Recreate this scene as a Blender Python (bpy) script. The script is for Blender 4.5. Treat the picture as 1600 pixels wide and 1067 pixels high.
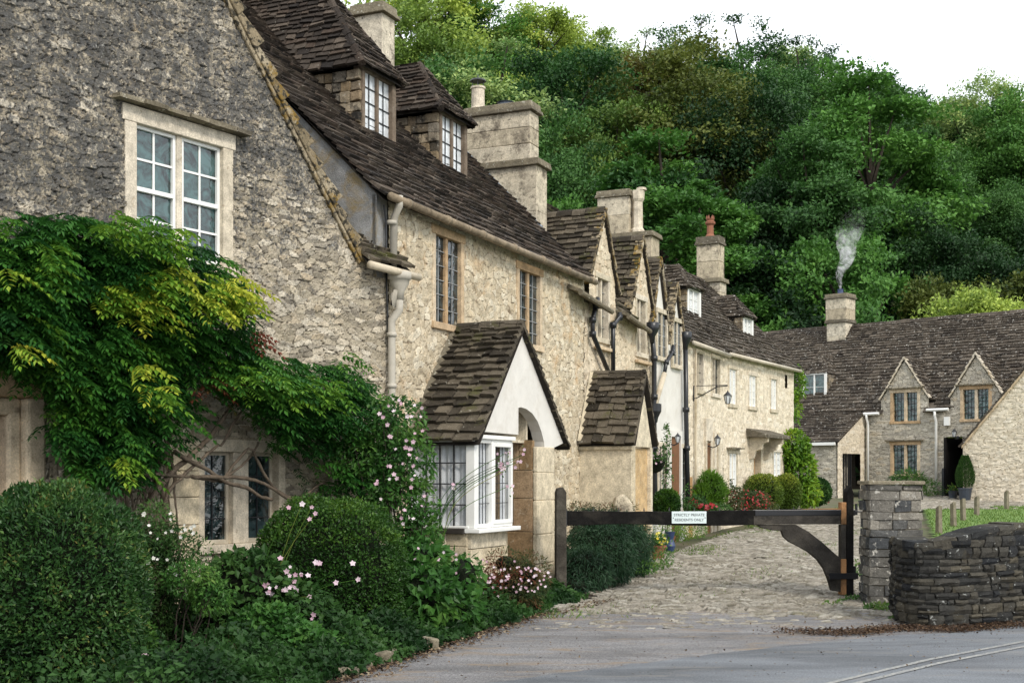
import bpy, math, random
import numpy as np
from mathutils import Vector
random.seed(7); RS = np.random.RandomState(11)
scene = bpy.context.scene
C = scene.collection
for o in list(bpy.data.objects): bpy.data.objects.remove(o)

# ---------------- camera, sky, sun, exposure ----------------
FPX, HV, HU, EYE = 2000.0, 745.0, 800.0, 1.6       # focal length and horizon of the photograph in its own pixels
cam = bpy.data.cameras.new('camera'); camo = bpy.data.objects.new('camera', cam); C.objects.link(camo)
camo.location = (0, 0, EYE); camo.rotation_euler = (math.radians(90), 0, 0)
cam.sensor_width = 36; cam.lens = 36*FPX/1600; cam.shift_y = (HV-533.5)/1600; cam.clip_end = 2000; cam.clip_start = .1
scene.camera = camo
SUN_EL, SUN_AZ = 40.0, 150.0                        # azimuth clockwise from +Y
w = bpy.data.worlds.new('World'); scene.world = w; w.use_nodes = True
nt = w.node_tree; nt.nodes.clear()
sky = nt.nodes.new('ShaderNodeTexSky'); sky.sky_type = 'NISHITA'; sky.sun_disc = False
sky.sun_elevation = math.radians(SUN_EL); sky.sun_rotation = math.radians(SUN_AZ)
mx = nt.nodes.new('ShaderNodeMixRGB'); mx.inputs[0].default_value = .80; mx.inputs[2].default_value = (8.6, 8.8, 9.0, 1)
bg = nt.nodes.new('ShaderNodeBackground'); bg.inputs[1].default_value = .13
wo = nt.nodes.new('ShaderNodeOutputWorld')
nt.links.new(sky.outputs[0], mx.inputs[1]); nt.links.new(mx.outputs[0], bg.inputs[0]); nt.links.new(bg.outputs[0], wo.inputs[0])
sl = bpy.data.lights.new('sun', 'SUN'); sl.energy = 1.5; sl.angle = math.radians(11); sl.color = (1, .93, .82)
so = bpy.data.objects.new('sun', sl); C.objects.link(so)
az, el = math.radians(SUN_AZ), math.radians(SUN_EL)
sd = Vector((math.sin(az)*math.cos(el), math.cos(az)*math.cos(el), math.sin(el)))
so.rotation_euler = sd.to_track_quat('Z', 'Y').to_euler(); so.location = (20, -20, 40)
scene.view_settings.view_transform = 'Standard'; scene.view_settings.look = 'None'
scene.view_settings.exposure = 0.72; scene.view_settings.gamma = 1
scene.render.engine = 'CYCLES'
scene.cycles.volume_bounces = 6; scene.cycles.max_bounces = 12

# ---------------- helpers ----------------
ORG = {}
def tag(o, label, cat, group=None, kind=None):
    o['label'] = label; o['category'] = cat
    if group: o['group'] = group
    if kind: o['kind'] = kind
    return o
def thing(name, label, cat, loc=(0, 0, 0), group=None):
    o = bpy.data.objects.new(name, None); C.objects.link(o); o.location = loc
    o.empty_display_size = .3
    ORG[o.name] = Vector(loc)
    return tag(o, label, cat, group)
def link(name, me, parent=None, org=None):
    o = bpy.data.objects.new(name, me); C.objects.link(o)
    if parent is not None:
        o.parent = parent; ORG[o.name] = ORG[parent.name]
    else:
        ORG[o.name] = Vector(org) if org is not None else Vector((0, 0, 0)); o.location = ORG[o.name]
    return o
def np_obj(name, V, F, mats, parent=None, org=None, mi=None, attrs=None, smooth=False):
    """V (n,3) world, F (m,k) int array of quads or triangles"""
    off = ORG[parent.name] if parent is not None else (Vector(org) if org is not None else Vector((0, 0, 0)))
    V = np.asarray(V, dtype=np.float64) - np.array(off)
    F = np.asarray(F, dtype=np.int32); k = F.shape[1]
    me = bpy.data.meshes.new(name)
    me.vertices.add(len(V)); me.vertices.foreach_set('co', V.astype(np.float32).ravel())
    me.loops.add(F.size); me.loops.foreach_set('vertex_index', F.ravel())
    me.polygons.add(len(F)); me.polygons.foreach_set('loop_start', np.arange(0, F.size, k, dtype=np.int32))
    try: me.polygons.foreach_set('loop_total', np.full(len(F), k, dtype=np.int32))
    except Exception: pass
    for m in (mats if isinstance(mats, (list, tuple)) else [mats]): me.materials.append(m)
    if mi is not None: me.polygons.foreach_set('material_index', np.asarray(mi, dtype=np.int32))
    me.polygons.foreach_set('use_smooth', np.full(len(F), smooth))
    me.update(calc_edges=True); me.validate()
    for an, (typ, arr) in (attrs or {}).items():
        a = me.attributes.new(an, typ, 'POINT')
        a.data.foreach_set('value' if typ == 'FLOAT' else 'color', np.asarray(arr, dtype=np.float32).ravel())
    return link(name, me, parent, org)

class MB:
    def __init__(s): s.v = []; s.f = []; s.m = []; s.r = []
    def add(s, vs, fs, mat=0, r=None):
        b = len(s.v); r = random.random() if r is None else r
        s.v += [tuple(p) for p in vs]; s.r += [r]*len(vs)
        s.f += [tuple(b+i for i in f) for f in fs]; s.m += [mat]*len(fs)
    def hexa(s, p, mat=0, r=None):      # 8 points: bottom 4 then top 4, each going round
        s.add(p, [(0, 3, 2, 1), (4, 5, 6, 7), (0, 1, 5, 4), (1, 2, 6, 5), (2, 3, 7, 6), (3, 0, 4, 7)], mat, r)
    def box(s, F, s0, s1, q0, q1, z0, z1, mat=0, r=None, jit=0):
        P = F.p; J = lambda: random.uniform(-jit, jit)
        pts = [(s0, q0, z0), (s1, q0, z0), (s1, q1, z0), (s0, q1, z0), (s0, q0, z1), (s1, q0, z1), (s1, q1, z1), (s0, q1, z1)]
        s.hexa([P(a+J(), b+J(), c+J()) for a, b, c in pts], mat, r)
    def prism(s, F, pts, q0, q1, mat=0, r=None):   # outline in (s,z) extruded along q
        n = len(pts)
        vs = [F.p(a, q0, z) for a, z in pts]+[F.p(a, q1, z) for a, z in pts]
        s.add(vs, [tuple(range(n)), tuple(range(2*n-1, n-1, -1))]+[(i, i+n, (i+1) % n+n, (i+1) % n) for i in range(n)], mat, r)
    def tube(s, pts, rad, mat=0, n=8, r=None, caps=True):
        pts = [Vector(p) for p in pts]; rads = rad if isinstance(rad, (list, tuple)) else [rad]*len(pts)
        vs = []; prev = None
        for i, p in enumerate(pts):
            t = (pts[min(i+1, len(pts)-1)]-pts[max(i-1, 0)]).normalized()
            if prev is None:
                a = t.cross(Vector((0, 0, 1)) if abs(t.z) < .9 else Vector((1, 0, 0))).normalized()
            else: a = (prev-t*prev.dot(t)).normalized()
            prev = a; b = t.cross(a)
            vs += [p+(a*math.cos(2*math.pi*k/n)+b*math.sin(2*math.pi*k/n))*rads[i] for k in range(n)]
        fs = [(i*n+k, i*n+(k+1) % n, (i+1)*n+(k+1) % n, (i+1)*n+k) for i in range(len(pts)-1) for k in range(n)]
        if caps: fs += [tuple(range(n-1, -1, -1)), tuple(range((len(pts)-1)*n, len(pts)*n))]
        s.add(vs, fs, mat, r)
    def lathe(s, c, prof, mat=0, n=16, r=None):    # prof: (radius, z)
        c = Vector(c)
        vs = [c+Vector((R*math.cos(2*math.pi*k/n), R*math.sin(2*math.pi*k/n), z)) for R, z in prof for k in range(n)]
        fs = [(i*n+k, i*n+(k+1) % n, (i+1)*n+(k+1) % n, (i+1)*n+k) for i in range(len(prof)-1) for k in range(n)]
        fs += [tuple(range(n-1, -1, -1)), tuple(range((len(prof)-1)*n, len(prof)*n))]
        s.add(vs, fs, mat, r)
    def build(s, name, mats, parent=None, org=None, bevel=0, smooth=False):
        off = ORG[parent.name] if parent is not None else (Vector(org) if org is not None else Vector((0, 0, 0)))
        me = bpy.data.meshes.new(name)
        me.from_pydata([(x-off.x, y-off.y, z-off.z) for x, y, z in s.v], [], s.f)
        for m in (mats if isinstance(mats, (list, tuple)) else [mats]): me.materials.append(m)
        me.polygons.foreach_set('material_index', s.m)
        me.polygons.foreach_set('use_smooth', [smooth]*len(s.f))
        a = me.attributes.new('rnd', 'FLOAT', 'POINT'); a.data.foreach_set('value', s.r)
        me.update()
        o = link(name, me, parent, org)
        if bevel:
            b = o.modifiers.new('bevel', 'BEVEL'); b.width = bevel; b.segments = 2; b.limit_method = 'ANGLE'
        return o

class Frame:                           # a wall: origin, direction along it, outward normal
    def __init__(s, x, y, dx, dy, flip=1):
        n = math.hypot(dx, dy); s.x, s.y, s.dx, s.dy = x, y, dx/n, dy/n
        s.ox, s.oy = s.dy, -s.dx
        if flip < 0: s.ox, s.oy = -s.ox, -s.oy
    def p(s, a, q, z): return Vector((s.x+a*s.dx+q*s.ox, s.y+a*s.dy+q*s.oy, z))
    def su(s, u, q=0):
        r = (u-HU)/FPX; X = s.x+q*s.ox; Y = s.y+q*s.oy
        return (r*Y-X)/(s.dx-r*s.dy)
    def sz(s, u, v, q=0):
        a = s.su(u, q); Y = s.y+q*s.oy+a*s.dy
        return a, EYE+(HV-v)*Y/FPX
    def d3(s): return Vector((s.dx, s.dy, 0))
    def o3(s): return Vector((s.ox, s.oy, 0))
def at(u, v, Y): return Vector(((u-HU)*Y/FPX, Y, EYE+(HV-v)*Y/FPX))
def gz(y):
    if y < 17: return 0.0
    if y < 43: return .035*(y-17)
    return .91+.012*min(y-43, 15)
def gzv(y): return np.where(y < 17, 0, np.where(y < 43, .035*(y-17), .91+.012*np.minimum(y-43, 15)))

def hsh(i, j, k=0):
    x = np.sin(i*127.1+j*311.7+k*74.7)*43758.5453
    return x-np.floor(x)
def vnoise(x, y, k=0):
    xi = np.floor(x); yi = np.floor(y); fx = x-xi; fy = y-yi
    fx = fx*fx*(3-2*fx); fy = fy*fy*(3-2*fy)
    return (hsh(xi, yi, k)*(1-fx)+hsh(xi+1, yi, k)*fx)*(1-fy)+(hsh(xi, yi+1, k)*(1-fx)+hsh(xi+1, yi+1, k)*fx)*fy
def voro(x, y, jit, seed):
    """squarish Voronoi: returns edge distance and two hashes per stone"""
    row = np.floor(y); 
    F1 = np.full(x.shape, 9.); F2 = np.full(x.shape, 9.); TX = np.zeros(x.shape); I = np.zeros(x.shape); J = np.zeros(x.shape)
    for dj in (-1, 0, 1):
        j = row+dj; sh = hsh(j, j*0, seed)*.9; xi = np.floor(x-sh)
        for di in (-1, 0, 1):
            i = xi+di
            px = i+.5+(hsh(i, j, seed+1)-.5)*jit+sh; py = j+.5+(hsh(i, j, seed+2)-.5)*jit*.8
            d = (np.abs(x-px)**3+np.abs((y-py)*1.08)**3)**(1/3)
            c = d < F1
            TX = np.where(c, (x-px)*(hsh(i, j, seed+8)-.5)+(y-py)*(hsh(i, j, seed+9)-.5), TX)
            F2 = np.where(c, F1, np.minimum(F2, d)); I = np.where(c, i, I); J = np.where(c, j, J); F1 = np.where(c, d, F1)
    return F2-F1, hsh(I, J, seed+3), hsh(I, J, seed+4), TX
def wall_grid(name, F, s0, s1, z0, z1, cell, sx, sz_, jit, depth, mat, parent, holes=(), keep=None, q=0, seed=1, round_=.11, rough=.007):
    ns = max(2, int((s1-s0)/cell)+1); nz = max(2, int((z1-z0)/cell)+1)
    S, Z = np.meshgrid(np.linspace(s0, s1, ns), np.linspace(z0, z1, nz))
    wx = (vnoise(S*3, Z*3, seed)-.5)*.12; wz = (vnoise(S*2.3+9, Z*2.3, seed+5)-.5)*.10
    wz2 = (vnoise(S*14, Z*14, seed+6)-.5)*.018
    e, h1, h2, tx = voro((S+wx)/sx, (Z+wz+wz2)/sz_, jit, seed)
    prof = np.clip(e/round_, 0, 1); prof = prof*(2-prof)
    disp = depth*(prof*(.65+.6*h1+1.5*tx)-.5)+rough*(vnoise(S*40, Z*40, seed+7)-.5)+.012*(vnoise(S*1.1, Z*1.3, seed+8)-.5)
    Q = q+disp
    V = np.stack([F.x+S*F.dx+Q*F.ox, F.y+S*F.dy+Q*F.oy, Z], -1).reshape(-1, 3)
    idx = np.arange(ns*nz).reshape(nz, ns)
    cs = (S[:-1, :-1]+S[1:, 1:])/2; cz = (Z[:-1, :-1]+Z[1:, 1:])/2
    ok = np.ones(cs.shape, bool)
    for a, b, c, d in holes: ok &= ~((cs > a) & (cs < b) & (cz > c) & (cz < d))
    if keep is not None: ok &= keep(cs, cz)
    quads = np.stack([idx[:-1, :-1], idx[:-1, 1:], idx[1:, 1:], idx[1:, :-1]], -1)[ok]
    if F.ox*F.dy-F.oy*F.dx < 0: quads = quads[:, ::-1]
    used, inv = np.unique(quads, return_inverse=True)
    col = np.stack([prof, h1, h2, np.ones_like(h1)], -1).reshape(-1, 4)[used]
    return np_obj(name, V[used], inv.reshape(-1, 4), mat, parent, attrs={'st': ('FLOAT_COLOR', col)}, smooth=False)

# ---------------- materials ----------------
def new_mat(name):
    m = bpy.data.materials.new(name); m.use_nodes = True; n = m.node_tree
    b = n.nodes['Principled BSDF']; return m, n, b
def N(n, t, **kw):
    x = n.nodes.new(t)
    for k, v in kw.items():
        if k in x.inputs: x.inputs[k].default_value = v
        else: setattr(x, k, v)
    return x
def c4(c): return (c[0], c[1], c[2], 1)
def ramp(n, fac, stops):
    r = n.nodes.new('ShaderNodeValToRGB'); e = r.color_ramp.elements
    while len(e) < len(stops): e.new(.5)
    for i, (p, c) in enumerate(stops): e[i].position = p; e[i].color = c4(c) if hasattr(c, '__len__') else (c, c, c, 1)
    n.links.new(fac, r.inputs[0]); return r.outputs[0]
def mixc(n, fac, a, b, mode='MIX'):
    x = n.nodes.new('ShaderNodeMixRGB'); x.blend_type = mode
    for i, s in enumerate((fac, a, b)):
        if hasattr(s, 'is_output'): n.links.new(s, x.inputs[i])
        elif i == 0: x.inputs[0].default_value = s
        else: x.inputs[i].default_value = c4(s)
    return x.outputs[0]
def noise(n, scale, detail=5, rough=.6, vec=None, dist=0):
    x = N(n, 'ShaderNodeTexNoise'); x.inputs['Scale'].default_value = scale; x.inputs['Detail'].default_value = detail
    x.inputs['Roughness'].default_value = rough; x.inputs['Distortion'].default_value = dist
    n.links.new(vec if vec else pos(n), x.inputs['Vector']); return x.outputs['Fac']
def pos(n):
    for x in n.nodes:
        if x.bl_idname == 'ShaderNodeNewGeometry': return x.outputs['Position']
    return n.nodes.new('ShaderNodeNewGeometry').outputs['Position']
def objc(n): return n.nodes.new('ShaderNodeTexCoord').outputs['Object']
def bump(n, b, h, strength=.5, dist=.01):
    x = N(n, 'ShaderNodeBump'); x.inputs['Strength'].default_value = strength; x.inputs['Distance'].default_value = dist
    n.links.new(h, x.inputs['Height']); n.links.new(x.outputs[0], b.inputs['Normal'])
def mapr(n, v, a, b, c=0, d=1):
    x = n.nodes.new('ShaderNodeMapRange'); n.links.new(v, x.inputs[0])
    for i, t in enumerate((a, b, c, d)): x.inputs[i+1].default_value = t
    return x.outputs[0]
def mathn(n, op, a, b=None):
    x = n.nodes.new('ShaderNodeMath'); x.operation = op
    for i, s in enumerate((a, b)):
        if s is None: continue
        if hasattr(s, 'is_output'): n.links.new(s, x.inputs[i])
        else: x.inputs[i].default_value = s
    return x.outputs[0]

def mat_rubble(name, cols, joint, dark=None, dark_amt=0., grad=None, orange=None, rough=.92, bs=.6):
    """coursed stone with per-stone tone, mortar, lichen and stains"""
    m, n, b = new_mat(name)
    at_ = N(n, 'ShaderNodeAttribute'); at_.attribute_name = 'st'
    sp = N(n, 'ShaderNodeSeparateColor'); n.links.new(at_.outputs['Color'], sp.inputs[0])
    k = len(cols)-1
    base = ramp(n, sp.outputs[1], [(i/k, c) for i, c in enumerate(cols)])
    n1 = noise(n, 9, 6, .65); n2 = noise(n, 55, 5, .7); n3 = noise(n, 1.3, 4, .6, dist=.4)
    base = mixc(n, 1, base, ramp(n, n1, [(.25, .62), (.75, 1.25)]), 'MULTIPLY')
    base = mixc(n, 1, base, ramp(n, n2, [(.28, .62), (.5, 1.0), (.72, 1.22)]), 'MULTIPLY')
    jf = ramp(n, sp.outputs[0], [(.0, 1.), (.35, .75), (.8, 0.)])
    base = mixc(n, jf, base, joint)
    if orange:
        base = mixc(n, ramp(n, noise(n, 2.1, 5, .7, dist=.6), [(.55, 0.), (.7, .55)]), base, orange)
    if dark is not None:
        f = noise(n, 3.2, 8, .78, dist=.3); f2 = noise(n, 26, 4, .75)
        s = mathn(n, 'ADD', mathn(n, 'MULTIPLY', f, .55), mathn(n, 'MULTIPLY', f2, .5))
        if grad:      # weathering: more lichen on the exposed upper part of the wall
            xy = N(n, 'ShaderNodeSeparateXYZ'); n.links.new(pos(n), xy.inputs[0])
            g = mathn(n, 'ADD', mathn(n, 'MULTIPLY', xy.outputs[2], grad[0]), mathn(n, 'MULTIPLY', xy.outputs[0], grad[1]))
            g = mathn(n, 'ADD', g, grad[2]); g = mathn(n, 'MAXIMUM', mathn(n, 'MINIMUM', g, .095), -.18)
            s = mathn(n, 'ADD', s, g)
        fac = mapr(n, s, .59-dark_amt, .69-dark_amt)
        base = mixc(n, mathn(n, 'MULTIPLY', fac, .88), base, mixc(n, ramp(n, f2, [(.4, 0.), (.62, 1.)]), dark, tuple(x*3.2 for x in dark)))
        base = mixc(n, mathn(n, 'MULTIPLY', mapr(n, noise(n, 23, 5, .7), .60, .68), .6), base, (.50, .49, .44))
    n.links.new(base, b.inputs['Base Color']); b.inputs['Roughness'].default_value = rough
    b.inputs['Specular IOR Level'].default_value = .2
    bump(n, b, mathn(n, 'ADD', noise(n, 45, 6, .75), mathn(n, 'MULTIPLY', n1, .8)), bs, .02)
    return m
def mat_plain(name, col, rough=.8, var=.25, scale=6, bs=.25, dist=.006, stain=None, metal=0, spec=.15, fine=70, stain_r=(.5, .7)):
    m, n, b = new_mat(name)
    base = mixc(n, 1, col, ramp(n, noise(n, scale, 6, .65), [(.25, 1-var), (.75, 1+var)]), 'MULTIPLY')
    base = mixc(n, 1, base, ramp(n, noise(n, fine, 4, .7), [(.25, 1-var*.6), (.75, 1+var*.6)]), 'MULTIPLY')
    if stain: base = mixc(n, ramp(n, noise(n, 2.7, 7, .72, dist=.5), [(stain_r[0], 0.), (stain_r[1], .8)]), base, stain)
    n.links.new(base, b.inputs['Base Color']); b.inputs['Roughness'].default_value = rough
    b.inputs['Metallic'].default_value = metal; b.inputs['Specular IOR Level'].default_value = spec
    if bs: bump(n, b, noise(n, fine*.7, 6, .7), bs, dist)
    return m
def mat_rnd(name, cols, rough=.85, lich=None, lich_r=(.6, .66), moss=None, bs=.5, fine=40, spec=.08, moss_r=(.62, .72)):
    """per-piece tone from the rnd attribute (roof slates, blocks, wood)"""
    m, n, b = new_mat(name)
    a = N(n, 'ShaderNodeAttribute'); a.attribute_name = 'rnd'; k = len(cols)-1
    base = ramp(n, a.outputs['Fac'], [(i/k, c) for i, c in enumerate(cols)])
    base = mixc(n, 1, base, ramp(n, noise(n, 7, 6, .7), [(.25, .55), (.75, 1.35)]), 'MULTIPLY')
    base = mixc(n, 1, base, ramp(n, noise(n, fine*1.6, 4, .7), [(.25, .6), (.75, 1.35)]), 'MULTIPLY')
    if moss: base = mixc(n, mapr(n, noise(n, 2.4, 7, .75), *moss_r), base, moss)
    if lich: base = mixc(n, mapr(n, noise(n, 13, 4, .7, dist=.3), *lich_r), base, lich)
    n.links.new(base, b.inputs['Base Color']); b.inputs['Roughness'].default_value = rough
    b.inputs['Specular IOR Level'].default_value = spec
    bump(n, b, mathn(n, 'ADD', noise(n, fine, 6, .75), noise(n, 11, 3)), bs, .02)
    return m
def mat_leaf(name, cols, trans=.25, rough=.45, tint=False, spec=.2, big=0):
    m, n, b = new_mat(name)
    a = N(n, 'ShaderNodeAttribute'); a.attribute_name = 'rnd'; k = len(cols)-1
    base = ramp(n, a.outputs['Fac'], [(i/k, c) for i, c in enumerate(cols)])
    if tint:
        oi = N(n, 'ShaderNodeObjectInfo'); base = mixc(n, 1, base, oi.outputs['Color'], 'MULTIPLY')
    if big: base = mixc(n, 1, base, ramp(n, noise(n, big, 4, .6), [(.3, .55), (.7, 1.5)]), 'MULTIPLY')
    n.links.new(base, b.inputs['Base Color']); b.inputs['Roughness'].default_value = rough
    b.inputs['Specular IOR Level'].default_value = spec
    t = N(n, 'ShaderNodeBsdfTranslucent'); n.links.new(base, t.inputs[0])
    ms = N(n, 'ShaderNodeMixShader'); ms.inputs[0].default_value = trans
    n.links.new(b.outputs[0], ms.inputs[1]); n.links.new(t.outputs[0], ms.inputs[2])
    n.links.new(ms.outputs[0], n.nodes['Material Output'].inputs[0]); return m
def mat_glass(name, col=(.012, .02, .022), spec=.9, see=False, rough=.04, lo=.25, hi=2.8):
    m, n, b = new_mat(name)
    base = mixc(n, 1, col, ramp(n, noise(n, 4.5, 5, .6, dist=1.6), [(.38, lo), (.62, hi)]), 'MULTIPLY')  # streaky reflections painted into the pane colour
    n.links.new(base, b.inputs['Base Color'])
    b.inputs['Roughness'].default_value = rough; b.inputs['Specular IOR Level'].default_value = spec
    bump(n, b, noise(n, 6, 3, .5), .5, .03)
    if see:
        t = N(n, 'ShaderNodeBsdfTransparent'); ms = N(n, 'ShaderNodeMixShader'); ms.inputs[0].default_value = .86
        n.links.new(b.outputs[0], ms.inputs[1]); n.links.new(t.outputs[0], ms.inputs[2])
        n.links.new(ms.outputs[0], n.nodes['Material Output'].inputs[0])
    return m

M = {}
M['gable'] = mat_rubble('lichen_rubble', [(.33, .285, .21), (.53, .46, .345), (.24, .21, .165), (.66, .59, .47), (.44, .36, .25)], (.055, .043, .032), (.028, .029, .030), .06, (.066, -.058, -.40), bs=1)
M['rub1'] = mat_rubble('cream_rubble', [(.52, .435, .305), (.63, .545, .40), (.43, .36, .25), (.70, .63, .49), (.58, .475, .32)], (.17, .13, .085), (.10, .085, .07), -.08, orange=(.50, .30, .13), bs=.7)
M['rub2'] = mat_rubble('buff_rubble', [(.57, .48, .35), (.65, .56, .42), (.50, .41, .29), (.69, .61, .47)], (.24, .19, .13), (.16, .13, .09), -.12, orange=(.50, .33, .17), bs=.4)
M['rub3'] = mat_rubble('pale_coursed_stone', [(.63, .55, .42), (.72, .64, .51), (.57, .49, .37), (.74, .67, .55)], (.40, .33, .23), (.2, .17, .13), -.14, bs=.4)
M['rub4'] = mat_rubble('grey_coursed_stone', [(.36, .33, .27), (.44, .40, .32), (.30, .275, .23), (.50, .46, .38), (.40, .34, .25)], (.19, .165, .13), (.08, .075, .065), -.03, bs=.6)
M['cobble'] = mat_rubble('worn_cobbles', [(.25, .225, .18), (.34, .31, .26), (.19, .17, .135), (.40, .375, .32)], (.050, .044, .028), (.06, .055, .035), .03, orange=(.12, .115, .06), bs=1)
M['render'] = mat_plain('white_render', (.64, .62, .575), .9, .10, 3, .35, .004, stain=(.46, .42, .35), stain_r=(.50, .82))
M['render_g'] = mat_plain('grey_cement_render', (.23, .23, .225), .9, .45, 4, .8, .02, stain=(.26, .19, .08), stain_r=(.46, .6))
M['ashlar'] = mat_rnd('cream_ashlar', [(.50, .42, .29), (.58, .50, .36), (.62, .55, .42)], lich=(.33, .29, .22), lich_r=(.6, .75), bs=.35, fine=30)
M['ashlar_o'] = mat_rnd('ochre_ashlar', [(.42, .27, .12), (.52, .37, .2), (.56, .44, .27)], lich=(.5, .42, .3), lich_r=(.55, .72), bs=.4, fine=30)
M['ashlar_b'] = mat_rnd('brown_ashlar', [(.24, .16, .085), (.32, .22, .13), (.38, .28, .18)], lich=(.42, .34, .24), lich_r=(.58, .68), bs=.4, fine=30)
M['chim'] = mat_rnd('weathered_chimney_stone', [(.40, .34, .24), (.55, .48, .36), (.60, .54, .43)], lich=(.16, .14, .11), lich_r=(.56, .68), moss=(.13, .11, .085), moss_r=(.52, .66), bs=.7)
M['cap'] = mat_rnd('mossy_cap_stone', [(.12, .105, .08), (.18, .155, .11), (.24, .21, .15)], lich=(.42, .40, .33), lich_r=(.6, .66), moss=(.12, .11, .03), bs=.8)
M['dress'] = mat_rnd('dressed_window_stone', [(.50, .44, .33), (.58, .51, .40), (.62, .56, .46)], lich=(.28, .22, .15), lich_r=(.62, .74), moss=(.40, .27, .13), bs=.3)
M['dress_o'] = mat_rnd('ochre_window_stone', [(.44, .30, .17), (.54, .42, .28), (.60, .51, .38)], lich=(.30, .2, .12), lich_r=(.6, .74), bs=.3)
M['slate'] = mat_rnd('brown_stone_slates', [(.022, .019, .017), (.068, .056, .046), (.040, .033, .028), (.12, .098, .078), (.072, .054, .042), (.030, .027, .025)], lich=(.30, .28, .24), lich_r=(.66, .70), moss=(.05, .046, .022), moss_r=(.66, .76), bs=.7)
M['slate2'] = mat_rnd('mossy_stone_slates', [(.028, .024, .019), (.085, .072, .054), (.145, .122, .09), (.045, .039, .031)], lich=(.30, .28, .23), lich_r=(.64, .70), moss=(.085, .085, .03), moss_r=(.55, .68), bs=.8)
M['slate3'] = mat_rnd('flecked_stone_slates', [(.036, .030, .025), (.070, .058, .046), (.10, .083, .065), (.045, .038, .031), (.13, .11, .088)], lich=(.52, .50, .45), lich_r=(.615, .65), moss=(.06, .05, .034), bs=.7)
M['deck'] = mat_plain('roof_underside', (.03, .026, .022), .95, .2)
M['coping'] = mat_rnd('mossy_verge_stone', [(.20, .16, .10), (.33, .27, .18), (.42, .36, .26)], lich=(.05, .045, .035), lich_r=(.5, .56), moss=(.22, .14, .035), moss_r=(.5, .6), bs=.9)
M['lead'] = mat_plain('lead_flashing', (.16, .20, .25), .5, .3, 5, .2, metal=.3)
M['white'] = mat_plain('white_paint', (.76, .76, .73), .45, .06, 5, .08, spec=.4)
M['creamp'] = mat_plain('cream_pipe_paint', (.52, .45, .34), .6, .2, 8, .2, stain=(.25, .19, .11), stain_r=(.5, .75))
M['pipe'] = mat_plain('pale_pipe_paint', (.42, .39, .33), .5, .12, 8, .1, stain=(.36, .30, .22), stain_r=(.58, .8))
M['black'] = mat_plain('black_iron_paint', (.012, .013, .016), .35, .3, 8, .1, spec=.5)
M['leadbar'] = mat_plain('lead_bars', (.03, .032, .035), .6, .2)
M['leadlit'] = mat_plain('pale_lead_bars', (.32, .33, .33), .6, .2)
M['glass'] = mat_glass('dark_window_glass')
M['glassg'] = mat_glass('greenish_window_glass', (.018, .040, .040), .9)
M['glassw'] = mat_glass('curtain_and_reflection_glass', (.62, .65, .67), .7, rough=.10, lo=.82, hi=1.12)  # pale for curtains; in the dormers a bright reflection put into the colour
M['glasst'] = mat_glass('clear_window_glass', (.05, .06, .06), .9, see=True, lo=.8, hi=1.2)
M['curtain'] = mat_plain('grey_white_net_curtain', (.80, .83, .86), .9, .15, 5, .2)
M['door'] = mat_plain('brown_door_wood', (.16, .075, .035), .55, .3, 10, .3)
M['doort'] = mat_plain('tan_door_wood', (.42, .25, .12), .6, .2, 10, .2)
M['void'] = mat_plain('dark_passage', (.012, .011, .010), .9, .2)
M['wood'] = mat_plain('black_weathered_oak', (.009, .0085, .008), .8, .5, 7, .7, .012, stain=(.045, .040, .032), stain_r=(.52, .75), spec=.08)
M['woodg'] = mat_plain('grey_weathered_oak', (.045, .041, .036), .85, .5, 7, .8, .012, stain=(.12, .105, .085), stain_r=(.5, .75), spec=.08)
M['woodo'] = mat_plain('fresh_orange_oak', (.36, .19, .085), .7, .35, 9, .5, .008, stain=(.05, .035, .022), stain_r=(.45, .65))
M['sign'] = mat_plain('pale_blue_sign', (.60, .68, .68), .5, .08, 6, .1)
M['ink'] = mat_plain('grey_sign_letters', (.17, .19, .20), .6, .1)
M['terra'] = mat_plain('terracotta', (.24, .105, .065), .8, .2, 9, .3)
M['potd'] = mat_plain('dark_glazed_pot', (.035, .045, .06), .35, .2, 9, .1, spec=.5)
M['bluep'] = mat_plain('blue_glaze', (.03, .05, .12), .4, .2, spec=.4)
M['bark'] = mat_plain('grey_brown_bark', (.040, .033, .026), .9, .45, 9, 1, .02)
M['barkv'] = mat_plain('wisteria_bark', (.125, .098, .072), .9, .5, 14, 1, .015)
M['soil'] = mat_plain('dark_soil', (.035, .027, .019), .95, .4, 8, .8, .02)
M['drystone'] = mat_rnd('dark_mossy_wall_stone', [(.020, .021, .022), (.050, .049, .045), (.095, .085, .065), (.028, .030, .033), (.070, .066, .056)], lich=(.34, .35, .33), lich_r=(.63, .68), moss=(.055, .045, .026), moss_r=(.56, .72), bs=1)
M['pierst'] = mat_rnd('grey_pier_stone', [(.055, .060, .065), (.17, .16, .14), (.08, .085, .09), (.31, .285, .24), (.12, .115, .105)], lich=(.48, .46, .41), lich_r=(.58, .66), bs=.9)
M['mortar'] = mat_plain('dark_mortar', (.075, .072, .064), .95, .35, 9, .8, .01)
M['mortarp'] = mat_plain('pier_mortar', (.20, .175, .135), .95, .3, 9, .7, .01)

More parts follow.
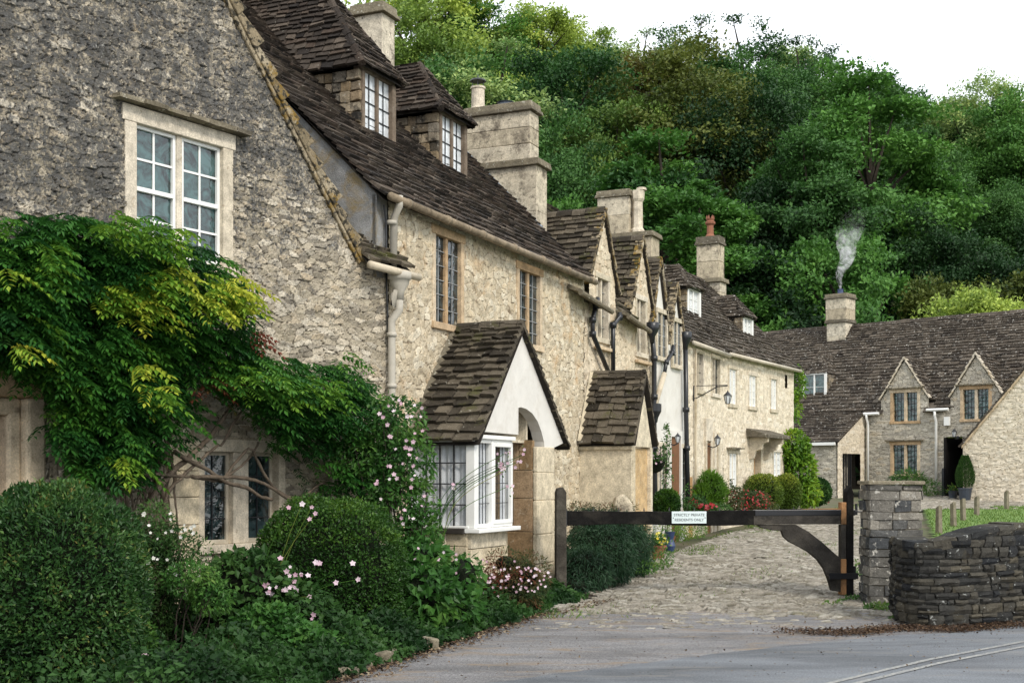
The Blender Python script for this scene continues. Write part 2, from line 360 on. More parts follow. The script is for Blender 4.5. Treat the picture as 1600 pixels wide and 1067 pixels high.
M['woodb'] = mat_plain('grey_bollard_wood', (.20, .175, .13), .9, .35, 9, .6, .01, stain=(.10, .09, .05), stain_r=(.5, .7))
M['gutterm'] = mat_plain('brown_stained_gutter', (.24, .19, .13), .6, .35, 8, .3, stain=(.07, .055, .035), stain_r=(.45, .65))
M['cheek'] = mat_rnd('rough_cheek_stone', [(.10, .085, .065), (.24, .18, .11), (.30, .25, .18), (.14, .13, .115), (.34, .25, .15)], lich=(.40, .38, .33), lich_r=(.62, .68), moss=(.03, .028, .025), moss_r=(.52, .62), bs=1)
M['framew'] = mat_plain('grey_brown_frame_wood', (.15, .115, .085), .8, .4, 8, .4, stain=(.3, .26, .21), stain_r=(.5, .7))
M['gutterw'] = mat_plain('cream_gutter_paint', (.50, .45, .36), .5, .2, 8, .1, stain=(.3, .25, .18), stain_r=(.5, .75))
M['woodp'] = mat_plain('brown_grey_post_oak', (.085, .076, .062), .85, .5, 7, .9, .015, stain=(.03, .026, .022), stain_r=(.45, .65), spec=.08)
# ---------------- the ground ----------------
def sheet(name, xs, ys, zoff, mat, keep=None, zf=None, kind='structure', smooth=True):
    X, Y = np.meshgrid(xs, ys); Z = gzv(Y)+zoff
    if zf is not None: Z = Z+zf(X, Y)
    idx = np.arange(X.size).reshape(X.shape)
    q = np.stack([idx[:-1, :-1], idx[:-1, 1:], idx[1:, 1:], idx[1:, :-1]], -1)
    cx = (X[:-1, :-1]+X[1:, 1:])/2; cy = (Y[:-1, :-1]+Y[1:, 1:])/2
    q = q[keep(cx, cy)] if keep else q.reshape(-1, 4)
    used, inv = np.unique(q, return_inverse=True)
    o = np_obj(name, np.stack([X, Y, Z], -1).reshape(-1, 3)[used], inv.reshape(-1, 4), mat, smooth=smooth)
    o['kind'] = kind; return o
def spread(a, b, n): return np.linspace(a, b, n)
m, n, b = new_mat('earth_and_grass')
n.links.new(mixc(n, ramp(n, noise(n, .8, 6, .7), [(.4, 0.), (.6, 1.)]), (.055, .075, .02), (.10, .085, .05)), b.inputs['Base Color'])
b.inputs['Roughness'].default_value = .95; M['ground'] = m
gx = np.concatenate([spread(-420, -40, 9), spread(-38, 60, 50), spread(62, 420, 9)])
gy = np.concatenate([spread(-200, 4, 8), spread(5, 60, 56), spread(62, 500, 10)])
sheet('ground', gx, gy, -.06, M['ground'])

# cobbled private lane: real stones between the cottages, rising gently from the gate
def lane_left(y): return np.where(y < 16.4, -1.6+(y-9.5)*.29, np.where(y < 30, -8.5+.45*y+.80, -11.2+.5625*y))
def lane_right(y): return np.where(y < 16.0, 4.9, np.where(y < 26, 4.7+(y-16)*.30, np.where(y < 36, 7.7+(y-26)*.30, 30)))
def cobbles(name, y0, y1, cell, x0, x1):
    xs = np.arange(x0, x1, cell*1.3); ys = np.arange(y0, y1+cell*.5, cell)
    X, Y = np.meshgrid(xs, ys)
    wx = (vnoise(X*1.7, Y*1.7, 3)-.5)*.3; wy = (vnoise(X*1.5+7, Y*1.5, 4)-.5)*.3
    e, h1, h2, tx = voro((X+wx)/.16, (Y+wy)/.115, .95, 21)
    prof = np.clip(e/.20, 0, 1); prof = prof*(2-prof)
    Z = gzv(Y)+.042*(prof*(.40+.9*h1+1.3*tx)-.5)+.014*(vnoise(X*22, Y*22, 9)-.5)+.05*(vnoise(X*.7, Y*.7, 12)-.5)+.03*(h2-.5)*prof
    wear = np.clip((Y-14.55-.5*vnoise(X*1.1, Y*.3, 2)-np.clip(X-3, 0, 2)*-.4)/.7, 0, 1)       # stones peter out into the tarmac
    Z = Z-.05*(1-wear)
    idx = np.arange(X.size).reshape(X.shape)
    q = np.stack([idx[:-1, :-1], idx[:-1, 1:], idx[1:, 1:], idx[1:, :-1]], -1)
    cx = (X[:-1, :-1]+X[1:, 1:])/2; cy = (Y[:-1, :-1]+Y[1:, 1:])/2
    q = q[(cx > lane_left(cy)) & (cx < lane_right(cy))]
    used, inv = np.unique(q, return_inverse=True)
    col = np.stack([prof, h1, h2, np.ones_like(h1)], -1).reshape(-1, 4)[used]
    return np.stack([X, Y, Z], -1).reshape(-1, 3)[used], inv.reshape(-1, 4), col
V1, F1_, c1 = cobbles('a', 13.6, 22, .032, -1.6, 8)
V2, F2_, c2 = cobbles('b', 22, 46, .075, -1, 20)
o = np_obj('cobbled_lane', np.concatenate([V1, V2]), np.concatenate([F1_, F2_+len(V1)]), M['cobble'], attrs={'st': ('FLOAT_COLOR', np.concatenate([c1, c2]))}, smooth=False)
o['kind'] = 'structure'

# tarmac: rough worn apron in front of the lane, smoother carriageway curving away to the right
def tarmac(name, c1_, c2_, c3_, sc, scar):
    m, n, b = new_mat(name)
    g = mixc(n, ramp(n, noise(n, 62, 6, .9), [(.43, 0.), (.58, 1.)]), c1_, c2_)
    mp = N(n, 'ShaderNodeMapping'); mp.inputs['Scale'].default_value = (.45, 1.6, 1); mp.inputs['Rotation'].default_value = (0, 0, -.16)
    n.links.new(pos(n), mp.inputs[0])
    big = noise(n, sc, 7, .68, vec=mp.outputs[0], dist=.4)
    g = mixc(n, 1, g, ramp(n, big, [(.3, .5), (.5, 1.), (.68, 1.35)]), 'MULTIPLY')
    g = mixc(n, mathn(n, 'MULTIPLY', mapr(n, noise(n, sc*1.4, 8, .75, vec=mp.outputs[0], dist=.6), .53, .62), scar), g, c3_)
    n.links.new(g, b.inputs['Base Color']); b.inputs['Roughness'].default_value = .78; b.inputs['Specular IOR Level'].default_value = .35
    bump(n, b, mathn(n, 'ADD', noise(n, 200, 3, .8), mathn(n, 'MULTIPLY', noise(n, 14, 5, .7), 1.6)), .8, .012)
    return m
M['apron'] = tarmac('worn_apron_tarmac', (.09, .09, .095), (.30, .29, .285), (.25, .19, .13), 1.5, .9)
M['road'] = tarmac('carriageway_tarmac', (.10, .11, .125), (.22, .235, .25), (.27, .25, .22), .8, .45)
def road_edge(x): return np.interp(x, [-40, -12, -1.5, 0, 1.3, 2.7, 4, 5.74, 8, 20, 60], [-40, -4, 9., 10.2, 11.3, 12.35, 13.0, 13.75, 14.9, 20, 38])       # the carriageway's far edge
sheet('forecourt', spread(-40, 30, 500), spread(-12, 15.6, 240), -.012, M['apron'],
      keep=lambda x, y: (y > road_edge(x)-.45) & (x > np.where(y > 9, -1.55+(y-9.5)*.33-.6, -40)) & (x < 9),
      zf=lambda x, y: .006*(vnoise(x*.9, y*1.6, 3)-.5))
xs_ = np.concatenate([spread(-40, -3.2, 60), spread(-3, 8, 300), spread(8.2, 60, 80)]); ts = np.linspace(0, 1, 60)**.5
Xr, Tr = np.meshgrid(xs_, ts); ed = road_edge(Xr)+.30*(vnoise(Xr*1.1, Xr*0, 5)-.5)+.08*(vnoise(Xr*6, Xr*0, 6)-.5); Yr = -14*(1-Tr)+ed*Tr; Yr = np.where(ed < -14, ed-5*(1-Tr), Yr)
ix = np.arange(Xr.size).reshape(Xr.shape); o = np_obj('road', np.stack([Xr, Yr, Yr*0+.001], -1).reshape(-1, 3), np.stack([ix[:-1, :-1], ix[:-1, 1:], ix[1:, 1:], ix[1:, :-1]], -1).reshape(-1, 4), M['road'], smooth=True); o['kind'] = 'structure'
# double line following the carriageway
mb = MB()
def line_pt(x, k): return Vector((x, float(np.interp(x, [1, 2.48, 3.65, 4.96, 6.5, 9, 14], [8.3, 9.94, 11.2, 12.42, 13.5, 14.9, 17.4]))-k*.23, .007))
for k in (0, 1):
    for i in range(90):
        x0 = 1.4+i*.12; a, b_ = line_pt(x0, k), line_pt(x0+.12, k); wv = Vector((-.02, .060, 0))
        mb.add([a-wv/2, b_-wv/2, b_+wv/2, a+wv/2], [(0, 1, 2, 3)], 0, .5)
m, n, b = new_mat('worn_line_paint')
n.links.new(mixc(n, ramp(n, noise(n, 35, 5, .7), [(.38, 0.), (.55, 1.)]), (.36, .355, .31), (.17, .175, .18)), b.inputs['Base Color']); M['paint'] = m
o = mb.build('road_line', M['paint']); o['kind'] = 'structure'

# lawn behind the low wall
m, n, b = new_mat('lawn_green')
n.links.new(mixc(n, ramp(n, noise(n, 3, 6, .7), [(.35, 0.), (.65, 1.)]), (.09, .17, .03), (.15, .24, .05)), b.inputs['Base Color'])
b.inputs['Roughness'].default_value = .9; bump(n, b, noise(n, 60, 3), .8, .03); M['lawn'] = m
def lawn_in(x, y): return (y > 15.5) & (x > 5.6+(y-16)*.30) & (x > 6.0) & (y < 37.6) & ((y < 36.2) | (x > 14))
sheet('lawn', spread(5, 26, 120), spread(15.5, 38, 130), -.03, M['lawn'], keep=lawn_in, zf=lambda x, y: .05)
def blades(name, P, h, wd, mat, rnd, lean=.5, kind='stuff', parent=None, seed=3):
    r = np.random.RandomState(seed); k = len(P); a = r.rand(k)*6.283; l = r.rand(k)*6.283
    h = h*(.5+r.rand(k)); wv = np.stack([np.cos(a), np.sin(a), a*0], -1)*wd*.5
    tip = P+np.stack([np.cos(l)*lean*h, np.sin(l)*lean*h, h], -1); mid = (P+tip)/2+np.stack([P[:, 0]*0, P[:, 0]*0, h*.12], -1)
    V = np.stack([P-wv, P+wv, mid+wv*.8, tip, mid-wv*.8], 1).reshape(-1, 3)
    b0 = np.arange(k)*5; F = np.stack([b0, b0+1, b0+2, b0+4], -1); F2 = np.stack([b0+4, b0+2, b0+3, b0+3], -1)
    F = F; T = np.stack([b0+4, b0+2, b0+3], -1)
    tri = np.concatenate([np.stack([b0, b0+1, b0+2], -1), np.stack([b0, b0+2, b0+4], -1), T])
    o = np_obj(name, V, tri, mat, parent, attrs={'rnd': ('FLOAT', np.repeat(rnd, 5))})
    if kind and parent is None: o['kind'] = kind
    return o
M['grass'] = mat_leaf('grass_blades', [(.05, .11, .02), (.10, .18, .03), (.16, .24, .06), (.22, .22, .09)], .3, .6)
r = np.random.RandomState(5)
P = np.stack([5+21*r.rand(60000), 15.5+22.5*r.rand(60000)**.8, np.zeros(60000)], -1); P = P[lawn_in(P[:, 0], P[:, 1])]; P[:, 2] = gzv(P[:, 1])+.01
blades('grass', P, .05, .02, M['grass'], r.rand(len(P))*.8)
# grass and moss growing between the cobbles, thickest along the edges and in two streaks
P = np.stack([-1+13*r.rand(240000), 14.6+26*r.rand(240000)**1.5, np.zeros(240000)], -1)
ll = lane_left(P[:, 1]); lr = lane_right(P[:, 1]); dl = P[:, 0]-ll; dr = lr-P[:, 0]
den = .9*np.exp(-(dl/.30)**2)+.25*np.exp(-(dl/.9)**2)+1.3*np.exp(-((dl-.3)/.5)**2)*(P[:, 1] > 19.5)*(P[:, 1] < 33)+.8*np.exp(-(dr/.3)**2)+.25*np.exp(-((dl-2.6)/.35)**2)*(P[:, 1] > 17)
den += np.exp(-(((P[:, 0]-(at(560*2-40, 700, 22).x))/1.0)**2+((P[:, 1]-22)/2.6)**2))*.0
patch = vnoise(P[:, 0]*1.3, P[:, 1]*.9, 31); ok = (dl > -.25) & (dr > -.2) & (r.rand(len(P)) < den*np.clip((patch-.33)*2.6, 0, 1)*.8)
P = P[ok]; P[:, 2] = gzv(P[:, 1])-.015
blades('lane_grass', P, .045, .014, M['grass'], r.rand(len(P)), lean=.9)

# ---------------- roof slates ----------------
def tiles(mb, P0, a, b, Lb, ext, course=.12, wr=(.14, .32), th=.024, mat=0, jag=.018, deck=1, skip=None, d0=0.):
    a = Vector(a).normalized(); b = Vector(b).normalized(); c = a.cross(b).normalized()
    if c.z < 0: c = -c
    P0 = Vector(P0)
    if deck is not None:
        k = 6; yy_ = [d0+(Lb-d0)*i/k for i in range(k+1)]; L = [(ext(t)[0], t) for t in yy_]; R_ = [(ext(t)[1], t) for t in yy_[::-1]]
        pts = [P0+a*x+b*y-c*.035 for x, y in L+R_]
        mb.add(pts, [tuple(range(len(pts)))], deck)
    y = 0; row = 0; sagk = random.random()*9
    while y < Lb-.02:
        ch = course*random.uniform(.85, 1.15)*(1.22-.42*y/Lb)
        a0, a1 = ext(min(Lb, y+ch*.5)); x = a0-random.uniform(0, .02)
        top = min(y+ch*1.7, Lb+.03)
        while x < a1-.015:
            wv = random.uniform(*wr)*(1.15-.35*y/Lb); x1 = min(x+wv, a1+random.uniform(0, .015))
            if a1-x1 < .06: x1 = a1
            if skip and skip((x+x1)/2, y): x = x1; continue
            t = th*random.uniform(.7, 1.5); lift = random.uniform(0, .010)
            sag = .012*math.sin(x*1.9+sagk)+.008*math.sin(x*4.3+row*.4)
            j0, j1 = random.uniform(-jag, jag), random.uniform(-jag, jag)
            g = random.uniform(.002, .008)
            p = lambda xx, yy, h: P0+a*xx+b*yy+c*(h+sag)
            e = th*.9
            mb.hexa([p(x+g, y+j0, lift+e-t*.3), p(x1-g, y+j1, lift+e-t*.3), p(x1-g, top, -.02), p(x+g, top, -.02),
                     p(x+g+random.uniform(0, .01), y+j0+random.uniform(0, .008), lift+e+t), p(x1-g-random.uniform(0, .01), y+j1+random.uniform(0, .008), lift+e+t), p(x1-g, top, .002), p(x+g, top, .002)], mat)
            x = x1
        y += ch; row += 1
def ridge(mb, A, B, w_=.13, h=.05, step=.42, mat=0):
    A = Vector(A); B = Vector(B); d = (B-A); L = d.length; d.normalize(); s = d.cross(Vector((0, 0, 1))).normalized(); up = s.cross(d)
    x = 0
    while x < L-.05:
        l = min(step*random.uniform(.8, 1.2), L-x); j = random.uniform(-.008, .008); hh = h*random.uniform(.85, 1.2)
        q = lambda t, o_, z: A+d*t+s*o_+up*(z+j)
        g = .006
        vs = []
        for t in (x+g, x+l-g):
            vs += [q(t, -w_, -w_*.75), q(t, -w_*.55, hh*.2), q(t, 0, hh), q(t, w_*.55, hh*.2), q(t, w_, -w_*.75), q(t, 0, -.10)]
        mb.add(vs, [tuple(range(5, -1, -1)), tuple(range(6, 12))]+[(i, (i+1) % 6, (i+1) % 6+6, i+6) for i in range(6)], mat)
        x += l
def verge(mb, A, B, out, w_=.14, th=.035, step=.16, mat=0, lean=.02):
    """row of ragged slate ends along a gable's rake"""
    A = Vector(A); B = Vector(B); d = B-A; L = d.length; d.normalize(); out = Vector(out).normalized(); up = out.cross(d).normalized()
    if up.z < 0: up = -up
    x = 0
    while x < L:
        l = step*random.uniform(.8, 1.25); o_ = random.uniform(-lean, lean); u_ = random.uniform(-.008, .012)
        p = lambda t, oo, z: A+d*t+out*(oo)+up*(z+u_)
        e = min(L+.03, x+l*1.15)
        mb.hexa([p(x, -w_, -.02), p(e, -w_, -.04), p(e, o_, -.04), p(x, o_, -.015), p(x, -w_, th), p(e, -w_, th*.2), p(e, o_, th*.2), p(x, o_, th)], mat)
        x += l
def blocks(mb, F, s0, s1, q, z0, z1, rows, wr, mat=0, th=.02, gap=.006, ends=True):
    """ashlar facing made of separate blocks"""
    z = z0; dz = (z1-z0)/rows
    for k in range(rows):
        x = s0; zz = z+dz*random.uniform(.9, 1.1) if k < rows-1 else z1
        while x < s1-.01:
            x1 = min(s1, x+random.uniform(*wr)); 
            if s1-x1 < .1: x1 = s1
            mb.box(F, x+gap/2, x1-gap/2, q-.06, q+th*random.uniform(.6, 1.2), z+gap/2, zz-gap/2, mat)
            x = x1
        z = zz

# ---------------- windows and doors ----------------
def window(F, s0, s1, z0, z1, parent, q=0, stone='dress', lights=2, bars=(2, 6), jw=.11, mw=.09, rec=.10, glass='glass', bar='leadbar', bw=.008, inner=None, hood=False, sill=True, name='window', lintel=.13, depth=.2, sash=False, barm=None):
    m = MB()
    m.box(F, s0-jw, s0, q-depth, q+.022, z0, z1, 0); m.box(F, s1, s1+jw, q-depth, q+.022, z0, z1, 0)
    m.box(F, s0-jw-.03, s1+jw+.03, q-depth, q+.028, z1, z1+lintel, 0)
    if sill: m.box(F, s0-jw-.02, s1+jw+.02, q-depth, q+.05, z0-.09, z0, 0)
    wl = (s1-s0-mw*(lights-1))/lights
    for i in range(1, lights): m.box(F, s0+i*wl+(i-1)*mw, s0+i*(wl+mw), q-rec-.04, q-.01, z0, z1, 0)
    o = m.build(name, M[stone], parent, bevel=.008)
    if hood:
        h = MB(); x = s0-jw-.15
        while x < s1+jw+.15:
            l = random.uniform(.2, .4); h.box(F, x, min(x+l, s1+jw+.15), q-.05, q+.14*random.uniform(.85, 1.1), z1+lintel+.004+random.uniform(0, .01), z1+lintel+.05, 0, jit=.006); x += l+.004
        h.build('hood_stone', M['cap'], o)
    for i in range(lights):
        g = MB(); l_ = MB(); fr = MB()
        a = s0+i*(wl+mw); b_ = a+wl
        if inner:
            t = .035
            fr.box(F, a, a+t, q-rec, q-rec+.04, z0, z1); fr.box(F, b_-t, b_, q-rec, q-rec+.04, z0, z1)
            fr.box(F, a+t, b_-t, q-rec, q-rec+.04, z0, z0+t*1.3); fr.box(F, a+t, b_-t, q-rec, q-rec+.04, z1-t, z1)
            if sash:
                zm = (z0+z1)/2; fr.box(F, a+t, b_-t, q-rec, q-rec+.05, zm-.022, zm+.022)
            a += t; b_ -= t; za, zb = z0+t*1.3, z1-t
        else: za, zb = z0, z1
        tl = random.uniform(-.012, .012)
        g.add([F.p(a, q-rec+.005+tl, za), F.p(b_, q-rec+.005-tl, za), F.p(b_, q-rec+.010-tl, zb), F.p(a, q-rec+.010+tl, zb)], [(0, 1, 2, 3)])
        for k in range(1, bars[0]):
            x = a+(b_-a)*k/bars[0]; l_.box(F, x-bw, x+bw, q-rec+.008, q-rec+.022, za, zb)
        for k in range(1, bars[1]):
            z = za+(zb-za)*k/bars[1]; l_.box(F, a, b_, q-rec+.009, q-rec+.024, z-bw, z+bw)
        g.build('pane', M[glass], o)
        if l_.v: l_.build('glazing_bar', M[barm or inner or bar], o)
        if fr.v: fr.build('casement', M[inner], o, bevel=.004)
    return o
def door(F, s0, s1, z0, z1, parent, q=0, mat='door', stone='dress', jw=.1, rec=.14, lintel=.13, planks=4):
    m = MB()
    m.box(F, s0-jw, s0, q-.2, q+.02, z0, z1); m.box(F, s1, s1+jw, q-.2, q+.02, z0, z1); m.box(F, s0-jw, s1+jw, q-.2, q+.025, z1, z1+lintel)
    fr = m.build('door_frame', M[stone], parent, bevel=.006)
    d = MB(); wp = (s1-s0)/planks
    for i in range(planks): d.box(F, s0+i*wp+.003, s0+(i+1)*wp-.003, q-rec-.04, q-rec, z0, z1)
    o = d.build('door', M[mat], parent, bevel=.004)
    h = MB(); h.box(F, s1-.10, s1-.06, q-rec, q-rec+.05, (z0+z1)/2-.02, (z0+z1)/2+.02); h.build('door_handle', M['black'], o)
    return o
def hole(F, s0, s1, z0, z1, jw=.11, lintel=.13, t=.02): return (s0-jw+t, s1+jw-t, z0-.07, z1+lintel-t)

# ---------------- wall frames ----------------
YC = 15.55; T = Frame(-8.5+.45*YC, YC, .45, 1)               # the terrace's street wall
L = Frame(-8.5+.45*YC, YC, .675, 1)                          # the gabled cottage's front wall, s is negative to the left
T2 = Frame(4.91, 29.8, .5625, 1)                             # the far end of the terrace after the bend
FF = Frame(13.5, 45, .743, -.669)                            # the cottages across the end of the lane
def back(F, p, s, z): return F.p(s, -p, z)

# =============== 1: gabled cottage on the left ===============
G = thing('stone_cottage', 'gabled cottage of dark lichened rubble at the left, white sash window above wisteria', 'cottage', L.p(-5, 0, 0))
apS, apZ = -5.0, 4.3+(5.0-.66)*1.157
def under_gable(s, z): return (z < np.minimum(4.3+(-.66-s)*1.157, 4.3+(s+9.34)*1.157)+.02) | ((s > -.66) & (z < 4.28))
wa0, wz1 = L.sz(214, 196); wb0, wz0_ = L.sz(347, 418)       # upper sash window opening
up_s0, up_s1, up_z0, up_z1 = L.su(212), L.su(347), 3.78, 5.02
lo_s0, lo_s1, lo_z0, lo_z1 = L.su(318), L.su(434), .90, 1.86
dl_s0, dl_s1 = L.su(-60), L.su(18)
holes = [hole(L, up_s0, up_s1, up_z0, up_z1, .14, .16), hole(L, lo_s0, lo_s1, lo_z0, lo_z1), (dl_s0-.3, dl_s1+.3, -.1, 2.55)]
def keepL(s, z): return under_gable(s, z) & ~((s > -.66) & (z > 4.3))
wall_grid('wall', L, -5.8, .0, -.1, 7.9, .0135, .155, .064, .95, .021, M['gable'], G, holes, keepL, seed=3, rough=.013)
wall_grid('wall', L, -9.3, -5.8, -.1, 9.35, .05, .175, .072, 1.0, .02, M['gable'], G, holes, keepL, seed=3)
wall_grid('wall', L, -5.8, -3.7, 7.9, 9.35, .05, .175, .072, 1.0, .02, M['gable'], G, holes, keepL, seed=3)
m = MB()                                                     # other walls
m.add([L.p(-9.3, 0, 0), L.p(-9.3, -8, 0), L.p(-9.3, -8, 4.3), L.p(-9.3, 0, 4.3)], [(0, 1, 2, 3)])
m.add([L.p(-9.3, -8, 0), L.p(-.6, -8, 0), L.p(-.6, -8, 4.3), L.p(-5, -8, 9.3), L.p(-9.3, -8, 4.3)], [(0, 1, 2, 3, 4)])
m.build('rear_wall', M['gable'], G)
m = MB()
bR = (L.d3()*-1+Vector((0, 0, 1.157))).normalized(); bL = (L.d3()+Vector((0, 0, 1.157))).normalized(); slen = math.hypot(4.34, 4.34*1.157)
tiles(m, L.p(-9.34, .05, 4.3), -L.o3(), bL, slen, lambda y: (0, 8), .2, (.25, .5))
m.add([L.p(-.66, -.1, 4.27), L.p(-.66, -8, 4.27), L.p(apS, -8, apZ-.03), L.p(apS, -.1, apZ-.03)], [(0, 1, 2, 3)], 1)
m.build('roof', [M['slate'], M['deck']], G)
# stepped verge stones on the rake
m = MB(); A = L.p(-.52, 0, 4.14); B = L.p(apS, 0, apZ+.0); d = (B-A).normalized(); nrm = d.cross(L.o3()).normalized()
if nrm.z < 0: nrm = -nrm
x = 0; Lr = (B-A).length
while x < Lr:
    l = random.uniform(.16, .46); h = random.uniform(.07, .15)
    p = lambda t, q, z: A+d*t+L.o3()*q+nrm*z
    m.hexa([p(x, -.22, -.02), p(x+l*1.05, -.22, -.02), p(x+l*1.05, .05, -.02), p(x, .07, -.02), p(x, -.22, h+.03), p(x+l*1.05, -.22, h*.5), p(x+l*1.05, .06, h*.45), p(x, .075, h+.025)], 0)
    x += l
m.hexa([A+d*0+L.o3()*.0+nrm*-.07, B+nrm*-.07, B+L.o3()*.045+nrm*-.07, A+L.o3()*.045+nrm*-.07, A+nrm*-.022, B+nrm*-.022, B+L.o3()*.045+nrm*-.022, A+L.o3()*.045+nrm*-.022], 0, .6)
m.build('verge_stone', [M['coping'], M['dress']], G, bevel=.012)
# small pent roof and gutter at the foot of the rake
m = MB(); bb = (-L.o3()+Vector((0, 0, .95))).normalized()
tiles(m, L.p(-.60, .20, 4.12), L.d3(), bb, .52, lambda y: (0.02+.05*y, .86-.3*y), .10, (.10, .22), .03)
pent = m.build('pent_roof', [M['slate2'], M['deck']], G)
m = MB(); m.tube([L.p(-.63, .24, 4.07), L.p(.30, .24, 4.04)], .046, 0, 10)
m.build('gutter', M['creamp'], G, smooth=True)
# windows
wU = window(L, up_s0, up_s1, up_z0, up_z1, G, stone='dress', bars=(2, 4), jw=.14, mw=.07, rec=.07, glass='glassg', inner='white', bw=.011, hood=True, lintel=.16, sash=True)
wLo = window(L, lo_s0, lo_s1, lo_z0, lo_z1, G, stone='dress', bars=(2, 4), jw=.10, mw=.22, rec=.12, glass='glass', inner='gutterw', bw=.005, barm='leadbar')
m = MB(); blocks(m, L, L.su(258), lo_s0-.09, .02, 0, 1.95, 7, (.4, .5), 0, .03)
m.build('quoin', M['ashlar'], G, bevel=.01)
m = MB()                                                     # moulded stone doorway, mostly behind the hedge
m.box(L, dl_s1, dl_s1+.14, -.25, -.05, 0, 2.25); m.box(L, dl_s1+.14, dl_s1+.34, -.25, .03, 0, 2.3)
m.box(L, dl_s0-.3, dl_s0, -.25, .03, 0, 2.3); m.box(L, dl_s0-.3, dl_s1+.34, -.25, .03, 2.3, 2.55)
m.box(L, dl_s0, dl_s1+.14, -.25, -.05, 2.14, 2.3)
df = m.build('door_surround', M['dress_o'], G, bevel=.03)
m = MB(); m.add([L.p(dl_s0, -.2, 0), L.p(dl_s1, -.2, 0), L.p(dl_s1, -.2, 2.2), L.p(dl_s0, -.2, 2.2)], [(0, 1, 2, 3)]); m.build('door', M['door'], G)

# =============== 2: cottage with two hipped dormers ===============
CA = thing('stone_cottage', 'cream rubble cottage with two hipped dormers, leaded windows and the white porch', 'cottage', T.p(3.3, 0, 0))
E1, S1 = 5.02, 6.6
w1 = (T.su(676), T.su(722), 3.62, 4.76); w2 = (T.su(808), T.su(845), 3.62, 4.70)
wins1 = []
for a, b_, c_, d_ in (w1, w2): wins1.append((a+.06, b_-.06, c_, d_))
por_s0, por_sr = (16.0-YC)*1.0966, (18.55-YC)*1.0966
wall_grid('wall', T, .0, S1, -.05, 5.05, .0150, .125, .092, 1.0, .016, M['rub1'], CA,
          [hole(T, *w, jw=.09) for w in wins1]+[(1.75, 2.55, -.1, 2.02)], seed=17, round_=.13)
m = MB()
m.add([T.p(-.28, 0, 4.2), T.p(-.28, -4.0, 4.2), T.p(-.28, -3.7, 8.6), T.p(-.28, 0, 4.98)], [(0, 1, 2, 3)])       # grey cement end wall above the neighbour's rake
m.box(T, -.28, .0, -.06, -.015, 4.0, 4.98)
m.build('end_wall', M['render_g'], CA)
m = MB(); m.add([T.p(0, -7.4, 0), T.p(S1, -7.4, 0), T.p(S1, -7.4, 5), T.p(0, -7.4, 5)], [(0, 1, 2, 3)])
m.add([T.p(S1, 0, 3), T.p(S1, -9.2, 3), T.p(S1, -9.2, 5), T.p(S1, -4.6, 9.6), T.p(S1, 0, 5)], [(0, 1, 2, 3, 4)]); m.build('rear_wall', M['rub1'], CA)
m = MB(); b45 = (-T.o3()+Vector((0, 0, 1))).normalized()
def ext1(y):
    p = y*.7071-.14
    return ((-.34 if p < 1.45 else -.34-(p-1.45)*1.5), S1+.02)
tiles(m, T.p(0, .14, E1-.10), T.d3(), b45, 6.7, ext1, .115, (.12, .30), .026)
tiles(m, T.p(0, -9.3, E1-.10), T.d3(), (T.o3()+Vector((0, 0, 1))).normalized(), 6.7, lambda y: (-.3, S1), .3, (.3, .6))
ridge(m, T.p(-3.5, -4.6, 9.66), T.p(S1, -4.6, 9.66))
m.build('roof', [M['slate'], M['deck']], CA)
for a, b_, c_, d_ in wins1: window(T, a, b_, c_, d_, CA, stone='dress_o', bars=(2, 6), jw=.09, mw=.07, rec=.055, glass='glass', bar='leadlit', bw=.004, lintel=.12)
# gutter, hopper and downpipe
m = MB(); m.tube([T.p(-.30, .20, 4.93), T.p(3, .20, 4.90), T.p(S1+.05, .20, 4.87)], .050, 0, 10)
for k in range(7): s = .1+k*1.05; m.tube([T.p(s, .20, 4.925-.007*s), T.p(s+.07, .20, 4.925-.007*s)], .060, 0, 10)
g = m.build('gutter', M['gutterm'], CA, smooth=True)
m = MB(); P_ = lambda u, v, q: T.p(*(lambda t: (t[0], q, t[1]))(T.sz(u, v, q)))
m.tube([P_(624, 306, .2), P_(624, 322, .2), P_(616, 340, .09), P_(614, 430, .09)], .045, 0, 10)
m.tube([P_(614, 458, .10), P_(614, 478, .10), P_(626, 430, .2)], .045, 0, 8)
hp = P_(624, 430, .17)
m.lathe(hp+Vector((0, 0, -.30)), [(.05, 0), (.06, .10), (.115, .19), (.12, .24), (.145, .25), (.145, .33)], 0, 12)
m.tube([hp+Vector((0, 0, -.28)), hp+Vector((0, 0, -.42)), P_(612, 500, .08), P_(612, 520, .08), P_(612, 760, .08), P_(612, 880, .08)], .048, 0, 10)
for v in (345, 520, 600, 690): m.tube([P_(612, v, .08), P_(612, v+6, .08)], .062, 0, 10)
m.build('downpipe', M['pipe'], CA, smooth=True)
m = MB(); m.tube([P_(600, 320, .03), P_(603, 345, .03), P_(604, 440, .03), P_(607, 560, .03)], .012, 0, 6); m.build('cable', M['black'], CA)
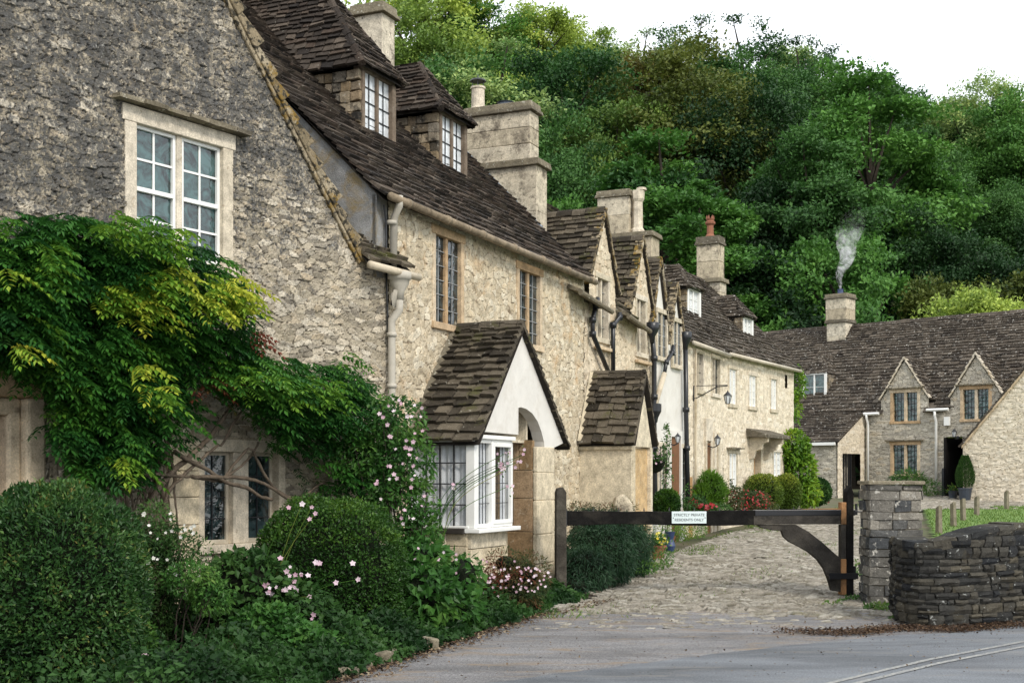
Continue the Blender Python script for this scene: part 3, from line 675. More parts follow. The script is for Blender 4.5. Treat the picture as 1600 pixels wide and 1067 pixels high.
# dormers
def dormer(F, sc, wd, p, zs, wh, rh, parent, wall_m, slate, win='white', glass='glassw', style='hip', cheek='rub', bars=(2, 5), bar='leadbar', tk=1.0, flare=.14, roofback=1.9, course=.085, eave=None):
    """hipped dormer standing in a roof slope: cheeks of stone, window in front, three-sided roof"""
    s0, s1 = sc-wd/2, sc+wd/2; zt = zs+wh; q = -p
    m = MB()
    m.box(F, s0-.07, s0+.0, q-.08, q+.03, zs-.04, zt); m.box(F, s1, s1+.10, q-.08, q+.05, zs-.04, zt)
    m.box(F, s0, s1, q-.06, q+.03, zs-.05, zs+.02); m.box(F, s0-.10, s1+.10, q-.10, q+.035, zt, zt+.07); m.box(F, sc-.03, sc+.03, q-.05, q+.02, zs+.02, zt)
    d = m.build('dormer', M[win], parent, bevel=.006)
    for s, sg in ((s0-.02, -1), (s1+.02, 1)):
        m = MB(); rows = max(3, int(wh/.13)); sl_ = []
        for k in range(rows):
            z0 = zs+wh*k/rows; z1 = zs+wh*(k+1)/rows-.008; pb = p+(z1-zs)/tk+.25; x = p-.01
            while x < pb:
                l = random.uniform(.12, .3); e = min(pb, x+l); j = random.uniform(-.01, .03)
                a, b_ = (s-.10-j, s+.0) if sg < 0 else (s-.0, s+.10+j)
                m.box(F, a, b_, -e+.002, -x-.002, z0+random.uniform(-.012, .012), z1, 0, jit=.012); x = e
        m.build('cheek', M['cheek'], d, bevel=.012)
    m = MB(); gl = MB()
    for a, b_ in ((s0, sc-.03), (sc+.03, s1)):
        gl.add([F.p(a, q-.02, zs+.02), F.p(b_, q-.02, zs+.02), F.p(b_, q-.02, zt), F.p(a, q-.02, zt)], [(0, 1, 2, 3)])
        for k in range(1, bars[0]): x = a+(b_-a)*k/bars[0]; m.box(F, x-.006, x+.006, q-.018, q-.006, zs+.02, zt)
        for k in range(1, bars[1]): z = zs+.02+(wh-.02)*k/bars[1]; m.box(F, a, b_, q-.017, q-.005, z-.006, z+.006)
    gl.build('pane', M[glass], d); m.build('glazing_bar', M[bar], d)
    m = MB(); ev = flare; zr = zt+rh; hp_ = rh*.62; w2_ = wd/2+.10+ev     # ridge starts hp_ behind the front
    z_e = zt+.02; back_ = p+roofback+wh/tk*0
    # front hip
    bf = (-F.o3()*(hp_+ev)+Vector((0, 0, rh))); Lf = bf.length
    tiles(m, F.p(sc, q+ev, z_e), F.d3(), bf, Lf, lambda y: (-w2_*(1-y/Lf), w2_*(1-y/Lf)), course, (.10, .2), .02)
    for sg in (-1, 1):
        bs = (-F.d3()*sg*w2_+Vector((0, 0, rh))); Ls = bs.length
        e0, e1 = ev, -(back_-p)-0
        a_ = F.o3()
        tiles(m, F.p(sc+sg*w2_, q, z_e), a_, bs, Ls, lambda y: (-(roofback)-.6*y/Ls*0-(zt-zs+rh*y/Ls)*0, ev-(hp_+ev)*y/Ls), course, (.12, .24), .022)
        ridge(m, F.p(sc+sg*w2_, q+ev, z_e+.02), F.p(sc, q-hp_, z_e+rh+.03), .06, .03, .2)
    ridge(m, F.p(sc, q-hp_, z_e+rh), F.p(sc, q-roofback-.4, z_e+rh), .08, .045, .3)
    m.build('roof', [slate, M['deck']], d)
    return d
for yw, rh_ in ((17.33, 1.42), (19.43, .92)):
    dormer(T, (yw-YC)*1.0966, .72, 1.30, E1-.14+1.30-.04, 1.02, rh_, CA, M['cheek'], M['slate'], win='framew', glass='glassw', roofback=2.5, bar='leadbar')
# ---------------- chimneys ----------------
def shaft(m, F, s0, s1, q0, q1, z0, z1, rows, mat=0):
    z = z0
    for k in range(rows):
        zz = z0+(z1-z0)*(k+1)/rows
        m.box(F, s0, s1, q0, q1, z+.002, zz-.002, mat, jit=.004)
        z = zz
def slab(m, F, s0, s1, q0, q1, z0, z1, o_, mat=1):
    # overhanging moulded slab with a sloped top made of a few stones
    n_ = max(1, int((s1-s0+2*o_)/.5))
    for k in range(n_):
        a = s0-o_+(s1-s0+2*o_)*k/n_; b_ = s0-o_+(s1-s0+2*o_)*(k+1)/n_
        m.hexa([F.p(a+.003, q0-o_, z0), F.p(b_-.003, q0-o_, z0), F.p(b_-.003, q1+o_, z0), F.p(a+.003, q1+o_, z0),
                F.p(a+.01, q0-o_*.7, z1), F.p(b_-.01, q0-o_*.7, z1), F.p(b_-.01, q1+o_*.7, z1), F.p(a+.01, q1+o_*.7, z1)], mat)
def chimney(F, s0, s1, p0, p1, zb, zt, parent, ledge=None, up=None, pots=(), rows=4, cap=.10, o_=.07):
    m = MB()
    if ledge is None: shaft(m, F, s0, s1, -p1, -p0, zb, zt, rows)
    else:
        shaft(m, F, s0, s1, -p1, -p0, zb, ledge, 2); slab(m, F, s0, s1, -p1, -p0, ledge, ledge+.12, .07)
        us0, us1, up0, up1 = up; shaft(m, F, us0, us1, -up1, -up0, ledge+.12, zt, rows); s0, s1, p0, p1 = up
    slab(m, F, s0, s1, -p1, -p0, zt, zt+.07, o_); slab(m, F, s0, s1, -p1, -p0, zt+.07, zt+.07+cap, o_*.5)
    o = m.build('chimney', [M['chim'], M['cap']], parent, bevel=.012)
    for (ps, pp, h, rr, mt, kind) in pots:
        m = MB(); c_ = F.p(ps, -pp, zt+.06+cap)
        if kind == 'crown':
            m.lathe(c_, [(rr*1.1, 0), (rr*1.1, .05), (rr*.8, .10), (rr*.75, h*.55), (rr*1.15, h*.62), (rr*1.2, h*.7), (rr*.8, h*.76), (rr*1.0, h*.85), (rr*.5, h*.86)], 0, 12)
            for k in range(6): a = k*1.047; q = c_+Vector((math.cos(a)*rr*.8, math.sin(a)*rr*.8, h*.85)); m.tube([q, q+Vector((0, 0, h*.16))], [rr*.22, rr*.06], 0, 5)
        else:
            m.lathe(c_, [(rr*1.15, 0), (rr*1.1, .04), (rr, .06), (rr*.95, h*.9), (rr*1.1, h*.92), (rr*1.1, h), (rr*.85, h)], 0, 14)
        po = m.build('pot', M[mt], o, smooth=False)
        if kind == 'cowl':
            m = MB()
            for k in range(4): a = k*1.57; q = c_+Vector((math.cos(a)*rr*.8, math.sin(a)*rr*.8, h)); m.tube([q, q+Vector((0, 0, .10))], .008, 0, 5)
            m.lathe(c_+Vector((0, 0, h+.10)), [(rr*1.25, 0), (rr*1.1, .03), (.01, .07)], 0, 12)
            m.tube([c_+Vector((0, 0, h+.16)), c_+Vector((0, 0, h+.22))], .01, 0, 5); m.build('cowl', M['black'], o)
    return o
s7 = (21.7-YC)*1.0966
chimney(T, s7, s7+.46, .92, 2.35, 5.4, 7.95, CA, ledge=6.98, up=(s7+.04, s7+.42, 1.06, 2.3), rows=3, o_=.07,
        pots=[(s7+.22, 2.15, .42, .12, 'dress', 'cowl'), (s7+.22, 1.6, .08, .14, 'potd', 'plain')])
s9 = (20.2-YC)*1.0966
chimney(T, s9, s9+.42, 3.03, 3.62, 6.5, 9.38, CA, rows=3, cap=.12, o_=.08)
m = MB(); m.add([T.p(s7-.03, -.86, 5.90), T.p(s7-.03, -2.3, 7.35), T.p(s7-.03, -2.3, 7.15), T.p(s7-.03, -.80, 5.62)], [(0, 1, 2, 3)])
m.hexa([T.p(s7-.14, -.80, 5.83), T.p(s7, -.80, 5.83), T.p(s7, -2.4, 7.43), T.p(s7-.14, -2.4, 7.43), T.p(s7-.14, -.80, 5.86), T.p(s7, -.80, 5.90), T.p(s7, -2.4, 7.5), T.p(s7-.14, -2.4, 7.46)])
m.build('flashing', M['lead'], CA)

# ---------------- the white porch with its canted bay ----------------
Q = .95; pa = (17.19-YC)*1.0966; pl = (16.0-YC)*1.0966; pr = (18.6-YC)*1.0966; ze = 2.10; zap = 3.58
def pq(u, v): return T.sz(u, v, Q)
g = MB(); a810 = pq(811, 678); 
out = [(pl+.05, a810[1]), (pa, zap-.02), (pr-.02, pq(878, 692)[1]), (pq(864, 700)[0], pq(864, 700)[1]),
       pq(851, 700), pq(850, 690), pq(846, 674), pq(840, 658), pq(832, 646), pq(823, 639), pq(814, 636), pq(810, 637), pq(810, 679)]
g.prism(T, out[::-1], Q-.16, Q, 0)
P1 = g.build('porch', M['render'], CA)
m = MB()
tl = (T.p(pa, 0, zap)-T.p(pl-.08, 0, ze-.09)); tr = (T.p(pa, 0, zap)-T.p(pr+.1, 0, 2.02))
tiles(m, T.p(pl-.08, 0, ze-.09), T.o3(), tl, tl.length, lambda y: (-.02, Q+.07), .118, (.12, .30), .034, jag=.026)
tiles(m, T.p(pr+.1, 0, 2.02), T.o3(), tr, tr.length, lambda y: (-.02, Q+.07), .118, (.12, .30), .034, jag=.026)
ridge(m, T.p(pa, .02, zap+.03), T.p(pa, Q+.06, zap+.03), .11, .05, .3)
verge(m, T.p(pr+.12, Q+.05, 2.0), T.p(pa, Q+.05, zap), T.o3(), .2, .05, .12)
m.build('roof', [M['slate2'], M['deck']], P1)
m = MB(); m.add([T.p(pl-.2, .01, 2.0), T.p(pa-.02, .012, zap+.12), T.p(pa, .06, zap+.03), T.p(pl-.1, .08, 2.0)], [(0, 1, 2, 3)])
m.build('flashing', M['cap'], P1)
# right pier and inner wall
sp0, sp1 = pq(838, 700)[0], pq(865, 700)[0]
m = MB(); z = 0
for k, h in enumerate((.42, .40, .46, .38, .40)):
    z1 = z+h if k < 4 else pq(850, 700)[1]+.02
    m.box(T, sp0, sp1, Q-.05, Q+.01+random.uniform(0, .006), z+.003, z1-.003, 0, r=.3+.1*k, jit=.003); z = z1
m.build('pier', M['ashlar'], P1, bevel=.012)
m = MB(); blocks(m, T, sp0+.02, sp0+.03, 0, 0, .01, 1, (1, 2))
inn = Frame(T.p(sp0+.05, 0, 0).x, T.p(sp0+.05, 0, 0).y, T.ox, T.oy, 1)
if inn.ox*T.dx+inn.oy*T.dy > 0: inn.ox, inn.oy = -inn.ox, -inn.oy
blocks(m, inn, 0.0, Q-.055, .03, 0, 2.1, 5, (.4, .7), 0, .02)
m.build('inner_wall', M['ashlar_b'], P1, bevel=.01)
m = MB(); m.box(inn, 0, Q-.16, -.02, .035, 2.105, 2.62); m.build('inner_plaster', M['ashlar'], P1)
m = MB(); m.box(T, sp0+.12, sp1, 0, Q-.32, 0, 2.05); m.box(T, pl, sp1, .1, Q-.18, 2.06, 2.1); m.build('side_wall', M['ashlar'], P1)
door(T, 1.80, 2.50, .05, 1.95, CA, mat='door')
# low stone base under the bay
sb1 = pq(806, 800)[0]
m = MB(); blocks(m, T, pl, sb1-.16, Q-.10, 0, .96, 4, (.35, .6), 0, .03)
sidef = Frame(T.p(pl, 0, 0).x, T.p(pl, 0, 0).y, T.ox, T.oy, 1)
if sidef.ox*T.dx+sidef.oy*T.dy > 0: sidef.ox, sidef.oy = -sidef.ox, -sidef.oy
blocks(m, sidef, 0, Q-.12, .0, 0, .96, 4, (.35, .6), 0, .03)
m.box(T, pl+.03, sb1-.2, .02, Q-.15, 0, .94); m.box(T, sb1-.15, sb1-.03, 0, Q-.1, 0, .96)
m.build('bay_base', M['ashlar'], P1, bevel=.01)
# bay window: left side pane, two front lights
zb0, zb1 = .97, 2.07; s738 = pl+.0; sf = [pq(u, 750)[0] for u in (738, 770, 803)]
sf[0] = pl+.0
m = MB(); W_ = .075
m.box(T, sf[0]-.01, sf[0]+W_+.03, Q-.14, Q-.02, zb0, zb1)
m.box(T, sf[2]-.05, sf[2], Q-.12, Q-.02, zb0, zb1); m.box(T, sf[0]+W_, sf[2]-.05, Q-.1, Q-.02, zb1-.05, zb1); m.box(T, sf[0]+W_, sf[2]-.05, Q-.1, Q-.02, zb0, zb0+.05)
m.box(T, sf[1], sf[1]+.045, Q-.1, Q-.01, zb0, zb1)
m.box(T, sf[1]+.045, sf[2]-.04, Q-.05, Q+.0, zb0+.04, zb0+.09); m.box(T, sf[1]+.045, sf[2]-.04, Q-.05, Q+.0, zb1-.09, zb1-.04)
m.box(T, sf[1]+.03, sf[1]+.08, Q-.05, Q+.0, zb0+.04, zb1-.04); m.box(T, sf[2]-.08, sf[2]-.03, Q-.05, Q+.0, zb0+.04, zb1-.04)
m.box(T, sf[0]-.01, sf[2]+.02, Q-.16, Q+.02, zb1, zb1+.05)
m.box(sidef, 0, Q-.1, -.05, .02, zb1-.04, zb1); m.box(sidef, 0, Q-.1, -.05, .02, zb0, zb0+.03); m.box(sidef, .0, .06, -.05, .02, zb0+.03, zb1-.04)
BW = m.build('bay_window', M['white'], P1, bevel=.006)
m = MB(); m.box(T, sf[0]-.06, sf[2]+.07, Q-.2, Q+.07, zb0-.055, zb0-.004); m.build('sill', M['white'], BW, bevel=.008)
m = MB(); m.box(sidef, -.02, Q-.13, -.03, .09, zb0-.065, zb0-.004); m.build('side_sill', M['woodg'], BW, bevel=.008)
m = MB(); m.box(T, sf[0]+W_, sf[2]-.05, Q-.065, Q-.06, zb0+.05, zb1-.05); m.box(sidef, .06, Q-.1, -.022, -.018, zb0+.03, zb1-.04); m.build('pane', M['glasst'], BW)
m = MB()
for k in range(1, 4): x = sf[0]+W_+.02+(sf[1]-sf[0]-W_-.02)*k/4; m.box(T, x-.004, x+.004, Q-.058, Q-.05, zb0+.05, zb1-.05)
for k in range(1, 3): x = sf[1]+.08+(sf[2]-sf[1]-.16)*k/3; m.box(T, x-.004, x+.004, Q-.058, Q-.05, zb0+.09, zb1-.09)
for k in range(1, 4): z = zb0+.05+(zb1-zb0-.1)*k/4; m.box(T, sf[0]+W_, sf[2]-.08, Q-.057, Q-.049, z-.004, z+.004)
for k in range(1, 4): x = .06+(Q-.18)*k/4; m.box(sidef, x-.008, x+.008, -.016, .0, zb0+.03, zb1-.04)
for k in range(1, 4): z = zb0+.03+(zb1-zb0-.07)*k/4; m.box(sidef, .06, Q-.1, -.015, .001, z-.008, z+.008)
m.build('lead_bars', M['leadbar'], BW)
m = MB()
def wavy(mb, fn, n_, z0, z1):
    vs = []
    for i in range(n_+1): p = fn(i/n_); vs += [Vector((p.x, p.y, z0)), Vector((p.x, p.y, z1))]
    mb.add(vs, [(2*i, 2*i+2, 2*i+3, 2*i+1) for i in range(n_)])
wavy(m, lambda t: T.p(sf[0]+.06+t*(sf[1]-sf[0]-.02), Q-.105+.012*math.sin(t*44), 0), 80, zb0, zb1)
wavy(m, lambda t: T.p(sf[1]+.04+t*(sf[2]-sf[1])*.35, Q-.105+.012*math.sin(t*18), 0), 40, zb0, zb1)
wavy(m, lambda t: T.p(sf[2]-.06-t*(sf[2]-sf[1])*.25, Q-.105+.012*math.sin(t*15), 0), 40, zb0, zb1)
wavy(m, lambda t: sidef.p(.05+t*(Q-.2), -.055+.010*math.sin(t*50), 0), 90, zb0, zb1)
m.build('curtain', M['curtain'], BW)

# =============== 3: cottage with two stone gables ===============
def gable_dormer(F, sc, hw, zb, za, parent, face_m, slate, zfoot, tk=1.0, q=.0, rb=2.2, face='grid', win=None, cop='coping', zfl=None, course=.11, face_seed=5, over=.10, wmat='dress'):
    """stone gable standing in the wall plane with its own little roof running back into the main slope"""
    d = MB()
    if face == 'grid':
        keep = lambda s, z: z < za-(np.abs(s-sc))*(za-zfoot)/hw
        o = wall_grid('gable', F, sc-hw, sc+hw, zb, za, .02, .16, .12, .9, .02, face_m, parent, [hole(F, *win, jw=.08)] if win else [], keep, q=q, seed=face_seed)
    else:
        pts = [(sc-hw, zb), (sc+hw, zb), (sc+hw, zfoot), (sc, za), (sc-hw, zfoot)]
        d.prism(F, pts[::-1], q-.18, q+.004); o = d.build('gable', face_m, parent)
    m = MB()
    for sg in (-1, 1):
        bs = -F.d3()*sg*(hw+over)+Vector((0, 0, (za-zfoot)*(hw+over)/hw)); Ls = bs.length
        tiles(m, F.p(sc+sg*(hw+over), q, za-(za-zfoot)*(hw+over)/hw+.02), F.o3(), bs, Ls, lambda y: (-rb, .06), course, (.14, .3), .026)
    ridge(m, F.p(sc, q+.06, za+.05), F.p(sc, -rb, za+.05), .09, .05, .3)
    m.build('roof', [slate, M['deck']], o)
    if cop:
        m = MB()
        for sg in (-1, 1): verge(m, F.p(sc+sg*(hw+over+.02), q+.08, za-(za-zfoot)*(hw+over+.02)/hw+.03), F.p(sc, q+.08, za+.05), F.o3(), .16, .045, .22, 0, .015)
        m.build('verge_stone', M[cop], o, bevel=.008)
    return o
S2 = 10.3; S3 = 12.62; SE = 15.62
CB = thing('stone_cottage', 'buff rubble cottage with two mossy stone gables, behind the closed stone porch', 'cottage', T.p(8.5, 0, gz(23)))
gA = (T.su(941), .66); gB = (T.su(1001), .60); E2 = 4.55
def wz(u0, u1, v0, v1, vm=None):
    a, zt_ = T.sz(u0, v0); b_, zb_ = T.sz(u1, v1); return (a, b_, zb_, zt_)
wA = (gA[0]-.27, gA[0]+.27, 4.02, 5.05); wB = (gB[0]-.25, gB[0]+.25, 3.95, 4.95)
keepB = lambda s, z: (z < E2) 
wall_grid('wall', T, S1, S2, .15, E2, .022, .16, .12, 1.0, .02, M['rub2'], CB, [hole(T, *wA, jw=.08), hole(T, *wB, jw=.08), (7.05, 7.75, 0, 2.1)], None, seed=41)
gable_dormer(T, gA[0], gA[1], E2, 6.22, CB, M['rub2'], M['slate2'], 5.05, q=.0, win=wA)
gable_dormer(T, gB[0], gB[1], E2, 6.10, CB, M['rub2'], M['slate2'], 4.90, q=.0, win=wB, rb=2.0, face_seed=9)
for wv in (wA, wB): window(T, *wv, CB, stone='dress', bars=(2, 5), jw=.08, mw=.07, rec=.08, glass='glass', bar='leadlit', bw=.004, lintel=.1)
m = MB()
def ext2(y): return (S1+.02, S2)
skB = lambda x, y: y < .5 and (abs(x-gA[0]) < gA[1]+.04 or abs(x-gB[0]) < gB[1]+.04)
tiles(m, T.p(0, .14, E2-.06), T.d3(), b45, 4.4, ext2, .13, (.14, .32), .026, skip=skB, d0=.36)
tiles(m, T.p(0, -6.2, E2-.06), T.d3(), (T.o3()+Vector((0, 0, 1))).normalized(), 4.4, ext2, .3, (.3, .6))
ridge(m, T.p(S1, -3.02, 7.58), T.p(S2, -3.02, 7.58))
m.build('roof', [M['slate2'], M['deck']], CB)
m = MB()
for a, b_, z0 in ((T.su(885), T.su(935), 4.62), (T.su(962), T.su(996), 4.50)):
    m.hexa([T.p(a, .02, z0+.05), T.p(b_, .02, z0-.10), T.p(b_, .22, z0-.16), T.p(a, .22, z0-.01), T.p(a, -.05, z0+.16), T.p(b_, -.05, z0+.01), T.p(b_, .25, z0-.12), T.p(a, .25, z0+.03)])
    m.tube([T.p(a, .25, z0-.03), T.p(b_, .25, z0-.17)], .045, 0, 8)
m.build('gutter', M['cap'], CB)
def P_(u, v, q): t = T.sz(u, v, q); return T.p(t[0], q, t[1])
def pipe(pts, parent, rad=.042, q=.1, mat='black', hopper=None, coll=True, name='downpipe'):
    m = MB(); PP = [P_(u, v, q) for u, v in pts]; m.tube(PP, rad, 0, 8)
    if coll:
        for a in PP[1:-1]: m.tube([a-Vector((0, 0, .05)), a+Vector((0, 0, .05))], rad*1.45, 0, 8)
    if hopper: m.lathe(P_(hopper[0], hopper[1], q)-Vector((0, 0, .12)), [(.045, -.12), (.06, 0), (.13, .12), (.14, .26), (.12, .27)], 0, 10)
    return m.build(name, M[mat], parent, smooth=True)
pipe([(934, 466), (931, 478), (926, 500), (926, 522), (951, 582)], CB)
pipe([(968, 488), (968, 496), (958, 508), (958, 582)], CB)
m = MB(); m.box(T, gA[0]-.45, gA[0]+.45, .02, .10, 3.80, 3.86); m.build('sill', M['dress_o'], CB, bevel=.01)
m = MB(); m.box(T, gB[0]-.4, gB[0]+.4, .02, .10, 3.74, 3.80); m.build('sill', M['dress_o'], CB, bevel=.01)
# the closed stone porch
Q2 = .92; b0 = (21.4-YC)*1.0966; b1 = (22.38-YC)*1.0966; bm = (21.9-YC)*1.0966; gr = gz(22)-.03
m = MB(); bf = Frame(T.p(b0, 0, 0).x, T.p(b0, 0, 0).y, T.ox, T.oy, 1)
if bf.ox*T.dx+bf.oy*T.dy > 0: bf.ox, bf.oy = -bf.ox, -bf.oy
m.box(bf, 0, Q2, -.12, .0, gr, .78, 0, r=.95); m.box(bf, 0, Q2, -.12, .004, .785, 2.16, 0, r=.75)
P2 = m.build('porch', M['ashlar'], CB, bevel=.01)
m = MB(); m.box(T, b0+.02, b0+.16, Q2-.1, Q2+.01, gr, 2.1); m.box(T, b1-.10, b1, Q2-.14, Q2+.01, gr, 2.1); m.box(T, b1-.10, b1, 0, Q2-.14, gr, 2.1)
m.prism(T, [(b0+.02, 2.1), (b1, 2.1), (bm, 3.2)][::-1], Q2-.10, Q2+.0)
m.build('front_wall', M['ashlar'], P2, bevel=.008)
m = MB(); m.box(T, b0+.16, b1-.10, Q2-.12, Q2-.06, gr, .8, 0, r=.2); m.box(T, b0+.16, b1-.10, Q2-.12, Q2-.055, .806, 2.08, 0, r=.45); m.build('door', M['ashlar_o'], P2, bevel=.006)
m = MB()
za2 = 3.34
for s, z in ((b0-.07, 2.13), (b1+.09, 2.13)):
    bs = T.p(bm, 0, za2)-T.p(s, 0, z)
    tiles(m, T.p(s, 0, z), T.o3(), bs, bs.length, lambda y: (-.02, Q2+.08), .135, (.14, .34), .034, jag=.026)
    verge(m, T.p(s, Q2+.06, z), T.p(bm, Q2+.06, za2), T.o3(), .18, .05, .13)
ridge(m, T.p(bm, 0, za2+.03), T.p(bm, Q2+.06, za2+.03), .10, .04, .3)
m.build('roof', [M['slate2'], M['deck']], P2)
m = MB(); m.add([T.p(b0-.16, .02, 2.2), T.p(bm-.11, .02, za2+.05), T.p(bm-.04, .06, za2+.05), T.p(b0-.07, .08, 2.2)], [(0, 1, 2, 3)])
m.box(bf, -.0, Q2+.02, .0, .04, 2.05, 2.10); m.build('fillet', M['ashlar'], P2)

# =============== 4: white rendered cottage ===============
CW = thing('white_cottage', 'narrow white rendered cottage with two sharp white gables, midway along the terrace', 'cottage', T.p(11.5, 0, gz(26)))
m = MB(); gC = T.su(1028); gD = T.su(1054)
g4 = gz(25)-.05
dW0, dW1 = T.su(1045), T.su(1060)
m.box(T, S2, S3, -.2, .0, g4, 4.5)
m.build('wall', M['render'], CW)
def slimwin(F, s0, s1, z0, z1, parent, q=.0, stone='dress', proud=.05, lights=2, glass='glass', bars=(2, 4), bar='leadlit'):
    m = MB(); jw = .07
    m.box(F, s0-jw, s0, q, q+proud, z0-.08, z1); m.box(F, s1, s1+jw, q, q+proud, z0-.08, z1); m.box(F, s0-jw, s1+jw, q, q+proud+.01, z1, z1+.09); m.box(F, s0, s1, q, q+proud+.02, z0-.08, z0)
    wl = (s1-s0-.06*(lights-1))/lights
    for i in range(1, lights): m.box(F, s0+i*wl+(i-1)*.06, s0+i*(wl+.06), q, q+proud-.012, z0, z1)
    o = m.build('window', M[stone], parent, bevel=.005); g = MB(); l_ = MB()
    for i in range(lights):
        a = s0+i*(wl+.06); g.box(F, a, a+wl, q+.001, q+.012, z0, z1)
        for k in range(1, bars[0]): x = a+wl*k/bars[0]; l_.box(F, x-.006, x+.006, q+.012, q+.022, z0, z1)
        for k in range(1, bars[1]): z = z0+(z1-z0)*k/bars[1]; l_.box(F, a, a+wl, q+.012, q+.021, z-.006, z+.006)
    g.build('pane', M[glass], o); l_.build('glazing_bar', M[bar], o); return o
for sc_, zt_, zf_, u0, u1, v0, v1 in ((gC, 5.86, 4.72, 1022, 1040, 482, 566), (gD, 5.52, 4.45, 1049, 1064, 497, 580)):
    gable_dormer(T, sc_, .46, 4.3, zt_, CW, M['render'], M['slate2'], zf_, rb=1.9, face='flat', cop='coping', over=.07, q=.004)
for u0, u1, v0, v1 in ((1024, 1038, 488, 560), (1049, 1061, 502, 572)):
    a, b_, c_, d_ = wz(u0, u1, v0, v1); slimwin(T, a, b_, c_, d_, CW, q=.010, bars=(2, 4))
m = MB(); tiles(m, T.p(0, .12, 4.42), T.d3(), b45, 4.35, lambda y: (S2, S3), .14, (.15, .34), .026, skip=lambda x, y: y < .5 and (abs(x-gC) < .5 or abs(x-gD) < .5), d0=.36)
tiles(m, T.p(0, -6.2, 4.42), T.d3(), (T.o3()+Vector((0, 0, 1))).normalized(), 4.35, lambda y: (S2, S3), .3, (.3, .6))
ridge(m, T.p(S2, -3.02, 7.5), T.p(S3, -3.02, 7.45)); m.build('roof', [M['slate2'], M['deck']], CW)
a, b_ = dW0, dW1
m = MB(); m.box(T, a-.1, a, 0, .06, g4, 2.55); m.box(T, b_, b_+.1, 0, .06, g4, 2.55); m.box(T, a, b_, 0, .06, 2.42, 2.55); m.build('door_frame', M['render'], CW)
m = MB(); m.box(T, a, b_, .002, .02, g4, 2.42); m.build('door', M['door'], CW)
a, b_, c_, d_ = wz(1027, 1036, 690, 775); slimwin(T, a, b_, .95, 2.2, CW, q=.002)
a, b_ = T.su(1062), T.su(1068); slimwin(T, a, b_, .95, 2.2, CW, q=.002, lights=1)
pipe([(1019, 524), (1022, 560), (1022, 620), (1022, 700), (1024, 790), (1024, 806)], CW, .05, hopper=(1019, 516))
pipe([(1052, 540), (1050, 552), (1041, 566), (1038, 584)], CW, .04)
m = MB(); m.tube([P_(1038, 584, .1), P_(1024, 632, .12)], .055, 0, 8); m.build('downpipe', M['creamp'], CW, smooth=True)
m = MB(); m.lathe(P_(1023, 640, .12)-Vector((0, 0, .15)), [(.05, -.1), (.07, 0), (.13, .12), (.13, .26), (.1, .27)], 0, 10); m.build('hopper', M['black'], CW)
pipe([(1071, 540), (1072, 640), (1073, 700), (1076, 806)], CW, .05, hopper=(1071, 530))
chimney(T, (29.5-YC)*1.0966, (29.5-YC)*1.0966+.6, 1.63, 3.2, 5.6, 8.28, CW, ledge=7.28, up=((29.5-YC)*1.0966+.03, (29.5-YC)*1.0966+.55, 2.2, 3.0), rows=2, o_=.06,
        pots=[((29.5-YC)*1.0966+.3, 1.98, .05, .11, 'dress', 'plain')])
m = MB(); m.lathe(T.p((29.5-YC)*1.0966+.25, -2.06, 7.4), [(.17, 0), (.17, .08), (.13, .14), (.12, .75), (.16, .82), (.17, 1.02), (.11, 1.03)], 0, 8); m.build('pot', M['dress'], CW)

# =============== 5: cream cottages at the bend ===============
CC = thing('stone_cottage', 'cream stone cottages at the far end of the terrace, white windows and hooded door', 'cottage', T2.p(2.5, 0, gz(33)))
g5 = gz(27)-.05; E5 = 4.55
SL2 = 5.5
cw = []
for F_, u0, u1, v0, v1 in ((T, 1088, 1098, 548, 612), (T, 1112, 1124, 556, 618)):
    a, zt_ = F_.sz(u0, v0); b_, zb_ = F_.sz(u1, v1); cw.append((F_, a, b_, zb_+.02, zt_-.04))
wall_grid('wall', T, S3, SE, g5, E5, .03, .26, .12, .7, .012, M['rub3'], CC, [hole(T, a, b_, c_, d_, .05) for (_, a, b_, c_, d_) in cw], seed=51)
w2l = []
for u0, u1, v0, v1 in ((1139, 1150, 576, 632), (1170, 1181, 586, 636), (1204, 1213, 592, 640), (1139, 1151, 708, 762), (1208, 1220, 706, 744)):
    a, zt_ = T2.sz(u0, v0); b_, zb_ = T2.sz(u1, v1); w2l.append((a, b_, zb_, zt_))
dT = (T2.su(1177), T2.su(1188))
wall_grid('end_wall', T2, 0, SL2, g5, E5+.04, .035, .26, .12, .7, .012, M['rub3'], CC, [hole(T2, *w_, jw=.05, lintel=.09) for w_ in w2l]+[(dT[0]-.06, dT[1]+.06, 0, 2.45), (T2.su(1226), T2.su(1230), 3.95, 4.3)], seed=61)
m = MB(); m.add([T2.p(SL2, 0, .4), T2.p(SL2, -4.8, .4), T2.p(SL2, -4.8, E5), T2.p(SL2, -2.4, E5+2.4), T2.p(SL2, 0, E5)], [(0, 1, 2, 3, 4)])
m.add([T2.p(SL2, -4.8, .4), T.p(S2, -6, .4), T.p(S2, -6, E5), T2.p(SL2, -4.8, E5)], [(0, 1, 2, 3)]); m.build('rear_wall', M['rub3'], CC)
for i, (_, a, b_, c_, d_) in enumerate(cw): window(T, a, b_, c_, d_, CC, stone='dress', bars=(2, 4), jw=.05, mw=.05, rec=.07, lintel=.1, glass='glass')
for i, w_ in enumerate(w2l): window(T2, *w_, CC, stone='dress', bars=(2, 4), jw=.05, mw=.05, rec=.05, lintel=.09, glass='glassw', inner='white', hood=(i == 3))
m = MB(); m.add([T2.p(T2.su(1226), -.15, 3.95), T2.p(T2.su(1230), -.15, 3.95), T2.p(T2.su(1230), -.15, 4.3), T2.p(T2.su(1226), -.15, 4.3)], [(0, 1, 2, 3)]); m.build('slit', M['void'], CC)
door(T2, dT[0], dT[1], .55, 2.38, CC, mat='doort', jw=.07)
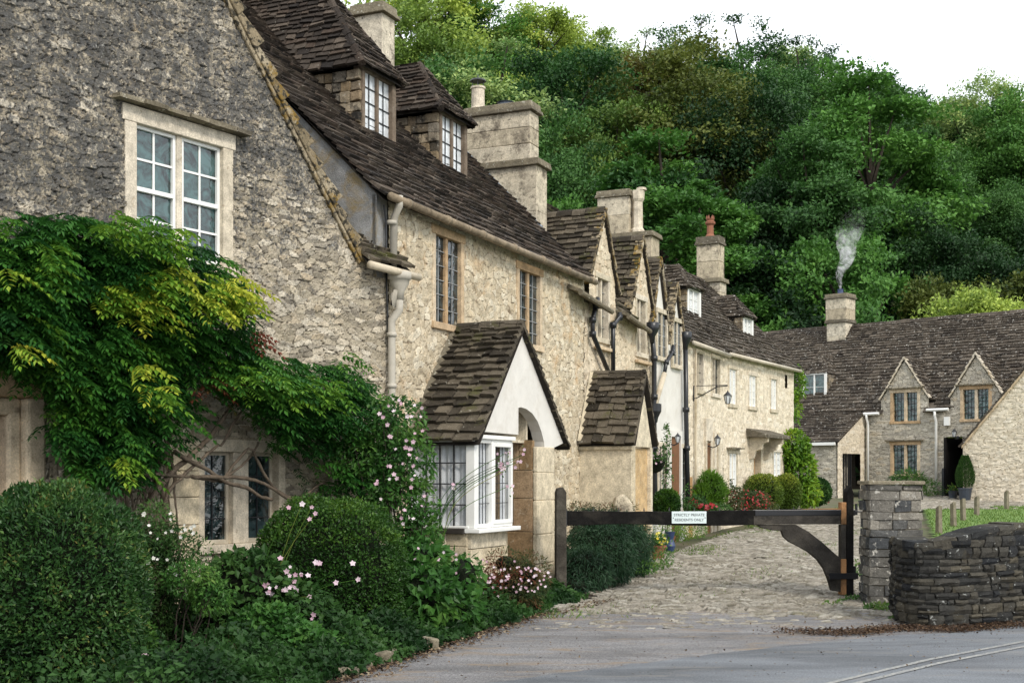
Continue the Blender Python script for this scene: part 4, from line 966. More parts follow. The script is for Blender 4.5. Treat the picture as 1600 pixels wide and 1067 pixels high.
a, b_ = T.su(1102), T.su(1108); m = MB(); m.box(T, a, b_, -.02, .03, g5, 2.35); m.build('door', M['door'], CC)
m = MB(); m.box(T, a-.1, a, -.02, .05, g5, 2.4); m.box(T, b_, b_+.12, -.02, .05, g5, 2.4); m.box(T, a-.1, b_+.12, -.02, .055, 2.4, 2.9); m.build('door_frame', M['dress'], CC, bevel=.006)
m = MB(); m.box(T, T.su(1114), T.su(1117), -.02, .04, g5, 2.6); m.box(T, T.su(1120), T.su(1123), -.02, .04, g5, 2.6); m.build('mullion', M['dress'], CC)
a, b_ = T.su(1076), T.su(1080); m = MB(); m.box(T, a, b_, -.02, .03, g5, 1.6); m.build('hatch', M['doort'], CC)
# stone hood on brackets over the tan door
m = MB(); hz = T2.sz(1180, 682, .3)[1]; h0, h1 = dT[0]-.55, dT[1]+.75
m.hexa([T2.p(h0, 0, hz), T2.p(h1, 0, hz), T2.p(h1, .55, hz-.02), T2.p(h0, .55, hz-.02), T2.p(h0, 0, hz+.22), T2.p(h1, 0, hz+.22), T2.p(h1, .55, hz+.06), T2.p(h0, .55, hz+.06)], 1)
for s in (dT[0]-.3, dT[1]+.3):
    bp = Frame(T2.p(s, 0, 0).x, T2.p(s, 0, 0).y, T2.ox, T2.oy, 1)
    m.prism(bp, [(0, hz), (.5, hz), (.48, hz-.12), (.36, hz-.16), (.32, hz-.3), (.18, hz-.34), (.12, hz-.52), (0, hz-.55)], -.05, .05, 0)
m.build('door_hood', [M['dress'], M['cap']], CC, bevel=.01)
m = MB(); k45 = (-T2.o3()+Vector((0, 0, 1))).normalized()
tiles(m, T.p(0, .12, E5-.08), T.d3(), b45, 4.2, lambda y: (S3, SE+.05), .14, (.15, .34), .026)
tiles(m, T2.p(0, .14, E5-.06), T2.d3(), k45, 3.6, lambda y: (-.1-.2*y, SL2+.12), .13, (.15, .34), .026)
tiles(m, T2.p(0, -5, E5-.06), T2.d3(), (T2.o3()+Vector((0, 0, 1))).normalized(), 3.5, lambda y: (-.8, SL2+.1), .3, (.3, .6))
verge(m, T2.p(SL2+.12, .14, E5-.04), T2.p(SL2+.12, -2.4, E5+2.5), T2.d3(), .2, .04, .2)
ridge(m, T2.p(-1.2, -2.42, E5+2.48), T2.p(SL2+.1, -2.42, E5+2.48))
m.build('roof', [M['slate3'], M['deck']], CC)
m = MB(); m.tube([T.p(S3, .17, E5-.12), T.p(SE, .17, E5-.14), T2.p(.0, .18, E5-.13)], .05, 0, 8); m.tube([T2.p(.0, .18, E5-.10), T2.p(SL2+.1, .18, E5-.10)], .045, 0, 8); m.build('gutter', M['gutterw'], CC, smooth=True)
m = MB(); m.tube([T.p(T.su(1083), .06, E5-.2), T.p(T.su(1083), .06, .5)], .03, 0, 6); m.build('downpipe', M['creamp'], CC)
dormer(T2, .15, .62, .80, E5-.2+.80-.02, .88, .60, CC, M['pierst'], M['slate3'], win='white', glass='glassw', bars=(2, 4), bar='white', roofback=1.9, course=.10, flare=.10)
dormer(T2, 3.62, .55, .66, E5-.2+.66-.02, .72, .58, CC, M['pierst'], M['slate3'], win='white', glass='glassw', bars=(2, 4), bar='white', roofback=1.9, course=.10, flare=.10)
chimney(T2, 5.0, 5.5, 1.9, 2.65, 6.4, 8.0, CC, ledge=6.95, up=(5.03, 5.47, 1.95, 2.6), rows=2, cap=.16, o_=.05, pots=[(5.25, 2.28, .62, .12, 'terra', 'crown')])

# =============== 6: cottages across the end of the lane ===============
CF = thing('stone_cottage', 'long grey stone cottage across the lane end, with smoking chimney and two stone gables', 'cottage', FF.p(0, 0, gz(45)))
gF = gz(45)-.05; EF = 3.92; tkF = 1.16; RP = 3.02
fH = (.32, .88); fI = (2.86, .88)
whu = (-.10, .78, 3.55, 4.55); whl = (-.10, .78, 1.70, 2.72); wiu = (2.42, 3.28, 3.55, 4.55)
fd = (1.82, 2.42)
wall_grid('wall', FF, -1.15, 3.6, gF, EF, .035, .24, .105, .75, .02, M['rub4'], CF, [hole(FF, *whu), hole(FF, *whl), hole(FF, *wiu), (fd[0], fd[1], 0, 2.95)], seed=71)
for i, (sc_, wn) in enumerate(((fH, whu), (fI, wiu))):
    gable_dormer(FF, sc_[0], sc_[1], EF, 5.72, CF, M['rub4'], M['slate3'], 4.35, win=wn, rb=1.75, course=.14, cop='dress', face_seed=81+i, over=.02)
for wn, st in ((whu, 1), (whl, 1), (wiu, 1)): window(FF, *wn, CF, stone='dress_o', bars=(3, 5), jw=.11, mw=.10, rec=.09, glass='glassg', hood=True)
m = MB(); m.box(FF, fd[0], fd[1], -1.6, -1.5, gF, 2.95); m.box(FF, fd[0]-.08, fd[0], -1.6, .02, gF, 2.95); m.box(FF, fd[1], fd[1]+.08, -1.6, .01, gF, 2.95); m.build('passage', M['void'], CF)
m = MB(); bF = (-FF.o3()+Vector((0, 0, tkF))).normalized(); LbF = RP*math.hypot(1, tkF)+.1
tiles(m, FF.p(0, .12, EF-.10), FF.d3(), bF, LbF, lambda y: (-9, 9), .15, (.18, .38), .028, skip=lambda x, y: y < .5 and (abs(x-fH[0]) < fH[1]+.02 or abs(x-fI[0]) < fI[1]+.02), d0=.34)
tiles(m, FF.p(0, -2*RP-.1, EF-.10), FF.d3(), (FF.o3()+Vector((0, 0, tkF))).normalized(), LbF, lambda y: (-9, 9), .4, (.4, .8))
cb = (-FF.o3()*2.0+Vector((0, 0, 1.08))); # catslide in front at the left
tiles(m, FF.p(0, 2.15, 2.80), FF.d3(), -FF.o3()*2.03+Vector((0, 0, 1.10)), 2.33, lambda y: (-9, -1.12-.0*y), .15, (.18, .38), .028)
ridge(m, FF.p(-9, -RP, EF+RP*tkF), FF.p(9, -RP, EF+RP*tkF), .12, .07, .5)
m.build('roof', [M['slate3'], M['deck']], CF)
qf = 2.02
wall_grid('lean_to_wall', FF, -6, -1.22, gF-.15, 2.82, .04, .24, .105, .75, .02, M['rub4'], CF, q=qf, seed=91)
sd_ = Frame(FF.p(-1.18, 0, 0).x, FF.p(-1.18, 0, 0).y, FF.ox, FF.oy, 1)
if sd_.ox*FF.dx+sd_.oy*FF.dy < 0: sd_.ox, sd_.oy = -sd_.ox, -sd_.oy
wall_grid('side_wall', sd_, 0, qf+.02, gF-.15, 3.9, .04, .3, .12, .75, .012, M['rub3'], CF, [(.35, 1.7, 0, 2.42)], lambda s, z: z < 3.85-s*.5, seed=95)
m = MB(); m.box(sd_, .95, 1.72, -.62, -.57, gF, 2.46); m.build('opening', M['void'], CF)
wall_grid('porch_back_wall', sd_, .2, .95, gF, 2.46, .04, .24, .105, .75, .015, M['rub4'], CF, q=-.55, seed=97)
m = MB()
for k in range(5): m.box(sd_, .9+k*.17, .94+k*.17, -.1, -.06, gF, 2.4)
m.build('railing', M['black'], CF)
m = MB(); m.box(FF, -6, -1.2, 2.14, 2.24, 2.70, 2.80); m.tube([FF.p(-1.15, .2, 3.84), FF.p(-.55, .2, 3.84)], .05, 0, 8); m.tube([FF.p(1.20, .2, 3.90), FF.p(1.98, .2, 3.90)], .05, 0, 8); m.build('gutter', M['white'], CF)
for s in (-1.02, 1.5):
    m = MB(); m.tube([FF.p(s, .2, 3.84), FF.p(s, .2, 3.7), FF.p(s, .09, 3.5), FF.p(s, .09, .95)], .045, 0, 8); m.build('downpipe', M['white'], CF, smooth=True)
m = MB(); m.box(FF, 1.78, 1.98, .02, .12, 3.35, 3.65); m.build('meter_box', M['white'], CF, bevel=.01)
m = MB(); m.box(FF, 1.72, 1.80, .06, .14, .9, 1.9); m.build('black_post', M['black'], CF)
chimney(FF, -4.0, -3.2, 2.45, 3.15, 6.5, 8.45, CF, ledge=7.52, up=(-4.03, -3.17, 2.42, 3.18), rows=2, cap=.12, o_=.06, pots=[(-3.6, 2.8, .22, .11, 'bluep', 'plain')])
dormer(FF, -3.5, .84, .58, 4.46, .95, .78, CF, M['pierst'], M['slate3'], win='white', glass='glassg', bars=(1, 2), bar='white', roofback=1.3, course=.14, flare=.02)
# right wing
CR = thing('stone_cottage', 'pale stone gable end at the right edge, behind the potted conifer', 'cottage', FF.p(6.5, 2.2, gz(41)))
kr = lambda s, z: z < np.minimum(2.60+(s-3.30)*1.16, 2.6+(9.7-s)*1.16)
wall_grid('wall', FF, 3.33, 9.7, .7, 6.4, .035, .24, .10, .75, .02, M['rub4r'] if 'rub4r' in M else M['rub3'], CR, keep=kr, q=2.2, seed=101)
m = MB()
bs = -FF.d3()*-1*3.2+Vector((0, 0, 3.2*1.16)); 
tiles(m, FF.p(3.24, 2.2, 2.55), FF.o3(), FF.d3()+Vector((0, 0, 1.16)), 4.95, lambda y: (-3.5, .06), .15, (.2, .4), .03)
tiles(m, FF.p(9.76, 2.2, 2.55), FF.o3(), -FF.d3()+Vector((0, 0, 1.16)), 4.95, lambda y: (-3.5, .06), .15, (.2, .4), .03)
verge(m, FF.p(3.22, 2.27, 2.56), FF.p(6.5, 2.27, 6.36), FF.o3(), .2, .05, .2)
m.build('roof', [M['slate3'], M['deck']], CR)
m = MB(); m.add([FF.p(3.33, 2.2, .7), FF.p(3.33, -1, .7), FF.p(3.33, -1, 2.6), FF.p(3.33, 2.2, 2.6)], [(0, 1, 2, 3)]); m.build('side_wall', M['rub3'], CR)
m = MB(); A = FF.p(3.30, 2.225, 2.52); B = FF.p(6.5, 2.225, 6.23); m.hexa([A, B, B+FF.o3()*.04, A+FF.o3()*.04, A+Vector((0, 0, .09)), B+Vector((0, 0, .09)), B+FF.o3()*.04+Vector((0, 0, .09)), A+FF.o3()*.04+Vector((0, 0, .09))]); m.build('bargeboard', M['dress_o'], CR)
# ---------------- gate ----------------
gl_ = at(885, 800, 16.85); gr_ = at(1330, 800, 17.25)
GF = Frame(gl_.x, gl_.y, gr_.x-gl_.x, gr_.y-gl_.y)          # gate plane, outward = towards the camera
if GF.oy > 0: GF.ox, GF.oy = -GF.ox, -GF.oy
def gs(u, v, q=0): return GF.sz(u, v, q)
gate = thing('field_gate', 'closed black oak bar gate with curved brace, barring the cobbled lane', 'gate', GF.p(gs(1320, 800)[0], 0, 0))
m = MB(); s0 = gs(886, 800)[0]; s1 = gs(1312, 800)[0]
pts = []
for i in range(15):
    t = i/14; pts.append((s0+(s1-s0)*t, 1.155-.012*math.sin(t*5)+random.uniform(-.004, .004)))
low = [(s0+(s1-s0)*(1-i/14), .965+.012*math.sin(i*.7)+random.uniform(-.005, .005)) for i in range(15)]
m.prism(GF, pts+low, -.05, .05, 0)
bm_ = m.build('beam', M['wood'], gate, bevel=.006)
m = MB()
for i in range(11):
    s = s0+.35+i*.34; c_ = GF.p(s, 0, 1.15); m.tube([c_, c_+Vector((0, 0, .05))], [.012, .002], 0, 5)
m.build('spike', M['black'], gate)
m = MB(); a = gs(1178, 800)[0]; m.box(GF, a, gs(1334, 800)[0], .052, .062, 1.085, 1.16); m.box(GF, a, gs(1334, 800)[0], -.062, -.052, 1.085, 1.16); m.box(GF, gs(1325, 800)[0], gs(1338, 800)[0], -.03, .03, 1.09, 1.15)
m.build('hinge_strap', M['black'], gate, bevel=.004)
m = MB(); m.prism(GF, [gs(1252, 797), gs(1312, 797), gs(1312, 794), gs(1252, 795)][::-1], -.04, .04); m.build('top_splice', M['woodo'], gate)
m = MB(); m.box(GF, a-.02, gs(1311, 818)[0], .05, .058, .968, 1.082); m.build('lower_board', M['woodg'], gate, bevel=.004)
m = MB(); br = [(1183, 819.5), (1243, 819.5), (1262, 830), (1285, 848), (1305, 866), (1313, 872), (1313, 924), (1298, 922), (1293, 905), (1286, 888), (1276, 874), (1262, 862), (1246, 853), (1232, 846), (1223, 838), (1220, 829), (1206, 828), (1188, 824)]
m.prism(GF, [gs(u, v) for u, v in br], -.04, .04); m.build('brace', M['woodg'], gate, bevel=.008)
h0, h1 = gs(1312, 0)[0], gs(1331, 0)[0]; hm = h0+(h1-h0)*.42
m = MB(); m.prism(GF, [(hm, .02), (h1, .02), (h1, 1.38), ((hm+h1)/2+.01, 1.49), (hm, 1.40)][::1], -.08, .075); m.build('heel_post', M['wood'], gate, bevel=.008)
m = MB(); m.box(GF, h0, hm-.002, -.06, .07, .965, 1.26, 0); m.build('orange_splice', M['woodo'], gate, bevel=.005)
m = MB(); m.box(GF, h0, hm-.002, -.06, .07, .02, .50, 0); m.build('orange_splice', M['woodo'], gate, bevel=.005)
m = MB(); m.box(GF, h0, hm-.002, -.055, .062, .502, .96, 0); m.build('heel_stile', M['woodg'], gate, bevel=.005)
m = MB(); m.box(GF, gs(1292, 0)[0], gs(1337, 0)[0], .082, .094, .235, .315); m.tube([GF.p(gs(1335, 0)[0], 0, .22), GF.p(gs(1335, 0)[0], 0, .40)], .022, 0, 8)
m.build('pivot_strap', M['black'], gate); m = MB()
m.tube([GF.p(h1, 0, 1.14), GF.p(gs(1349, 0)[0], 0, 1.13)], .012, 0, 6); m.tube([GF.p(gs(1338, 0)[0], 0, 1.09), GF.p(gs(1338, 0)[0], 0, 1.24)], .018, 0, 8); m.build('pivot_hook', M['black'], gate)
m = MB(); a, b_ = gs(1048, 806)[0], gs(1102, 806)[0]; m.box(GF, a, b_, .052, .064, .985, 1.145)
sg_ = m.build('sign_board', M['sign'], gate, bevel=.003)
def text_part(name, lines, size, F, sc, q, zc, mat, parent, gap=1.3):
    V = []; Fc = []
    for i, t in enumerate(lines):
        cu = bpy.data.curves.new('t', 'FONT'); cu.body = t; cu.size = size; cu.extrude = .001; cu.align_x = 'CENTER'; cu.align_y = 'CENTER'; cu.offset = .0006
        o = bpy.data.objects.new('t', cu); C.objects.link(o); dg = bpy.context.evaluated_depsgraph_get()
        me = bpy.data.meshes.new_from_object(o.evaluated_get(dg)); b0 = len(V)
        zo = zc-(i-(len(lines)-1)/2)*size*gap
        V += [F.p(sc+v.co.x, q+v.co.z, zo+v.co.y) for v in me.vertices]; Fc += [tuple(b0+k for k in p.vertices) for p in me.polygons]
        bpy.data.objects.remove(o); bpy.data.curves.remove(cu); bpy.data.meshes.remove(me)
    m = MB(); m.v = [tuple(v) for v in V]; m.f = Fc; m.m = [0]*len(Fc); m.r = [.5]*len(V); return m.build(name, M[mat], parent)
text_part('lettering', ['STRICTLY PRIVATE', 'RESIDENTS ONLY'], .050, GF, (a+b_)/2, .066, 1.065, 'ink', sg_)
m = MB()
for s in (a+.02, b_-.02): m.tube([GF.p(s, .062, 1.06), GF.p(s, .068, 1.06)], .007, 0, 8)
m.build('screw', M['black'], sg_)
gp = thing('gate_post', 'weathered grey oak post with chamfered head, left of the bar gate', 'post', GF.p(gs(875, 900)[0], 0, 0))
m = MB(); a, b_ = gs(865, 0)[0]+.02, gs(884, 0)[0]; m.prism(GF, [(a, -.05), (b_, -.05), (b_-.003, 1.40), ((a+b_)/2+.02, 1.47), (a+.02, 1.45), (a+.005, 1.40)], -.08, .09); m.build('post', M['woodp'], gp, bevel=.01)
m = MB(); m.box(GF, b_-.03, b_+.012, -.05, .05, .95, 1.18); m.build('latch_plate', M['black'], gp)

# ---------------- pier and dry stone wall ----------------
pier = thing('gate_pier', 'square grey stone pier with flat slab cap, right of the bar gate', 'pier', at(1392, 945, 16.2))
PF = Frame(at(1360, 945, 16.1).x, 16.1, .995, -.06)
if PF.oy > 0: PF.ox, PF.oy = -PF.ox, -PF.oy
PW = .64
m = MB(); PS = Frame(PF.p(0, 0, 0).x, PF.p(0, 0, 0).y, -PF.ox, -PF.oy)       # left side
if PS.ox*PF.dx+PS.oy*PF.dy > 0: PS.ox, PS.oy = -PS.ox, -PS.oy
m.box(PF, .03, PW-.03, -PW+.03, -.03, -.05, 1.48, 1)
z = -.02; k = 0
while z < 1.46:
    h = random.choice((.10, .12, .135, .15)); z1 = min(1.5, z+h)
    if 1.5-z1 < .06: z1 = 1.5
    for F_, n_ in ((PF, 0), (PS, 1)):
        x = random.uniform(-.02, .0); 
        while x < PW:
            l = random.uniform(.17, .42); e = min(PW+.01, x+l)
            if PW-e < .1: e = PW+random.uniform(-.01, .015)
            r_ = random.random(); r_ = r_*.6+.4 if z > .9 else r_*.7
            m.box(F_, x+.006, e-.006, -.10, random.uniform(-.012, .018), z+.006, z1-.006, 0, r=r_, jit=.009); x = e+.001
    z = z1
m.build('stone', [M['pierst'], M['mortarp']], pier, bevel=.014)
m = MB(); m.box(PF, -.03, PW+.03, -PW-.03, .04, 1.503, 1.55, 0, jit=.003); m.build('cap', M['cap'], pier, bevel=.01)
wall_path = [at(1390, 960, 15.2), at(1393, 972, 14.7), at(1402, 980, 14.15), at(1440, 985, 13.75), at(1500, 985, 13.75), at(1560, 975, 14.0), at(1640, 960, 14.5), at(1760, 940, 15.4), at(2000, 930, 17)]
wall_path = [Vector((p.x, p.y, 0)) for p in wall_path]
# smooth resample
def resample(pts, step):
    out = []; n_ = len(pts)
    for i in range(n_-1):
        p0, p1, p2, p3 = pts[max(i-1, 0)], pts[i], pts[i+1], pts[min(i+2, n_-1)]; k = max(2, int((p2-p1).length/step))
        for j in range(k):
            t = j/k; out.append(.5*((2*p1)+(p2-p0)*t+(2*p0-5*p1+4*p2-p3)*t*t+(3*p1-p0-3*p2+p3)*t**3))
    out.append(pts[-1]); return out
WP = resample(wall_path, .04); cum = [0]
for i in range(1, len(WP)): cum.append(cum[-1]+(WP[i]-WP[i-1]).length)
def wp(s):
    s = max(0, min(cum[-1]-.001, s)); i = 0
    lo, hi = 0, len(cum)-1
    while hi-lo > 1:
        mid = (lo+hi)//2
        if cum[mid] <= s: lo = mid
        else: hi = mid
    t = (s-cum[lo])/max(1e-6, cum[hi]-cum[lo]); p = WP[lo].lerp(WP[hi], t); d = (WP[hi]-WP[lo]).normalized(); return p, d, Vector((d.y, -d.x, 0))
sw = thing('stone_wall', 'low curved dark mossy dry stone wall at the right edge, beside the road', 'wall', wp(1.5)[0])
def wtop(s): return .86+.09*min(1, s/2.2)+.12*min(1, max(0, s-1.6)/1.4)+.03*math.sin(s*3)
m = MB(); z = -.06; row = 0
def curved_stone(m, s0, s1, z0, z1, q0, q1, mat, r=None, fol=False):
    ns = 3; nz = 3; j = lambda a: random.uniform(-a, a); vs = []
    for i in range(ns):
        for k in range(nz):
            s = s0+(s1-s0)*i/(ns-1)+j(.008); zz = z0+(z1-z0)*k/(nz-1)+j(.007)+(wtop(s) if fol else 0); p, d, o_ = wp(s); rim = (i in (0, ns-1))+(k in (0, nz-1)); q = q1+j(.010)-.014*rim
            vs.append(p+o_*q+Vector((0, 0, zz)))
    for i in range(ns):
        for k in range(nz):
            s = s0+(s1-s0)*i/(ns-1); p, d, o_ = wp(s); vs.append(p+o_*q0+Vector((0, 0, z0+(z1-z0)*k/(nz-1)+(wtop(s) if fol else 0))))
    idx = lambda i, k, b: b*9+i*3+k; fs = []
    for i in range(2):
        for k in range(2): fs += [(idx(i, k, 0), idx(i+1, k, 0), idx(i+1, k+1, 0), idx(i, k+1, 0)), (idx(i, k, 1), idx(i, k+1, 1), idx(i+1, k+1, 1), idx(i+1, k, 1))]
    for i in range(2): fs += [(idx(i, 0, 0), idx(i, 0, 1), idx(i+1, 0, 1), idx(i+1, 0, 0)), (idx(i, 2, 0), idx(i+1, 2, 0), idx(i+1, 2, 1), idx(i, 2, 1))]
    for k in range(2): fs += [(idx(0, k, 0), idx(0, k+1, 0), idx(0, k+1, 1), idx(0, k, 1)), (idx(2, k, 0), idx(2, k, 1), idx(2, k+1, 1), idx(2, k+1, 0))]
    m.add(vs, fs, mat, r)
while z < 1.2:
    h = random.choice((.06, .075, .09, .105, .12)); x = random.uniform(-.1, 0)
    while x < cum[-1]:
        l = random.uniform(.08, .30); zt_ = wtop(x+l/2)-.06
        if z < zt_:
            hh = min(h, zt_-z+.02); th_ = random.uniform(-.010, .020)
            if random.random() < .25 and hh > .1:
                zz = z+hh*random.uniform(.4, .6); curved_stone(m, x+.006, x+l-.006, z+.005, zz-.004, -.14, th_, 0); curved_stone(m, x+.006, x+l-.006, zz+.004, z+hh-.005, -.14, th_+.01, 0)
            else: curved_stone(m, x+.006, x+l-.006, z+.005, z+hh-.005, -.14, th_, 0)
        x += l
    z += h
x = 0
while x < cum[-1]:                                           # cope stones along the top
    l = random.uniform(.16, .38); curved_stone(m, x+.004, x+l-.004, -.10, random.uniform(-.008, .014), -.36, .01+random.uniform(-.02, .015), 0, None, True); x += l
vs = []; n_ = 60
for i in range(n_+1):
    s = cum[-1]*i/n_; p, d, o_ = wp(s); t = wtop(s)-.05; vs += [p-o_*.040+Vector((0, 0, -.1)), p-o_*.040+Vector((0, 0, t)), p-o_*.34+Vector((0, 0, t)), p-o_*.34+Vector((0, 0, -.1))]
fs = [(4*i+k, 4*i+4+k, 4*i+5+k, 4*i+1+k) for i in range(n_) for k in range(3)]+[(0, 1, 2, 3)]
m.add(vs, fs, 1)
m.build('stone', [M['drystone'], M['mortar']], sw, smooth=False)

# ---------------- bollards ----------------
spots = [(1467, 27.5, .66, 'nearest and leftmost'), (1490, 29.6, .60, 'second from the left'), (1505, 31.6, .58, 'third from the left'), (1526, 33.6, .54, 'fourth from the left'), (1573, 36.2, .56, 'farthest and rightmost')]
bp_me = None
for i, (u, y, h, w_) in enumerate(spots):
    p = Vector(((u-HU)*y/FPX, y, gz(y)))
    lab = 'grey wooden bollard on the lawn edge, %s of the row of five' % w_
    if i == 0:
        m = MB(); F_ = Frame(p.x, p.y, .9, .4)
        m.hexa([F_.p(-.055, -.055, p.z-.05), F_.p(.055, -.055, p.z-.05), F_.p(.055, .055, p.z-.05), F_.p(-.055, .055, p.z-.05), F_.p(-.05, -.05, p.z+.57), F_.p(.05, -.05, p.z+.56), F_.p(.05, .05, p.z+.62), F_.p(-.05, .05, p.z+.63)])
        ob = m.build('bollard', M['bollard'] if 'bollard' in M else M['woodb'], None, org=p, bevel=.01)
    else:
        ob2 = ob.copy(); C.objects.link(ob2); ob2.location = p; ob2.rotation_euler = (random.uniform(-.02, .02), random.uniform(-.03, .03), random.uniform(-.2, .2)); ob2.scale = (1, 1, h/.64)
        tag(ob2, lab, 'bollard', 'wooden bollards along the lawn'); continue
    tag(ob, lab, 'bollard', 'wooden bollards along the lawn')

# ---------------- lanterns, basket, pots ----------------
def lantern(name, label, F, u, v, q, size, parent_loc, arm):
    c_ = F.sz(u, v, q); P0 = F.p(c_[0], q, c_[1])
    t = thing(name, label, 'lantern', F.p(c_[0], 0, c_[1]))
    m = MB(); s = size
    if arm == 'long': m.tube([F.p(c_[0]-.05, 0, c_[1]+.0), F.p(c_[0]-.05, .1, c_[1]+s*.1), F.p(c_[0], q*.7, c_[1]+s*1.0), F.p(c_[0], q, c_[1]+s*1.05)], .012, 0, 6); m.tube([F.p(c_[0]-.05, .01, c_[1]+s*1.1), F.p(c_[0], q, c_[1]+s*1.12)], .008, 0, 6); m.tube([F.p(c_[0]-.05, .012, c_[1]-.05), F.p(c_[0]-.05, .012, c_[1]+s*1.1)], .02, 0, 6)
    else: m.tube([F.p(c_[0], 0, c_[1]-s*.5), F.p(c_[0], q*.6, c_[1]-s*.75), F.p(c_[0], q, c_[1]-s*.55)], .014, 0, 6); m.box(F, c_[0]-.04, c_[0]+.04, 0, .02, c_[1]-s*.7, c_[1]-s*.3)
    m.build('bracket', M['black'], t)
    m = MB(); m.lathe(P0, [(s*.16, -s*.5), (s*.18, -s*.46), (s*.2, -s*.45)], 0, 6); m.lathe(P0, [(s*.38, s*.22), (s*.30, s*.3), (s*.12, s*.5), (s*.06, s*.56), (s*.03, s*.66)], 0, 6)
    for k in range(6): a = k*1.047; m.tube([P0+Vector((math.cos(a)*s*.18, math.sin(a)*s*.18, -s*.45)), P0+Vector((math.cos(a)*s*.34, math.sin(a)*s*.34, s*.22))], s*.025, 0, 4)
    m.build('cage', M['black'], t)
    m = MB(); m.lathe(P0, [(s*.15, -s*.45), (s*.31, s*.22)], 0, 6); m.build('pane', M['glassw'], t)
lantern('wall_lantern', 'black lantern hanging from a long iron bracket high on the cream wall', T, 1137, 622, .75, .25, None, 'long')
lantern('wall_lantern', 'small black lantern on short bracket beside the dark cottage door', T, 1121, 688, .25, .21, None, 'short')
lantern('wall_lantern', 'black lantern over the dark passage of the far grey cottage', FF, 1491, 677, .3, .26, None, 'short')
lantern('wall_lantern', 'round black lamp above the brown door of the white cottage', T, 1059, 685, .2, .18, None, 'short')

# ---------------- leaves ----------------
def cards(P, D, Nn, Ln, Wd, fold=.18, droop=0):
    """one folded rhombic leaf per point: base P, direction D, face normal Nn"""
    D = D/np.linalg.norm(D, axis=1, keepdims=True); S = np.cross(D, Nn); S /= (np.linalg.norm(S, axis=1, keepdims=True)+1e-9); U = np.cross(S, D)
    Ln = Ln[:, None]; Wd = Wd[:, None]
    mid = P+D*Ln*.45
    V = np.stack([P, mid+S*Wd*.5+U*Wd*fold, P+D*Ln-U*Ln*droop, mid-S*Wd*.5+U*Wd*fold], 1).reshape(-1, 3)
    return V
def leaf_obj(name, V, rnd, mat, parent=None, org=None, flower=None):
    if name == 'flower':               # five petals per flower, stored petal by petal: each flower its own part
        k = len(V)//20; A = np.asarray(V).reshape(5, k, 4, 3).transpose(1, 0, 2, 3).reshape(k, 20, 3); rr_ = np.asarray(rnd)[:k]; o = None
        F5 = np.arange(20).reshape(-1, 4)
        for i in range(min(k, 100)): o = np_obj('flower', A[i], F5, mat, parent, attrs={'rnd': ('FLOAT', np.full(20, rr_[i]))})
        if k > 100:
            B = A[100:].reshape(-1, 3); o = np_obj('flowers', B, np.arange(len(B)).reshape(-1, 4), mat, parent, attrs={'rnd': ('FLOAT', np.repeat(rr_[100:], 20))}); o['kind'] = 'stuff'
        return o
    n_ = len(V)//4; F_ = np.arange(n_*4).reshape(-1, 4)
    return np_obj(name, V, F_, mat, parent, org, attrs={'rnd': ('FLOAT', np.repeat(rnd, 4))})
def unit(r, n_):
    v = r.normal(size=(n_, 3)); return v/np.linalg.norm(v, axis=1, keepdims=True)
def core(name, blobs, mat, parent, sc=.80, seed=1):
    """solid near-black core, standing in for the shade inside a shrub"""
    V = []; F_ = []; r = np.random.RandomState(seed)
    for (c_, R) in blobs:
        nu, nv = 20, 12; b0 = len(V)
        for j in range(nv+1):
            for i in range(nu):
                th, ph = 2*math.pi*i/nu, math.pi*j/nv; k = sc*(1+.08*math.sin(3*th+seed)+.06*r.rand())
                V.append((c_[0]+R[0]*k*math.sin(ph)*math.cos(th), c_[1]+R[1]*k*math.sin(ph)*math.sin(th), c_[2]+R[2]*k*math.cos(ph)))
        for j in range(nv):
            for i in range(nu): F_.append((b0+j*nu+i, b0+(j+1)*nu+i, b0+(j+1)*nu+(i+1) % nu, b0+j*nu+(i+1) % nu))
    return np_obj(name, np.array(V), np.array(F_), mat, parent, smooth=True)
